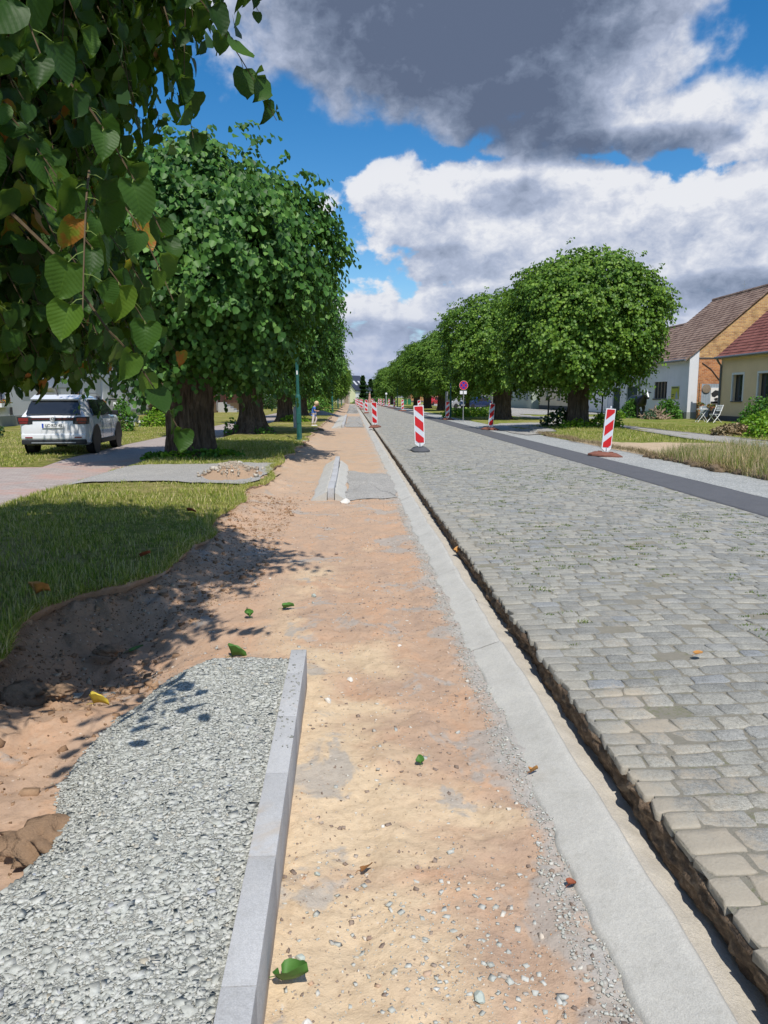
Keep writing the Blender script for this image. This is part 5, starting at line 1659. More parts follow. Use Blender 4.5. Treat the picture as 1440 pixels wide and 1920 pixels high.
def outbuilding():
    t = empty('outbuilding', (0, 0, 0)); tag(t, 'white outbuilding with dark green doors beyond the cow statue', 'building')
    X = 22.05
    w = MB(); hole = [(57.6, 59.9, .12, 2.35), (57.0, 57.35, .9, 2.3), (61.3, 63.1, .12, 2.3)]
    wall_with_holes(w, 56.42, 70.0, .12, 3.9, hole, X, 1)
    w.build('wall', M['white_wall'], t)
    for a, b, c, d in ((57.6, 59.9, .12, 2.35), (61.3, 63.1, .12, 2.3)):
        m = MB(); m.box(X + .1, X + .16, a, b, c, d)
        for k_ in range(1, 6): m.box(X + .09, X + .0995, a + (b - a) * k_ / 6 - .01, a + (b - a) * k_ / 6 + .01, c, d)
        dr = m.build('door', M['green_door'], t)
        m = MB(); m.box(X + .05, X + .085, a + .15, a + .2, 1.0, 1.15); m.build('handle', M['metal'], dr)
    window(t, X, 1, 57.0, 57.35, .9, 2.3, 1, frame='dark', sill=None)
    m = MB(); m.lathe([(.12, -.06), (.13, 0), (.1, .06)], (X - .1, 58.4, 2.9), 12, axis='X'); m.build('wall_lamp', M['black_metal'], t)
    gable_roof(t, 56.4, 70.1, X, 26.5, 3.9, 7.2, 1, 'roof_brown', .3, 16)
    downpipe(t, X - .08, 56.6, .1, 3.8)
    m = MB()
    for k_ in range(9): m.box(X - .06, X - .012, 64.2 + k_ * .62, 64.2 + k_ * .62 + .56, .2, 2.3)
    m.build('board_panel', M['plain_white'], t)
outbuilding()

# --- yellow house with red roof
def yellow_house():
    t = empty('yellow_house', (0, 0, 0)); tag(t, 'pale yellow house with a dark red tiled roof at the right picture edge', 'house')
    X, Y0, Y1 = 22.0, 20.0, 44.4
    holes = [(41.75, 42.9, 1.28, 2.78), (39.0, 40.15, 1.28, 2.78), (35.6, 36.75, 1.28, 2.78), (31.8, 32.95, 1.28, 2.78)]
    w = MB(); wall_with_holes(w, Y0, Y1, .42, 4.1, holes, X, 1)
    gable_wall(w, X + .36, 27.0, 32.0, .42, 4.1, 8.4, Y1 - .36, Y1 - .002)
    w.build('wall', M['yellow_wall'], t)
    p = MB(); p.box(X - .015, X + .3, Y0, Y1 - .01, .0, .418); p.build('plinth', M['plinth'], t)
    c = MB(); c.box(X - .08, X - .002, Y0, Y1 - .01, 3.72, 4.0); c.build('cornice', M['cream_wall'], t)
    for a, b, c_, d in holes:
        window(t, X, 1, a, b, c_, d, 1, frame='dark', sill='sill', surround='white_wall', depth=.18)
    gable_roof(t, Y0, Y1 + .12, X, 27.0, 4.12, 8.75, 1, 'roof_red', .32, 26)
    m = MB(); m.tube([(21.62, 44.25, 3.78), (21.75, 44.25, 3.55), (21.93, 44.28, 3.35), (21.93, 44.28, .1)], .06, 8); m.build('downpipe', M['grey_pipe'], t, smooth=True)
yellow_house()

def gate():
    t = empty('yard_gate', (0, 0, 0)); tag(t, 'pale blue board gate with a black and white cow sign between the two houses', 'gate')
    m = MB()
    for k_ in range(11): m.box(22.19 + k_ * .165, 22.19 + k_ * .165 + .155, 47.2, 47.24, .25, 2.35)
    m.build('board_panel', M['blue_grey'], t)
    m = MB()
    for z in (.5, 1.3, 2.2): m.box(22.19, 24.0, 47.245, 47.29, z, z + .09)
    m.build('rails', M['blue_grey'], t)
    m = MB(); m.box(22.07, 22.185, 47.15, 47.27, .1, 2.4); m.build('post', M['brick_orange'], t)
    s = MB(); s.box(22.80, 23.45, 47.165, 47.195, .85, 2.1); sg = s.build('cow_sign', M['plain_white'], t)
    s = MB(); s.add([(22.83, 47.16, 1.75), (23.08, 47.16, 1.95), (23.43, 47.16, 1.9), (23.43, 47.16, 1.55), (23.23, 47.16, 1.62), (23.08, 47.16, 1.5), (22.89, 47.16, 1.55)], [(0, 1, 2, 3, 4, 5, 6)])
    s.add([(22.83, 47.16, 1.12), (23.43, 47.16, 1.12), (23.43, 47.16, 1.24), (22.83, 47.16, 1.24)], [(0, 1, 2, 3)])
    s.add([(23.01, 47.16, 1.40), (23.13, 47.16, 1.30), (23.31, 47.16, 1.42), (23.18, 47.16, 1.48)], [(0, 1, 2, 3)])
    s.build('cow_picture', M['dark'], sg)
    s = MB(); s.lathe([(.02, -.02), (.28, 0), (.02, .02)], (22.5, 47.14, 2.05), 14, axis='Y'); s.build('wreath', M['wood'], t)
gate()

def bistro():
    t = empty('garden_table', (19.5, 41.2, .14)); tag(t, 'small white folding table with flower pots in front of the gate', 'table')
    m = MB(); m.lathe([(.30, .70), (.31, .71), (.30, .73)], seg=20); m.build('tabletop', M['plain_white'], t)
    for s in (-1, 1):
        for e in (-1, 1):
            m = MB(); m.tube([(e * .28 * s, s * .16, 0), (-e * .22 * s, s * .16, .70)], .016, 6); m.build('leg', M['plain_white'], t)
    c = empty('garden_chair', (19.75, 40.2, .14), R(115)); tag(c, 'white folding garden chair beside the table, back to the yellow house', 'chair')
    m = MB()
    for k_ in range(6): m.box(-.20, .20, -.2 + k_ * .07, -.2 + k_ * .07 + .055, .44, .46)
    m.build('seat', M['plain_white'], c)
    for s in (-1, 1):
        m = MB(); m.tube([(s * .21, .36, 0), (s * .21, -.1, .42), (s * .21, -.36, .95)], .018, 6); m.build('back_leg', M['plain_white'], c)
        m = MB(); m.tube([(s * .18, -.34, 0), (s * .18, -.05, .2), (s * .18, .2, .44)], .018, 6); m.build('front_leg', M['plain_white'], c)
    m = MB()
    for k_ in range(4): m.box(-.19, .19, -.30 - k_ * .035, -.285 - k_ * .035, .62 + k_ * .09, .68 + k_ * .09)
    m.build('backrest', M['plain_white'], c)
    for lab, x, y, z, s in (('red geranium in a pot on the small white table, left one', 19.4, 41.2, .87, .2), ('red geranium in a pot, right one beside the white chair', 20.1, 41.4, .75, .26)):
        p = empty('flower_pot', (x, y, z)); tag(p, lab, 'flower pot', 'potted flowers at the white table')
        m = MB(); m.lathe([(.07, 0), (.11, .16), (.115, .18)], seg=14); m.build('pot', M['plain_white'] if z > .8 else M['clod'], p)
        V, F, uv = leaf_blob(s, s, s * .9, 160, .07, 5); o = np_mesh('flowers', V + np.array([0, 0, .17]), F, M['flower_red'], p)
        if z < .8:
            m = MB(); m.lathe([(.14, -.61), (.16, -.3), (.14, -.003)], seg=12); m.build('plant_stand', M['black_metal'], p)
bistro()

# --- further houses along the right side
def far_house(name, label, X, Y0, Y1, eave, ridge, wall, roof, wins, sgn=1, plinth='plinth', z0=.1, depth=5.0, win_h=(1.2, 2.4), doors=()):
    t = empty(name, (0, 0, 0)); tag(t, label, 'house')
    holes = [(a, a + 1.1, win_h[0], win_h[1]) for a in wins] + [(a, a + 1.05, z0 + .5, 2.6) for a in doors]
    w = MB(); wall_with_holes(w, Y0, Y1, z0 + .5, eave, holes, X, sgn)
    xa = X + sgn * .36; xr = X + sgn * depth; xb = X + sgn * 2 * depth
    gable_wall(w, xa, xr, xb, z0 + .5, eave, ridge - .12, Y0 + .002, Y0 + .3)
    w.build('wall', M[wall], t)
    p = MB(); x0, x1 = sorted((X - sgn * .015, X + sgn * .3)); p.box(x0, x1, Y0 - .01, Y1, 0, z0 + .498)
    x0, x1 = sorted((X + sgn * .31, xb)); p.box(x0, x1, Y0 - .012, Y0 + .3, 0, z0 + .498)
    p.build('plinth', M[plinth], t)
    for a in wins: window(t, X, sgn, a, a + 1.1, win_h[0], win_h[1], 2)
    for a in doors:
        m = MB(); x0, x1 = sorted((X + sgn * .15, X + sgn * .2)); m.box(x0, x1, a, a + 1.05, z0 + .5, 2.6); d = m.build('door', M['green_door'], t)
        m = MB(); x0, x1 = sorted((X + sgn * .10, X + sgn * .145)); m.box(x0, x1, a + .1, a + .14, 1.3, 1.45); m.build('handle', M['metal'], d)
    gable_roof(t, Y0 - .1, Y1 + .1, X, xr, eave, ridge, sgn, roof, .3, 14)
    return t
far_house('cream_house', 'cream house with a dark plinth behind the big round linden', 22, 71.5, 88, 3.9, 8.0, 'cream_wall', 'roof_brown', [74, 79, 84])
far_house('green_house', 'grey-green house seen right of the broad dark trunk', 21.6, 90, 106, 4.2, 8.2, 'green_wall', 'roof_red', [92, 96.5, 101], plinth='green_wall')
far_house('village_house', 'house with white walls over a red brick base behind the no-stopping sign', 22, 128, 158, 4.2, 8.5, 'white_wall', 'roof_red', [131, 136, 141, 148], plinth='brick_orange', z0=.9)
far_house('village_house', 'cream-coloured house hidden behind the lindens before the white one', 22.5, 108, 126, 4.0, 8.0, 'cream_wall', 'roof_brown', [111, 116, 121])
far_house('village_house', 'last house with an orange gable at the far right end', 16, 205, 216, 5.2, 9.0, 'brick_orange', 'roof_red', [206, 210])

# --- left side
def left_building():
    t = empty('apartment_building', (0, 0, 0)); tag(t, 'long white rendered building with roller blinds behind the white car', 'building')
    X = -17.8
    specs = [(38.2, 39.7, 1.25, 2.7, .62), (41.3, 42.3, 1.9, 2.8, 0), (48.7, 50.9, 1.57, 3.0, .72), (53.4, 54.9, 1.15, 2.85, .75), (56.4, 57.3, 1.7, 2.8, 0), (64.6, 65.9, 1.05, 2.8, .82), (67.4, 68.7, 1.05, 2.8, .82)]
    holes = [s[:4] for s in specs] + [(s[0], s[1], s[2] + 2.9, s[3] + 2.9) for s in specs]
    w = MB(); wall_with_holes(w, 33, 71.6, .55, 6.6, holes, X, -1)
    gable_wall(w, X - .36, -23, -28, .55, 6.6, 9.4, 33.002, 33.3)
    w.build('wall', M['left_white'], t)
    p = MB(); p.box(X - .3, X + .02, 33, 71.6, -.2, .548); p.build('plinth', M['plinth_grey'], t)
    p = MB(); p.box(X + .002, X + .05, 33, 71.6, 3.5, 3.62); p.build('string_course', M['left_white'], t)
    for (a, b, c, d, bl) in specs:
        window(t, X, -1, a, b, c, d, 2, blind=bl); window(t, X, -1, a, b, c + 2.9, d + 2.9, 2, blind=bl * .6)
    for y in (46.3, 60.6, 71.4):
        m = MB(); m.tube([(X + .09, y, 6.4), (X + .09, y, .1)], .05, 8); m.build('downpipe', M['grey_pipe'], t, smooth=True)
    gable_roof(t, 32.9, 71.7, X, -23, 6.65, 10.0, -1, 'roof_brown', .35, 18)
    m = MB(); m.box(X + .02, X + .9, 43.6, 46.0, 2.0, 2.08); cn = m.build('door_canopy', M['metal'], t)
    m = MB()
    for k_ in range(3): m.box(X + .004 , X + .12, 40.0 + k_ * .02, 40.03 + k_ * .02, .6, 1.2)
    m.build('door_bell_panel', M['dark'], t)
left_building()
for i, (y, z, lab, w_) in enumerate([(39.0, 1.12, 'flower box with orange blossoms under the window left of the white car', 1.2), (49.8, 1.42, 'flower box under the window above the white car roof', 1.6), (54.1, 1.0, 'dark planted flower box right of the grey mailboxes', 1.1),
                         (65.2, .92, 'flower box under the left one of the two narrow windows', 1.0), (68.0, .92, 'flower box under the right one of the two narrow windows', 1.0)]):
    p = empty('flower_box', (-17.62, y, z)); tag(p, lab, 'flower box', 'flower boxes on the white building')
    m = MB(); m.box(-.1, .16, -w_ / 2, w_ / 2, -.12, .08, bev=.01); m.build('box', M['white_plastic'], p)
    V, F, uv = leaf_blob(.2, w_ / 2, .22, 200, .07, 31 + i); np_mesh('flowers', V + np.array([.03, 0, .08]), F, M['flower_red'], p)

def red_house():
    t = empty('brick_house', (0, 0, 0)); tag(t, 'dark red brick house with entrance steps, seen between the first two left trunks', 'house')
    X = -13.4
    holes = [(69.5, 70.8, 1.3, 3.2), (72.6, 73.9, 1.3, 3.2), (80.5, 81.8, 1.3, 3.2), (84, 85.3, 1.3, 3.2), (76.2, 77.6, 1.0, 3.4)]
    w = MB(); wall_with_holes(w, 66.5, 92, .9, 5.2, holes, X, -1)
    gable_wall(w, X - .36, -18, -22.5, .9, 5.2, 9, 66.502, 66.8)
    w.build('wall', M['brick_red'], t)
    p = MB(); p.box(X - .3, X + .03, 66.5, 92, -.2, .898); p.build('plinth', M['clod'], t)
    for a, b, c, d in holes[:4]: window(t, X, -1, a, b, c, d, 2, surround='flat' if False else None)
    m = MB()
    for a, b, c, d in holes[:4]:
        for (a1, b1, c1, d1) in ((a - .16, a - .003, c, d + .16), (b + .003, b + .16, c, d + .16), (a, b, d + .003, d + .16)):
            m.box(X + .003, X + .06, a1, b1, c1, d1)
    m.build('window_surrounds', M['flower_red'] if False else simple('red_trim', (.42, .10, .07), .7, .3), t)
    m = MB(); m.box(X - .2, X - .15, 76.2, 77.6, 1.0, 3.4); d = m.build('door', simple('brown_door', (.10, .05, .03), .5, .4), t)
    m = MB(); m.box(X - .14, X - .10, 76.3, 76.36, 1.9, 2.1); m.build('handle', M['metal'], d)
    m = MB()
    for k_ in range(5): m.box(X + .04, X + 1.9 - k_ * .32, 75.9, 77.9, .0 + k_ * .2, .2 + k_ * .2 - .002)
    m.build('steps', M['kerb'], t)
    m = MB(); m.tube([(X + .1, 75.0, 5.2), (X + .1, 75.0, .2)], .06, 8); m.build('downpipe', M['metal'], t, smooth=True)
    gable_roof(t, 66.4, 92.1, X, -18, 5.2, 9.2, -1, 'roof_red', .3, 14)
red_house()

def hedge_row():
    for i, (x, y, s, h) in enumerate([(-12.0, 98, 2.4, 2.6), (-11.5, 104, 2.6, 3.0), (-11, 112, 2.8, 2.8), (-10.5, 122, 3.0, 3.2), (-10, 136, 3.4, 3.2)]):
        shrub('garden_hedge', ['dark leafy hedge beyond the red brick house, nearest clump', 'second clump of the hedge beyond the brick house', 'third clump of the hedge beyond the brick house', 'fourth clump of the hedge beyond the brick house', 'farthest clump of the hedge beyond the brick house'][i], (x, y, 0), s, 3.2, h, 900, .26, 'dark_leaf', 140 + i, 'hedge', group='hedge beyond the brick house')
hedge_row()

# --- end of the street
def end_buildings():
    t = empty('gable_house', (-2.6, 235, 0), R(-38)); tag(t, 'pale yellow house with a dark blue tiled roof at the end of the street', 'house')
    w = MB(); w.prism([(-4.5, 0), (4.5, 0), (4.5, 3.9), (0, 8.0), (-4.5, 3.9)], 0, .3, 0, 'Y'); w.build('gable_wall', simple('pale_yellow_render', (.72, .70, .46), .9, .1, var=.03), t)
    w = MB(); w.box(4.2, 4.5, .302, 8, 0, 3.9); w.build('side_wall', M['white_wall'], t)
    r = MB()
    for s in (1, -1): r.prism([(s * 4.9, 3.5), (0, 8.1), (0, 8.3), (s * 4.9, 3.75)], -.3, 8.3, 0, 'Y')
    rf = r.build('roof', M['dark'] if False else simple('dark_roof_tiles', (.035, .042, .065), .5, .4), t)
    for y in (2.0, 4.4):
        s = MB(); s.prism([(2.0, 6.50), (3.4, 5.19), (3.45, 5.26), (2.05, 6.57)], y, y + .9, 0, 'Y'); s.build('skylight', M['blind'], rf)
    s = MB(); s.box(4.52, 4.56, 2, 4.6, .1, 2.2); s.build('garage_door', M['black_metal'], t)
    b = empty('barn', (-1.8, 172, 0)); tag(b, 'grey rendered shed at the far end of the trench', 'shed')
    w = MB(); w.box(-1.6, 1.3, 0, 6, 0, 2.4); w.build('wall', mat_plaster('grey_render', (.42, .38, .33), .3), b)
    w = MB(); w.prism([(-1.8, 2.402), (1.45, 2.402), (1.45, 2.52), (-.2, 3.1), (-1.8, 2.7)], -.15, 6.1, 0, 'Y'); w.build('roof', simple('old_roof', (.11, .10, .095), .9, .2), b)
    w = MB(); w.box(.1, 1.0, -.05, -.004, 0, 1.9); w.build('door', M['wood'], b)
    m = empty('monument', (4.35, 186, -.3)); tag(m, 'reddish stone monument with a figure on top at the end of the street', 'monument')
    w = MB(); w.box(-.45, .45, -.45, .45, 0, .5, bev=.03); w.box(-.33, .33, -.33, .33, .5, 1.5, bev=.03); w.build('pedestal', simple('red_sandstone', (.46, .24, .18), .85, .2), m)
    w = MB(); w.lathe([(.26, 1.5), (.30, 1.8), (.20, 2.2), (.24, 2.5), (.10, 2.62), (.13, 2.75), (.11, 2.92), (.02, 2.98)], seg=14); w.build('figure', simple('red_sandstone_figure', (.50, .27, .21), .85, .2), m, smooth=True)
end_buildings()
def conifer(label, loc, h, r, seed):
    t = empty('conifer', loc); tag(t, label, 'tree', 'dark conifers at the end of the street')
    m = MB(); m.tube([(0, 0, -.3), (0, 0, h * .98)], [.25, .03], 8); m.build('trunk', M['bark'], t)
    rg = np.random.default_rng(seed); n = 2600
    z = h * (.12 + .88 * rg.random(n) ** 1.2); a = rg.uniform(0, 6.28, n)
    lay = .75 + .35 * np.sin(z * 5.0)
    rr = r * (1 - z / h) ** .8 * lay * rg.uniform(.45, 1.05, n) + .05
    P = np.column_stack([rr * np.cos(a), rr * np.sin(a), z])
    ax = np.column_stack([np.cos(a), np.sin(a), np.full(n, -.25)]) + rg.normal(0, .2, (n, 3))
    V, F, uv = leaf_set(P, ax, np.tile([0, 0, 1.], (n, 1)) + rg.normal(0, .3, (n, 3)), .5 * rg.uniform(.6, 1.2, n))
    np_mesh('crown', V, F, M['dark_leaf'], t)
conifer('tall dark conifer right of the pale yellow house', (3.4, 235, -.4), 8.6, 1.9, 1)
conifer('dark conifer behind the reddish monument', (5.9, 240, -.4), 7.6, 1.9, 2)
conifer('smaller dark conifer between the two taller ones', (4.6, 238, -.4), 5.6, 1.7, 3)
for i, (x, y, h, r) in enumerate([(10, 260, 9, 5), (20, 255, 10, 6), (-9, 250, 10, 6), (-19, 240, 11, 7), (30, 240, 10, 7), (34, 190, 9, 6), (40, 150, 10, 7), (-36, 90, 10, 6), (-34, 60, 10, 6), (-32, 25, 9, 6), (44, 90, 10, 7), (46, 40, 10, 7)]):
    tt, _ = make_tree('leafy tree closing the view, number' if False else ['tree behind the monument hedge', 'tree behind the orange gable at the end', 'tree behind the pale yellow house', 'tree far behind the left linden row', 'tree far behind the right lindens', 'tree behind the farthest right houses', 'tree behind the white and brick house',
        'tree behind the long white building, far end', 'tree behind the long white building, middle', 'tree behind the near end of the white building', 'tree behind the grey-green house', 'tree behind the white house roof'][i], (x, y, -.4), 70 + i, 3.5, 1, 7, .35, 2.6, 0, 0, crown=c5, flare=.3, scale=h / 7.2, name='garden_tree', group='garden trees in the distance')

# ------------------------------------------------------------------ warning beacons
M['sign_red'] = simple("reflective_red", (.56, .015, .02), .35, .5, var=.03)
M['sign_white'] = simple("reflective_white", (.60, .63, .69), .35, .5, var=.03)
M['foot_red'] = simple("recycled_rubber", (.20, .085, .06), .85, .2, var=.2, nscale=14, bump=.4)
M['foot_grey'] = simple("grey_rubber", (.09, .095, .105), .8, .25, var=.15, bump=.4)

def clip(poly, nx, ny, d):
    """keep the part of the polygon where nx*x+ny*y<=d"""
    out = []
    for i in range(len(poly)):
        p, q = poly[i], poly[(i + 1) % len(poly)]
        a, b = nx * p[0] + ny * p[1] - d, nx * q[0] + ny * q[1] - d
        if a <= 0: out.append(p)
        if (a < 0) != (b < 0) and a != b:
            t = a / (a - b); out.append((p[0] + (q[0] - p[0]) * t, p[1] + (q[1] - p[1]) * t))
    return out

def make_beacon(sgn, foot):
    """panel in the local xz plane, facing -y; sgn +1 stripes fall to the right, -1 to the left"""
    t = empty('warning_beacon')
    m = MB()
    m.prism([(-.125, .19), (-.03, .115), (.03, .115), (.125, .19), (.125, 1.13), (-.125, 1.13)], -.014, .014, 0, 'Y')
    pn = m.build('panel', M['white_plastic'], t)
    w = MB(); w.prism([(-.105, .215), (.105, .215), (.105, 1.11), (-.105, 1.11)], -.018, -.0145, 0, 'Y'); w.build('reflective_sheet', M['sign_white'], pn)
    rect = [(-.105, .215), (.105, .215), (.105, 1.11), (-.105, 1.11)]
    k = .85 * sgn
    for c in (1.065, .68, .30):
        h = .115
        # band around z = c - k*x
        p = clip(clip(rect, k, 1, c + h), -k, -1, -(c - h))
        if len(p) > 2:
            s = MB(); s.prism(p, -.021, -.0185, 0, 'Y'); s.build('red_stripe', M['sign_red'], pn)
    h = MB(); h.lathe([(.012, 1.131), (.018, 1.15), (.016, 1.18), (.004, 1.19)], seg=10); h.build('top_pin', M['white_plastic'], t, smooth=True)
    b = MB(); b.lathe([(.011, -.026), (.011, .02)], (0, 0, .155), 10, axis='Y'); b.build('bolt', M['metal'], pn)
    f = MB()
    outl = [(-.20, -.30), (-.10, -.40), (.10, -.40), (.20, -.30), (.20, .30), (.10, .40), (-.10, .40), (-.20, .30)]
    V = [(x, y, 0) for x, y in outl] + [(x, y, .035) for x, y in outl] + [(x * .62, y * .62, .105) for x, y in outl]
    n = 8; F = [tuple(range(n))[::-1], tuple(range(2 * n, 3 * n))]
    for r in range(2):
        for i in range(n): F.append((r * n + i, r * n + (i + 1) % n, (r + 1) * n + (i + 1) % n, (r + 1) * n + i))
    f.add(V, F); f.box(-.04, .04, -.18, -.08, .10, .125, bev=.008); f.box(-.04, .04, .08, .18, .10, .125, bev=.008)
    fo = f.build('foot', M[foot], t, smooth=True); fo.rotation_euler[2] = R(0 if sgn > 0 else 58)
    s = MB(); s.tube([(0, 0, .09), (0, 0, .2)], .02, 8); s.build('socket', M['metal'], t)
    return t
bl = make_beacon(1, 'foot_grey'); br = make_beacon(-1, 'foot_red'); bl2 = make_beacon(1, 'foot_red')
beacons = [
    (bl, 1.69, 18.6, -4.5, 4, 'nearest beacon on the cobbles, the only one on a dark grey foot'),
    (bl2, 1.03, 33.8, -3.5, -20, 'second beacon along the cut edge, on a brown foot'),
    (bl2, 1.22, 64, -1.5, -10, 'third beacon along the cut edge of the cobbles'),
    (bl2, 1.10, 84, 0, -16, 'fourth beacon along the cut edge, just left of the third'),
    (bl2, 1.02, 93, 0, -10, 'fifth beacon along the cut edge, half hidden by the fourth'),
    (bl2, .86, 112, 1, 0, 'sixth beacon along the cut edge'), (bl2, .84, 127, 0, 0, 'seventh beacon along the cut edge'), (bl2, .80, 141, 0, 0, 'eighth beacon along the cut edge'),
    (bl2, .82, 156, 0, 0, 'ninth beacon along the cut edge'), (bl2, .80, 172, 0, 0, 'farthest beacon along the cut edge'),
    (br, 6.00, 17.5, 9, 12, 'nearest beacon on the right side, leaning, on the grit beside the asphalt'),
    (br, 5.92, 32.0, 9, 26, 'dark leaning beacon in the tree shade on the right side'),
    (br, 5.93, 46.7, 2, 10, 'beacon right beside the green lamp post on the right side'),
    (br, 5.35, 60.0, 0, 0, 'beacon whose top shows right behind the nearest cobble beacon'),
    (br, 5.10, 76.0, 0, 14, 'fifth beacon of the right row, left of the dark trunks'),
    (br, 5.20, 93.0, 2, 30, 'sixth beacon of the right row'), (br, 5.15, 105.0, -2, 30, 'seventh beacon of the right row'), (br, 4.75, 113.0, 0, 20, 'eighth beacon of the right row'),
    (br, 4.75, 124.0, 0, 20, 'ninth beacon of the right row'), (br, 4.75, 134.0, 0, 20, 'tenth beacon of the right row'), (br, 4.5, 150.0, 0, 20, 'farthest beacon of the right row'),
    (bl2, 2.64, 98.0, 0, 0, 'beacon standing alone in the middle of the cobbles, behind the second one')]
used = set()
for src, x, y, lean, rz, lab in beacons:
    o = copy_tree(src) if id(src) in used else src
    used.add(id(src))
    z = float(crown_z(x)) + .004 if x < 4.77 else (.135 if x < 5.72 else .112)
    o.location = (x, y, z); o.rotation_euler = (0, R(lean * .55), R(rz))
    tag(o, lab, 'warning beacon', 'red and white warning beacons along the roadworks')

# ------------------------------------------------------------------ street lamps
def make_lamp(side):
    """side: direction of the lamp arm along x"""
    t = empty('street_lamp')
    m = MB(); m.lathe([(.082, -.3), (.082, 1.35), (.078, 1.40), (.055, 1.44), (.055, 1.46)], seg=16); m.build('lower_post', M['lamp_green'], t, smooth=True)
    m = MB(); m.lathe([(.052, 1.461), (.048, 3.0), (.040, 5.35)], seg=14); m.build('upper_post', M['lamp_green'], t, smooth=True)
    m = MB(); m.tube([(side * (.24 - .24 * math.cos(R(a))), 0, 5.32 + .30 * math.sin(R(a))) for a in range(0, 181, 12)], .024, 8)
    m.tube([(side * .48, 0, 5.32), (side * .48, 0, 5.15)], .024, 8); m.build('arm', M['lamp_green'], t, smooth=True)
    m = MB(); m.lathe([(.03, 5.16), (.07, 5.10), (.12, 4.98), (.27, 4.80), (.275, 4.77)], (side * .48, 0, 0), 20); sh = m.build('lamp_shade', M['lamp_green'], t, smooth=True)
    m = MB(); m.lathe([(.20, 4.765), (.16, 4.70), (.05, 4.66)], (side * .48, 0, 0), 16); m.build('bulb_cover', M['blind'], sh, smooth=True)
    m = MB(); m.box(-.055, .055, -.086, -.06, .55, .85, bev=.004); m.build('hatch', M['lamp_green'], t)
    m = MB(); m.box(-.02, .02, -.056, -.045, 2.05, 2.17); m.build('number_plate', M['plain_white'], t)
    m = MB(); m.box(-.18, .18, -.18, .18, -.3, .012, bev=.01); m.build('concrete_base', M['kerb'], t)
    return t
ll = make_lamp(1); lr = make_lamp(-1)
used = set()
for src, x, y, z, lab in [(ll, -1.66, 23.7, .15, 'green lamp post rising in front of the second left linden'), (ll, -1.75, 68, .13, 'slim green lamp post beyond the child'), (ll, -1.75, 95, .13, 'far green lamp post on the left, second beyond the child'), (ll, -1.75, 126, .13, 'farthest green lamp post on the left side'),
                     (lr, 6.75, 51.5, .10, 'green lamp post on the right with its bell-shaped shade above the lindens'), (lr, 6.5, 108, .10, 'far green lamp post on the right with an arched top against the tree'), (lr, 6.5, 148, .10, 'thin farthest lamp post on the right')]:
    o = copy_tree(src) if id(src) in used else src
    used.add(id(src)); o.location = (x, y, z); o.rotation_euler[1] = -.018 if x < 0 else 0
    tag(o, lab, 'street lamp', 'green street lamps with bent arms')
def stub_post(label, loc, h, mat):
    t = empty('post', loc); tag(t, label, 'post')
    m = MB(); m.box(-.09, .09, -.05, .05, -.1, h, bev=.01); m.build('shaft', M[mat], t)
    m = MB(); m.box(-.10, .10, -.06, .06, h + .002, h + .03, bev=.008); m.build('cap', M[mat], t)
stub_post('short grey cable post beside the green lamp post on the left', (-2.55, 34.0, .1), .95, 'metal')
stub_post('grey cable post directly left of the right lamp post', (6.62, 52.6, .1), 1.75, 'metal')

# ------------------------------------------------------------------ traffic sign: no stopping
def no_stopping():
    t = empty('traffic_sign', (6.42, 43.3, .22), R(-8)); tag(t, 'round red and blue no-stopping sign on a thin grey post under the lindens', 'traffic sign')
    m = MB(); m.lathe([(.03, -.2), (.03, 2.55)], seg=10); m.build('post', M['metal'], t, smooth=True)
    def disc(r0, r1, y, mat, name, par):
        m = MB(); n = 32; V = []; F = []
        for k in range(n):
            a = 2 * math.pi * k / n
            V += [(r0 * math.cos(a), y, 2.28 + r0 * math.sin(a)), (r1 * math.cos(a), y, 2.28 + r1 * math.sin(a))]
        for k in range(n):
            j = (k + 1) % n
            F.append((2 * k, 2 * j, 2 * j + 1, 2 * k + 1))
        m.add(V, F); return m.build(name, mat, par)
    m = MB(); m.lathe([(.305, -.035), (.305, -.031)], (0, 0, 2.28), 32, axis='Y'); pl = m.build('sign_plate', M['plain_white'], t)
    disc(.225, .295, -.0375, M['sign_red'], 'red_ring', pl)
    disc(.001, .225, -.0385, simple('sign_blue', (.02, .04, .38), .35, .5, var=.02), 'blue_field', pl)
    for a in (45, -45):
        m = MB(); m.box(-.235, .235, -.0405 - .001 * (a > 0), -.039 - .001 * (a > 0), -.032, .032, mat=Matrix.Translation((0, 0, 2.28)) @ Matrix.Rotation(R(a), 4, 'Y')); m.build('red_bar', M['sign_red'], pl)
    for i, x in enumerate((-.15, .12)):
        m = MB(); m.box(x - .10, x + .10, -.045, -.04, 1.70, 1.92); m.build('supplementary_plate', M['plain_white'], t)
no_stopping(); bpy.data.objects['traffic_sign'].scale = (.82, .82, .86)
def bus_pole():
    t = empty('bollard_light', (6.35, 140, .1)); tag(t, 'thin pale post with a round white head near the far right beacons', 'post')
    m = MB(); m.tube([(0, 0, -.1), (0, 0, 1.8)], .05, 8); m.build('shaft', M['blind'], t)
    m = MB(); m.lathe([(.05, 1.8), (.2, 1.95), (.2, 2.15), (.03, 2.25)], seg=12); m.build('head', M['plain_white'], t, smooth=True)
bus_pole()
for i, (x, y) in enumerate([(10.6, 31.6), (8.35, 31.8)]):
    t = empty('tree_stake', (x, y, .2)); tag(t, ['thin dark stake right of the big round linden trunk', 'thin dark stake left of the big round linden trunk'][i], 'stake')
    m = MB(); m.tube([(0, 0, -.2), (.02, 0, 1.35)], .035, 7); m.build('shaft', M['black_metal'], t)
    m = MB(); m.tube([(-.05, 0, 1.2), (.30 if i else -.3, .1, 1.25)], .015, 5); m.build('tie', M['dark'], t)

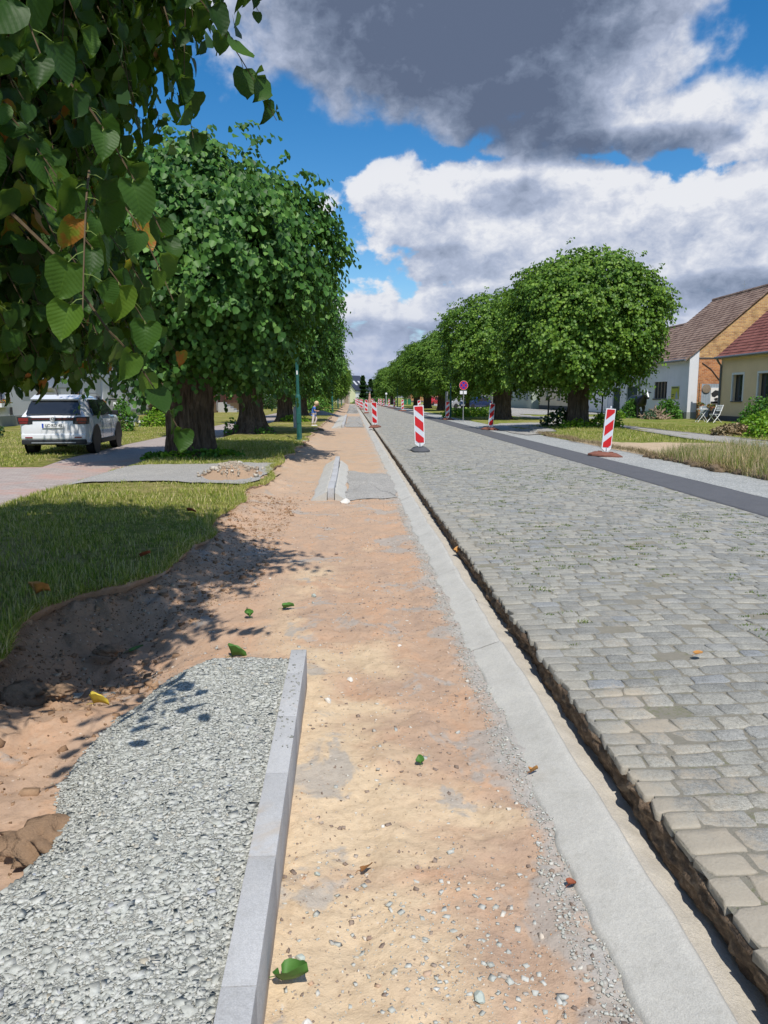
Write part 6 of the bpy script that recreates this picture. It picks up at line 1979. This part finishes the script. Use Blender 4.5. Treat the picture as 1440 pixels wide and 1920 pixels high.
# ------------------------------------------------------------------ cars
M['car_white'] = simple("white_car_paint", (.76, .77, .79), .22, .5, var=.01, coat=.6)
M['car_blue'] = simple("dark_blue_car_paint", (.015, .03, .09), .2, .5, var=.02, coat=.6)
M['car_silver'] = simple("silver_car_paint", (.45, .46, .48), .25, .5, metal=.4, var=.02, coat=.5)
M['car_red'] = simple("red_car_paint", (.42, .02, .025), .25, .5, var=.02, coat=.5)
M['car_glass'] = mat_glass("car_glass", (.012, .014, .017), .06)
M['tail_red'] = simple("tail_lamp_red", (.22, .012, .015), .15, .5, var=.05, coat=.5)
M['rim'] = simple("dark_rim", (.05, .05, .055), .35, .5, metal=.5)
M['trim_black'] = simple("black_trim", (.02, .021, .023), .55, .4)

def car_body(parent, paint, L=4.1, W=1.76, H=1.55):
    """compact crossover; local y forward, origin at the middle of the rear edge on the ground"""
    # stations: y, half width scale, sill z, belt z, roof z, roof half width
    st = [(0.00, .80, .46, .80, .86, .66), (.03, .90, .34, .88, .97, .78), (.10, .955, .28, .92, 1.02, .80), (.22, .98, .25, .95, 1.24, .74), (.42, .995, .24, .97, 1.47, .68),
          (.62, 1.0, .24, .97, 1.535, .67), (1.2, 1.0, .24, .96, 1.56, .67), (1.8, 1.0, .24, .95, 1.555, .67), (2.3, 1.0, .24, .94, 1.52, .665), (2.62, 1.0, .24, .93, 1.40, .68),
          (2.95, 1.0, .24, .94, 1.15, .73), (3.15, .995, .24, .95, 1.00, .78), (3.5, .98, .25, .90, .955, .76), (3.85, .92, .28, .82, .87, .70), (4.02, .82, .34, .70, .76, .60), (4.10, .70, .42, .58, .62, .5)]
    hw = W / 2; rows = []
    for y, ws, sl, be, ro, rw in st:
        y = y * L / 4.1; w = hw * ws; k = H / 1.56
        gl = be + (ro - be) * .80
        prof = [(0, sl), (w * .86, sl), (w * .965, sl + .06), (w, (sl + be) * .5 - .03), (w * .985, be - .05), (w * .965, be), (w * (.965 + (rw / ws - .965) * .88) if ro - be > .12 else w * .94, gl), (w * rw / ws * .93, ro - .035), (w * rw / ws * .78, ro), (0, ro + .018)]
        pts = [(x, y, z * k) for x, z in prof] + [(-x, y, z * k) for x, z in prof[1:-1]][::-1]
        rows.append(pts)
    n = len(rows[0]); m = MB()
    V = [p for r in rows for p in r]; Fp, Fg = [], []
    for i in range(len(rows) - 1):
        for j in range(n):
            f = (i * n + j, i * n + (j + 1) % n, (i + 1) * n + (j + 1) % n, (i + 1) * n + j)
            Fp.append(f)
    caps = [tuple(range(n))[::-1], tuple((len(rows) - 1) * n + k for k in range(n))]
    m.add(V, Fp, 0); m.add([], [], 0)
    m.f += caps; m.mi += [0, 0]
    o = m.build('body', [M[paint]], parent, smooth=True)
    return rows

def wheel(parent, x, y, r=.335, w=.21):
    m = MB(); s = 1 if x > 0 else -1
    m.lathe([(r * .62, -w / 2), (r * .93, -w / 2), (r, -w / 2 + .03), (r, w / 2 - .03), (r * .93, w / 2), (r * .62, w / 2)], (x, y, r), 32, axis='X')
    o = m.build('wheel', M['black_rubber'], parent, smooth=True)
    m = MB(); xf = x + s * (w / 2 + .004)
    for k in range(5):
        a = 2 * math.pi * k / 5
        d = Vector((0, math.cos(a), math.sin(a))); e = Vector((0, -math.sin(a), math.cos(a)))
        c = Vector((xf, y, r))
        m.add([c + d * .03 + e * .03, c + d * .03 - e * .03, c + d * r * .64 - e * .045, c + d * r * .64 + e * .045], [(0, 1, 2, 3)])
    m.lathe([(r * .60, 0), (r * .67, .002), (r * .67, -.02 * s)], (xf, y, r), 28, axis='X') if False else None
    m.lathe([(.05, -.01), (.06, .01)], (xf, y, r), 12, axis='X'); m.build('rim', M['rim'], o)

def text_mesh(s, size, name, mat, parent, loc, rot, extrude=.0015):
    cu = bpy.data.curves.new(name, 'FONT'); cu.body = s; cu.size = size; cu.extrude = extrude; cu.align_x = 'CENTER'; cu.align_y = 'CENTER'
    tmp = bpy.data.objects.new(name, cu); COL.objects.link(tmp)
    dg = bpy.context.evaluated_depsgraph_get(); dg.update()
    me = bpy.data.meshes.new_from_object(tmp.evaluated_get(dg)); bpy.data.objects.remove(tmp)
    me.materials.clear()
    o = link_mesh(name, me, mat, parent); o.location = loc; o.rotation_euler = rot
    return o

def hero_car():
    t = empty('parked_car', (-7.72, 19.75, .016), R(4.5)); tag(t, 'white compact crossover parked on the grass, seen from behind, plate LC RD 45', 'car')
    car_body(t, 'car_white')
    for x in (-.76, .76):
        for y in (.78, 3.33): wheel(t, x, y)
    def quad(name, pts, mat, par=t, th=.004):
        m = MB(); pts = [Vector(p) for p in pts]
        nrm = (pts[1] - pts[0]).cross(pts[2] - pts[0]).normalized()
        n = len(pts); V = [p + nrm * th for p in pts] + [p - nrm * th for p in pts]
        F = [tuple(range(n)), tuple(range(n, 2 * n))[::-1]] + [(i, (i + 1) % n, n + (i + 1) % n, n + i) for i in range(n)]
        m.add(V, F); return m.build(name, M[mat] if isinstance(mat, str) else mat, par)
    # rear window and spoiler
    quad('rear_window', [(-.67, .083, 1.045), (.67, .083, 1.045), (.62, .245, 1.29), (.555, .36, 1.405), (-.555, .36, 1.405), (-.62, .245, 1.29)], 'car_glass', th=.022)
    m = MB(); m.prism([(.26, 1.44), (.62, 1.552), (.62, 1.525), (.28, 1.405)], -.60, .60, 0, 'X'); m.build('spoiler', M['car_white'], t)
    m = MB(); m.tube([(0, .55, 1.56), (0, .42, 1.72)], .008, 5); m.lathe([(.03, 1.548), (.02, 1.58)], (0, .55, 0), 8); m.build('aerial', M['trim_black'], t)
    # light band with lamps at the ends
    m = MB(); m.box(-.60, .60, -.012, .08, .885, .965, bev=.008); lb = m.build('light_band', M['trim_black'], t)
    m = MB(); m.box(-.52, .52, -.018, -.0125, .925, .937); m.build('reflector_strip', M['tail_red'], lb)
    for s in (-1, 1):
        m = MB(); m.prism([(s * .50, .80), (s * .60, .79), (s * .86, .80), (s * .88, .985), (s * .60, .985), (s * .50, .965)], -.005, .16, 0, 'Y'); tl = m.build('tail_lamp', M['trim_black'], t)
        m = MB(); m.box(min(s * .60, s * .84), max(s * .60, s * .84), -.012, .0, .87, .96, bev=.004); m.build('lamp_lens', M['tail_red'], tl)
        m = MB(); m.box(min(s * .62, s * .82), max(s * .62, s * .82), -.012, .0, .815, .85, bev=.004); m.build('lamp_lens', M['tail_red'], tl)
        m = MB(); m.box(min(s * .52, s * .70), max(s * .52, s * .70), -.03, .05, .44, .475, bev=.006); m.build('rear_reflector', M['tail_red'], t)
    # round badge with the two letters
    m = MB(); m.lathe([(.060, -.022), (.062, -.013)], (0, 0, .925), 24, axis='Y'); bd = m.build('badge', M['trim_black'], t)
    m = MB(); n = 24
    for (r0, r1) in ((.050, .060),):
        V, F = [], []
        for k in range(n):
            a = 2 * math.pi * k / n; V += [(r0 * math.cos(a), -.0235, .925 + r0 * math.sin(a)), (r1 * math.cos(a), -.0235, .925 + r1 * math.sin(a))]
        for k in range(n): j = (k + 1) % n; F.append((2 * k, 2 * j, 2 * j + 1, 2 * k + 1))
        m.add(V, F)
    for pts in ([(-.020, .050), (0, .006), (.020, .050)], [(-.042, .022), (-.018, -.044), (0, -.004), (.018, -.044), (.042, .022)]):
        for p, q in zip(pts[:-1], pts[1:]):
            d = Vector((q[0] - p[0], 0, q[1] - p[1])).normalized(); e = Vector((-d.z, 0, d.x)) * .0045
            a = Vector((p[0], -.0235, .925 + p[1])); b = Vector((q[0], -.0235, .925 + q[1]))
            m.add([a + e, a - e, b - e, b + e], [(0, 1, 2, 3)])
    m.build('emblem', M['plain_white'], bd)
    # plate
    m = MB(); m.box(-.27, .27, -.03, -.012, .70, .82, bev=.003); pl = m.build('licence_plate', M['plain_white'], t)
    m = MB(); m.box(-.268, -.225, -.033, -.0305, .705, .815); m.build('euro_band', simple('plate_blue', (.02, .07, .45), .4, .4), pl)
    text_mesh('LC·RD 45', .105, 'plate_text', M['dark'], pl, (.025, -.032, .76), (R(90), 0, 0))
    text_mesh('T-CROSS', .05, 'model_lettering', M['metal'], t, (0, -.004, .655), (R(90), 0, 0))
    # lower black bumper with skid strip, arches
    m = MB(); m.box(-.80, .80, -.02, .14, .27, .40, bev=.03); bp = m.build('bumper', M['trim_black'], t)
    m = MB(); m.box(-.55, .55, -.03, -.021, .31, .335); m.build('skid_strip', M['metal'], bp)
    m = MB(); m.box(-.805, .805, -.012, .12, .402, .56, bev=.04); m.build('bumper_skin', M['car_white'], t)
    for s in (-1, 1):
        for y in (.78, 3.33):
            m = MB(); V, F = [], []
            for k in range(17):
                a = R(-8 + 196 * k / 16)
                for r_, dx in ((.36, .885), (.44, .895), (.36, .70)):
                    V.append((s * dx, y + r_ * math.cos(a), .335 + r_ * math.sin(a)))
            for k in range(16):
                F += [(3 * k, 3 * k + 1, 3 * k + 4, 3 * k + 3), (3 * k, 3 * k + 3, 3 * k + 5, 3 * k + 2)]
            # dark wheel housing behind the tyre
            m.add(V, F); m.lathe([(.365, -.004), (.365, .004)], (s * .884, y, .335), 24, axis='X'); m.build('wheel_arch', M['trim_black'], t)
        m = MB(); m.box(min(s * .86, s * .895), max(s * .86, s * .895), 1.2, 2.9, .24, .36, bev=.01); m.build('sill_trim', M['trim_black'], t)
        # side windows
        for (ya, yb, yc, yd, nm) in ((.62, 1.42, 1.42, .74, 'side_window'), (1.50, 2.36, 2.36, 1.50, 'side_window'), (2.42, 2.95, 2.42, 2.42, 'side_window')):
            xb, xt = s * .858, s * .675
            if ya < 2.4:
                quad(nm, [(xb, ya, 1.0), (xb, yb, 1.0), (s * .700, yc, 1.425), (s * .700, yd, 1.425)], 'car_glass', th=.016)
            else:
                quad(nm, [(xb, ya, 1.0), (xb, yb, 1.0), (s * .718, ya, 1.37)], 'car_glass', th=.016)
        m = MB(); m.tube([(s * .60, .75, 1.565), (s * .59, 1.0, 1.60), (s * .58, 2.2, 1.60), (s * .58, 2.45, 1.545)], .014, 6); m.build('roof_rail', M['metal'], t, smooth=True)
        m = MB(); m.box(min(s * .90, s * 1.06), max(s * .90, s * 1.06), 2.55, 2.66, .98, 1.12, bev=.03); m.box(min(s * .84, s * .92), max(s * .84, s * .92), 2.58, 2.63, .98, 1.02); m.build('wing_mirror', M['trim_black'], t)
        for y in (1.45, 2.45):
            m = MB(); m.box(min(s * .884, s * .888), max(s * .884, s * .888), y - .006, y + .006, .38, .97); m.build('door_gap', M['dark'], t)
            m = MB(); m.box(min(s * .88, s * .905), max(s * .88, s * .905), y - .24, y - .06, .83, .86, bev=.006); m.build('door_handle', M['car_white'], t)
    quad('windscreen', [(-.68, 3.02, 1.07), (.68, 3.02, 1.07), (.56, 2.45, 1.49), (-.56, 2.45, 1.49)], 'car_glass', th=.02)
    for x in (-.16, .20):
        m = MB(); m.lathe([(.05, 0), (.05, .004)], (x, 0, 0), 6) if False else None
hero_car()

def small_car(label, loc, rz, paint, L=4.0, H=1.48):
    t = empty('parked_car', loc, R(rz)); tag(t, label, 'car')
    car_body(t, paint, L, 1.72, H)
    k = L / 4.1
    for x in (-.75, .75):
        for y in (.76 * k, 3.3 * k): wheel(t, x, y, .31)
    for s in (-1, 1):
        for (ya, yb) in ((.62, 1.42), (1.5, 2.4)):
            m = MB(); m.add([(s * .842, ya * k, .97 * H / 1.56), (s * .842, yb * k, .97 * H / 1.56), (s * .695, yb * k, 1.42 * H / 1.56), (s * .695, (ya + .1) * k, 1.42 * H / 1.56)], [(0, 1, 2, 3)]); m.build('side_window', M['car_glass'], t)
        m = MB(); m.box(min(s * .5, s * .72), max(s * .5, s * .72), 3.93 * k, 4.03 * k, .60, .72, bev=.02); m.build('headlight', M['blind'], t)
        m = MB(); m.box(min(s * .6, s * .82), max(s * .6, s * .82), -.02, .05, .68, .86, bev=.02); m.build('tail_lamp', M['tail_red'], t)
    m = MB(); m.add([(-.68, 3.04 * k, 1.06 * H / 1.56), (.68, 3.04 * k, 1.06 * H / 1.56), (.56, 2.47 * k, 1.50 * H / 1.56), (-.56, 2.47 * k, 1.50 * H / 1.56)], [(0, 1, 2, 3)]); m.build('windscreen', M['car_glass'], t)
    m = MB(); m.box(-.26, .26, 4.09 * k, 4.12 * k, .42, .52); m.build('licence_plate', M['plain_white'], t)
small_car('dark blue small car parked beyond the right lindens', (15.8, 88.0, .16), 128, 'car_blue')
small_car('silver car parked behind the dark blue one', (15.3, 94.0, .16), 118, 'car_silver', 4.2, 1.55)
small_car('red car glimpsed between the dark right trunks', (14.6, 130.0, .16), 150, 'car_red')
def wheelie_bin(label, loc):
    t = empty('wheelie_bin', loc); tag(t, label, 'bin', 'green bins beyond the lindens')
    m = MB(); m.add([(-.24, -.24, .08), (.24, -.24, .08), (.24, .24, .08), (-.24, .24, .08), (-.29, -.30, .98), (.29, -.30, .98), (.29, .30, .98), (-.29, .30, .98)], [(3, 2, 1, 0), (4, 5, 6, 7), (0, 1, 5, 4), (1, 2, 6, 5), (2, 3, 7, 6), (3, 0, 4, 7)])
    gm = bpy.data.materials.get('bin_green') or simple('bin_green', (.02, .16, .07), .5, .4); m.build('body', gm, t)
    m = MB(); m.box(-.31, .31, -.34, .31, .985, 1.04, bev=.01); m.build('lid', gm, t)
    for s in (-1, 1):
        m = MB(); m.lathe([(.1, -.03), (.1, .03)], (s * .26, .27, .1), 14, axis='X'); m.build('wheel', M['black_rubber'], t)
wheelie_bin('green wheeled bin left of the dark right trunks', (9.4, 133, .15)); wheelie_bin('green wheeled bin right next to the first bin', (10.15, 133.2, .15))

# ------------------------------------------------------------------ front gardens on the left
def mailboxes():
    t = empty('mailbox_stand', (-11.3, 36.4, .01), R(10)); tag(t, 'grey mailbox stand with white name plates behind the white car', 'mailbox stand')
    mm = simple('mailbox_grey', (.20, .20, .19), .6, .4)
    for s in (-1, 1):
        m = MB(); m.box(s * .27 - .02, s * .27 + .02, -.02, .02, 0, 1.45); m.build('post', M['metal'], t)
    m = MB(); m.box(-.25, .25, -.1, .12, .62, 1.42, bev=.01); b = m.build('cabinet', mm, t)
    m = MB(); m.box(-.29, .29, -.15, .15, 1.422, 1.46, bev=.006); m.build('roof', mm, t)
    for x in (-.03, .13):
        m = MB(); m.box(x, x + .11, -.106, -.101, 1.08, 1.26); m.build('name_plate', M['plain_white'], b)
    for z in (.82, 1.04): 
        m = MB(); m.box(-.24, .24, -.104, -.1005, z, z + .008); m.build('flap_gap', M['dark'], b)
mailboxes()
for i, (x, y, s, lab) in enumerate([(-10.55, 39.3, 1.0, 'white stone mushroom ornament on the lawn, rightmost'), (-10.85, 39.0, .8, 'smaller round white ornament beside the stone mushroom')]):
    t = empty('garden_ornament', (x, y, .01)); tag(t, lab, 'garden ornament')
    m = MB(); m.lathe([(.10 * s, 0), (.09 * s, .1 * s), (.07 * s, .25 * s)], seg=14); m.build('stem', M['plain_white'], t, smooth=True)
    m = MB(); m.lathe([(.24 * s, .25 * s), (.25 * s, .29 * s), (.19 * s, .38 * s), (.05 * s, .43 * s)], seg=18); m.build('cap', M['white_stone'], t, smooth=True)
t = empty('wheelbarrow_planter', (-11.2, 38.6, .01)); tag(t, 'low white and blue planter among plants in the front garden', 'planter')
m = MB(); m.add([(-.25, -.2, .25), (.25, -.2, .25), (.25, .2, .25), (-.25, .2, .25), (-.36, -.26, .55), (.36, -.26, .55), (.36, .26, .55), (-.36, .26, .55)], [(3, 2, 1, 0), (0, 1, 5, 4), (1, 2, 6, 5), (2, 3, 7, 6), (3, 0, 4, 7)]); m.build('tray', M['blue_grey'], t)
for s in (-1, 1):
    m = MB(); m.tube([(s * .2, -.15, 0), (s * .22, -.15, .3)], .02, 6); m.build('leg', M['white_plastic'], t)
V, F, uv = leaf_blob(.3, .25, .25, 160, .08, 77); np_mesh('plants', V + np.array([0, 0, .52]), F, M['lime'], t)

# ------------------------------------------------------------------ skinned figures
def skin_figure(name, verts, edges, radii, mat, parent=None, sub=2, root=0):
    me = bpy.data.meshes.new(name); me.from_pydata(verts, edges, [])
    o = bpy.data.objects.new(name, me); COL.objects.link(o)
    md = o.modifiers.new('skin', 'SKIN')
    sk = me.skin_vertices[0].data if me.skin_vertices else None
    if sk is None:
        bm = bmesh.new(); bm.from_mesh(me); bm.verts.layers.skin.verify(); bm.to_mesh(me); bm.free(); sk = me.skin_vertices[0].data
    for i, r in enumerate(radii):
        sk[i].radius = (r, r) if not hasattr(r, '__len__') else r
        sk[i].use_root = (i == root)
    md.use_smooth_shade = True
    sb = o.modifiers.new('sub', 'SUBSURF'); sb.levels = sub; sb.render_levels = sub
    dg = bpy.context.evaluated_depsgraph_get(); dg.update()
    me2 = bpy.data.meshes.new_from_object(o.evaluated_get(dg))
    bpy.data.objects.remove(o)
    me2.materials.clear()
    return link_mesh(name, me2, mat, parent, True)

def child():
    """child of about 1.2 m, facing the trench (+x), head bowed over a phone, one knee forward"""
    t = empty('person', (-1.84, 36.4, .13), R(-6)); tag(t, 'child in a blue T-shirt and white trousers looking down at a phone', 'person')
    skin = simple('skin', (.56, .34, .25), .6, .3, var=.04)
    v = [(0, 0, .60), (-.005, 0, .72), (.015, 0, .86), (.045, 0, .925),   # pelvis, waist, chest, shoulders base
         (.075, 0, .975), (.105, 0, 1.015),                                  # neck
         (.0, .062, .58), (.11, .075, .33), (.015, .08, .07), (.09, .08, .035), # left leg (knee forward)
         (.0, -.062, .58), (-.03, -.07, .31), (-.07, -.07, .06), (.02, -.075, .03), # right leg
         (.04, .125, .90), (.06, .165, .74), (.20, .10, .71), (.245, .07, .72),     # left arm
         (.04, -.125, .90), (.06, -.165, .74), (.20, -.08, .71), (.245, -.05, .72)]
    e = [(0, 1), (1, 2), (2, 3), (3, 4), (4, 5), (0, 6), (6, 7), (7, 8), (8, 9), (0, 10), (10, 11), (11, 12), (12, 13), (3, 14), (14, 15), (15, 16), (16, 17), (3, 18), (18, 19), (19, 20), (20, 21)]
    r = [.085, .078, .085, .06, .035, .036, .065, .044, .028, .022, .065, .044, .028, .022, .036, .027, .019, .016, .036, .027, .019, .016]
    # five fingers on each hand, curled round the phone
    for s, hb in ((1, 17), (-1, 21)):
        hx, hy, hz = v[hb]
        for k in range(4):
            b = len(v); dz = -.015 + k * .010; ln = (.030, .036, .034, .027)[k]
            v += [(hx + .012, hy - s * .004, hz + dz), (hx + .012 + ln * .6, hy - s * .012, hz + dz), (hx + .010 + ln * .7, hy - s * (.012 + ln * .7), hz + dz)]
            e += [(hb, b), (b, b + 1), (b + 1, b + 2)]; r += [.0065, .0055, .0045]
        b = len(v); v += [(hx - .002, hy - s * .012, hz + .022), (hx + .014, hy - s * .028, hz + .032)]; e += [(hb, b), (b, b + 1)]; r += [.007, .005]
    body = skin_figure('body', v, e, r, skin, t)
    # head with face, part of the same flesh: bowed forward
    hm = MB(); bm = bmesh.new(); bmesh.ops.create_uvsphere(bm, u_segments=24, v_segments=18, radius=.5)
    for q in bm.verts:
        x, y, z = q.co
        c = Vector((x * .205, y * .165, z * .225))
        if z < 0: c.x *= 1 + .05 * z; c.y *= 1 + .45 * z
        if x > .3: c.x += .012 * math.exp(-((z + .05) / .10) ** 2 - (y / .08) ** 2) * 2          # nose
        if x > .2: c.x -= .008 * math.exp(-((z - .06) / .07) ** 2) * (math.exp(-((abs(y) - .18) / .09) ** 2))   # eye sockets
        q.co = c
    bmesh.ops.transform(bm, matrix=Matrix.Translation((.135, 0, 1.075)) @ Matrix.Rotation(R(34), 4, 'Y'), verts=bm.verts)
    me = bpy.data.meshes.new('head'); bm.to_mesh(me); bm.free()
    head = link_mesh('head', me, skin, t, True)
    mt = Matrix.Translation((.135, 0, 1.075)) @ Matrix.Rotation(R(34), 4, 'Y')
    for s in (1, -1):
        b = MB(); b.lathe([(.002, .098), (.009, .0995), (.002, .101)], (0, 0, 0), 8, axis='X'); 
        b.v = [tuple(mt @ Vector((p[0], p[1] + s * .033, p[2] + .012))) for p in b.v]; b.build('eye', M['dark'], head)
        b = MB(); b.tube([mt @ Vector((-.005, s * .080, .03)), mt @ Vector((.008, s * .092, .008)), mt @ Vector((.0, s * .082, -.02))], .010, 6); b.build('ear', skin, head, smooth=True)
    b = MB(); b.tube([mt @ Vector((.092, -.022, -.052)), mt @ Vector((.098, 0, -.050)), mt @ Vector((.092, .022, -.052))], .004, 5); b.build('mouth', simple('lips', (.42, .16, .13), .6, .3), head)
    # hair
    rg = np.random.default_rng(3); bm = bmesh.new(); bmesh.ops.create_uvsphere(bm, u_segments=28, v_segments=20, radius=.5)
    for q in list(bm.verts):
        x, y, z = q.co
        d = 1 + .07 * float(vnoise(x * 6 + 3, y * 6 + z * 4, 2, 3, 5)) * 2
        q.co = Vector((x * .225 - .010, y * .185, z * .235 + .010)) * d
    kill = [q for q in bm.verts if q.co.x > .052 and q.co.z < .062 or q.co.z < -.085]
    bmesh.ops.delete(bm, geom=kill, context='VERTS')
    bmesh.ops.transform(bm, matrix=mt, verts=bm.verts)
    me = bpy.data.meshes.new('hair'); bm.to_mesh(me); bm.free()
    link_mesh('hair', me, simple('blond_hair', (.62, .47, .27), .6, .4, var=.15, nscale=40), t, True)
    # clothes
    sv = [(0, 0, .60), (-.008, 0, .72), (.012, 0, .86), (.035, 0, .925), (.04, .125, .905), (.055, .158, .79), (.04, -.125, .905), (.055, -.158, .79), (-.01, 0, .53)]
    skin_figure('t_shirt', sv, [(0, 1), (1, 2), (2, 3), (3, 4), (4, 5), (3, 6), (6, 7), (0, 8)], [.115, .105, .108, .075, .056, .050, .056, .050, .118], simple('blue_cotton', (.07, .17, .50), .9, .1, var=.08, nscale=18), t)
    pv = [(0, 0, .60), (0, .062, .56), (.11, .075, .34), (.018, .08, .10), (0, -.062, .56), (-.03, -.07, .33), (-.068, -.07, .10)]
    skin_figure('trousers', pv, [(0, 1), (1, 2), (2, 3), (0, 4), (4, 5), (5, 6)], [.098, .080, .060, .046, .080, .060, .046], simple('white_cotton', (.68, .60, .58), .9, .1, var=.05, nscale=18), t)
    for s, x, y in ((1, .04, .08), (-1, -.04, -.072)):
        b = MB(); b.box(x - .07, x + .11, y - .036, y + .036, -.012, .055, bev=.022); b.build('shoe', M['white_plastic'], t, smooth=True)
    p = empty('mobile_phone', (-1.84 + .268, 36.385, .13 + .735)); tag(p, 'dark phone held in both hands by the child', 'phone')
    b = MB(); b.box(-.006, .006, -.075, .075, -.036, .036, bev=.003); ph = b.build('case', M['black_metal'], p)
    b = MB(); b.box(-.0085, -.0065, -.069, .069, -.031, .031); b.build('screen', M['glass'], p)
child()

def cow():
    t = empty('cow_statue', (18.75, 49.0, .13), R(-84)); tag(t, 'life-sized black cow figure with a white blaze, standing between the bushes', 'cow statue')
    blk = simple('black_gloss', (.012, .013, .018), .35, .5, var=.1)
    # local +x is forward
    v = [(0, 0, .98), (.35, 0, .97), (.62, 0, .98), (-.35, 0, 1.0), (-.62, 0, 1.02), (-.75, 0, .98),
         (.82, 0, 1.16), (.98, 0, 1.34), (1.08, 0, 1.38), (1.24, 0, 1.22), (1.34, 0, 1.10),
         (.52, .17, .70), (.50, .18, .45), (.52, .18, .22), (.53, .18, .04), (.52, -.17, .70), (.50, -.18, .45), (.52, -.18, .22), (.53, -.18, .04),
         (-.62, .18, .74), (-.54, .19, .54), (-.68, .19, .34), (-.64, .19, .04), (-.62, -.18, .74), (-.54, -.19, .54), (-.68, -.19, .34), (-.64, -.19, .04),
         (-.84, 0, .92), (-.90, 0, .6), (-.90, 0, .36)]
    e = [(0, 1), (1, 2), (0, 3), (3, 4), (4, 5), (2, 6), (6, 7), (7, 8), (8, 9), (9, 10), (2, 11), (11, 12), (12, 13), (13, 14), (2, 15), (15, 16), (16, 17), (17, 18),
         (4, 19), (19, 20), (20, 21), (21, 22), (4, 23), (23, 24), (24, 25), (25, 26), (5, 27), (27, 28), (28, 29)]
    r = [(.30, .36), (.30, .34), (.27, .30), (.32, .37), (.27, .30), .17, .20, .15, .135, .095, .085, .12, .075, .055, .06, .12, .075, .055, .06, .15, .10, .06, .06, .15, .10, .06, .06, .05, .025, .05]
    skin_figure('body', v, e, r, blk, t)
    for s in (-1, 1):
        m = MB(); m.tube([(1.02, s * .12, 1.45), (.99, s * .22, 1.47), (.97, s * .36, 1.44)], [.03, .065, .015], 8); m.build('ear', blk, t, smooth=True)
        m = MB(); m.tube([(1.0, s * .07, 1.50), (1.01, s * .11, 1.58), (1.02, s * .10, 1.65)], [.03, .022, .006], 8); m.build('horn', M['blind'], t, smooth=True)
        m = MB(); m.lathe([(.004, -.015), (.02, 0), (.004, .015)], (1.16, s * .115, 1.36), 8, axis='Y'); m.build('eye', M['plain_white'], t)
    m = MB(); m.tube([(1.07, 0, 1.525), (1.18, 0, 1.42), (1.30, 0, 1.255), (1.36, 0, 1.185)], [.05, .055, .05, .04], 10); m.build('white_blaze', M['plain_white'], t, smooth=True)
cow(); bpy.data.objects['cow_statue'].scale = (1.15, 1.15, 1.15)

def root_pile():
    t = empty('root_pile', (18.95, 46.4, .13)); tag(t, 'pile of dry brown roots in front of the cow figure', 'root pile')
    rd = random.Random(9); m = MB()
    for k in range(150):
        a = rd.uniform(0, 6.28); q = rd.random() ** .6; x = math.cos(a) * q * .85; y = math.sin(a) * q * .6; z = (1 - q) * .80 * rd.random() + .05
        d = Vector((rd.gauss(0, 1), rd.gauss(0, 1), rd.gauss(0, .5))).normalized(); p = Vector((x, y, z)); pts = [p]
        for s in range(4):
            d = (d + Vector((rd.gauss(0, .4), rd.gauss(0, .4), rd.gauss(0, .35)))).normalized(); pts.append(pts[-1] + d * .11)
        r0 = rd.uniform(.02, .06); m.tube([(p.x, p.y, max(.02, p.z)) for p in pts], [r0, r0 * .9, r0 * .8, r0 * .6, r0 * .3], 6)
    m.build('roots', M['root2'] if 'root2' in M else simple('dry_wood', (.33, .25, .18), .9, .15, var=.3, nscale=8, bump=.6), t, smooth=True)
root_pile()
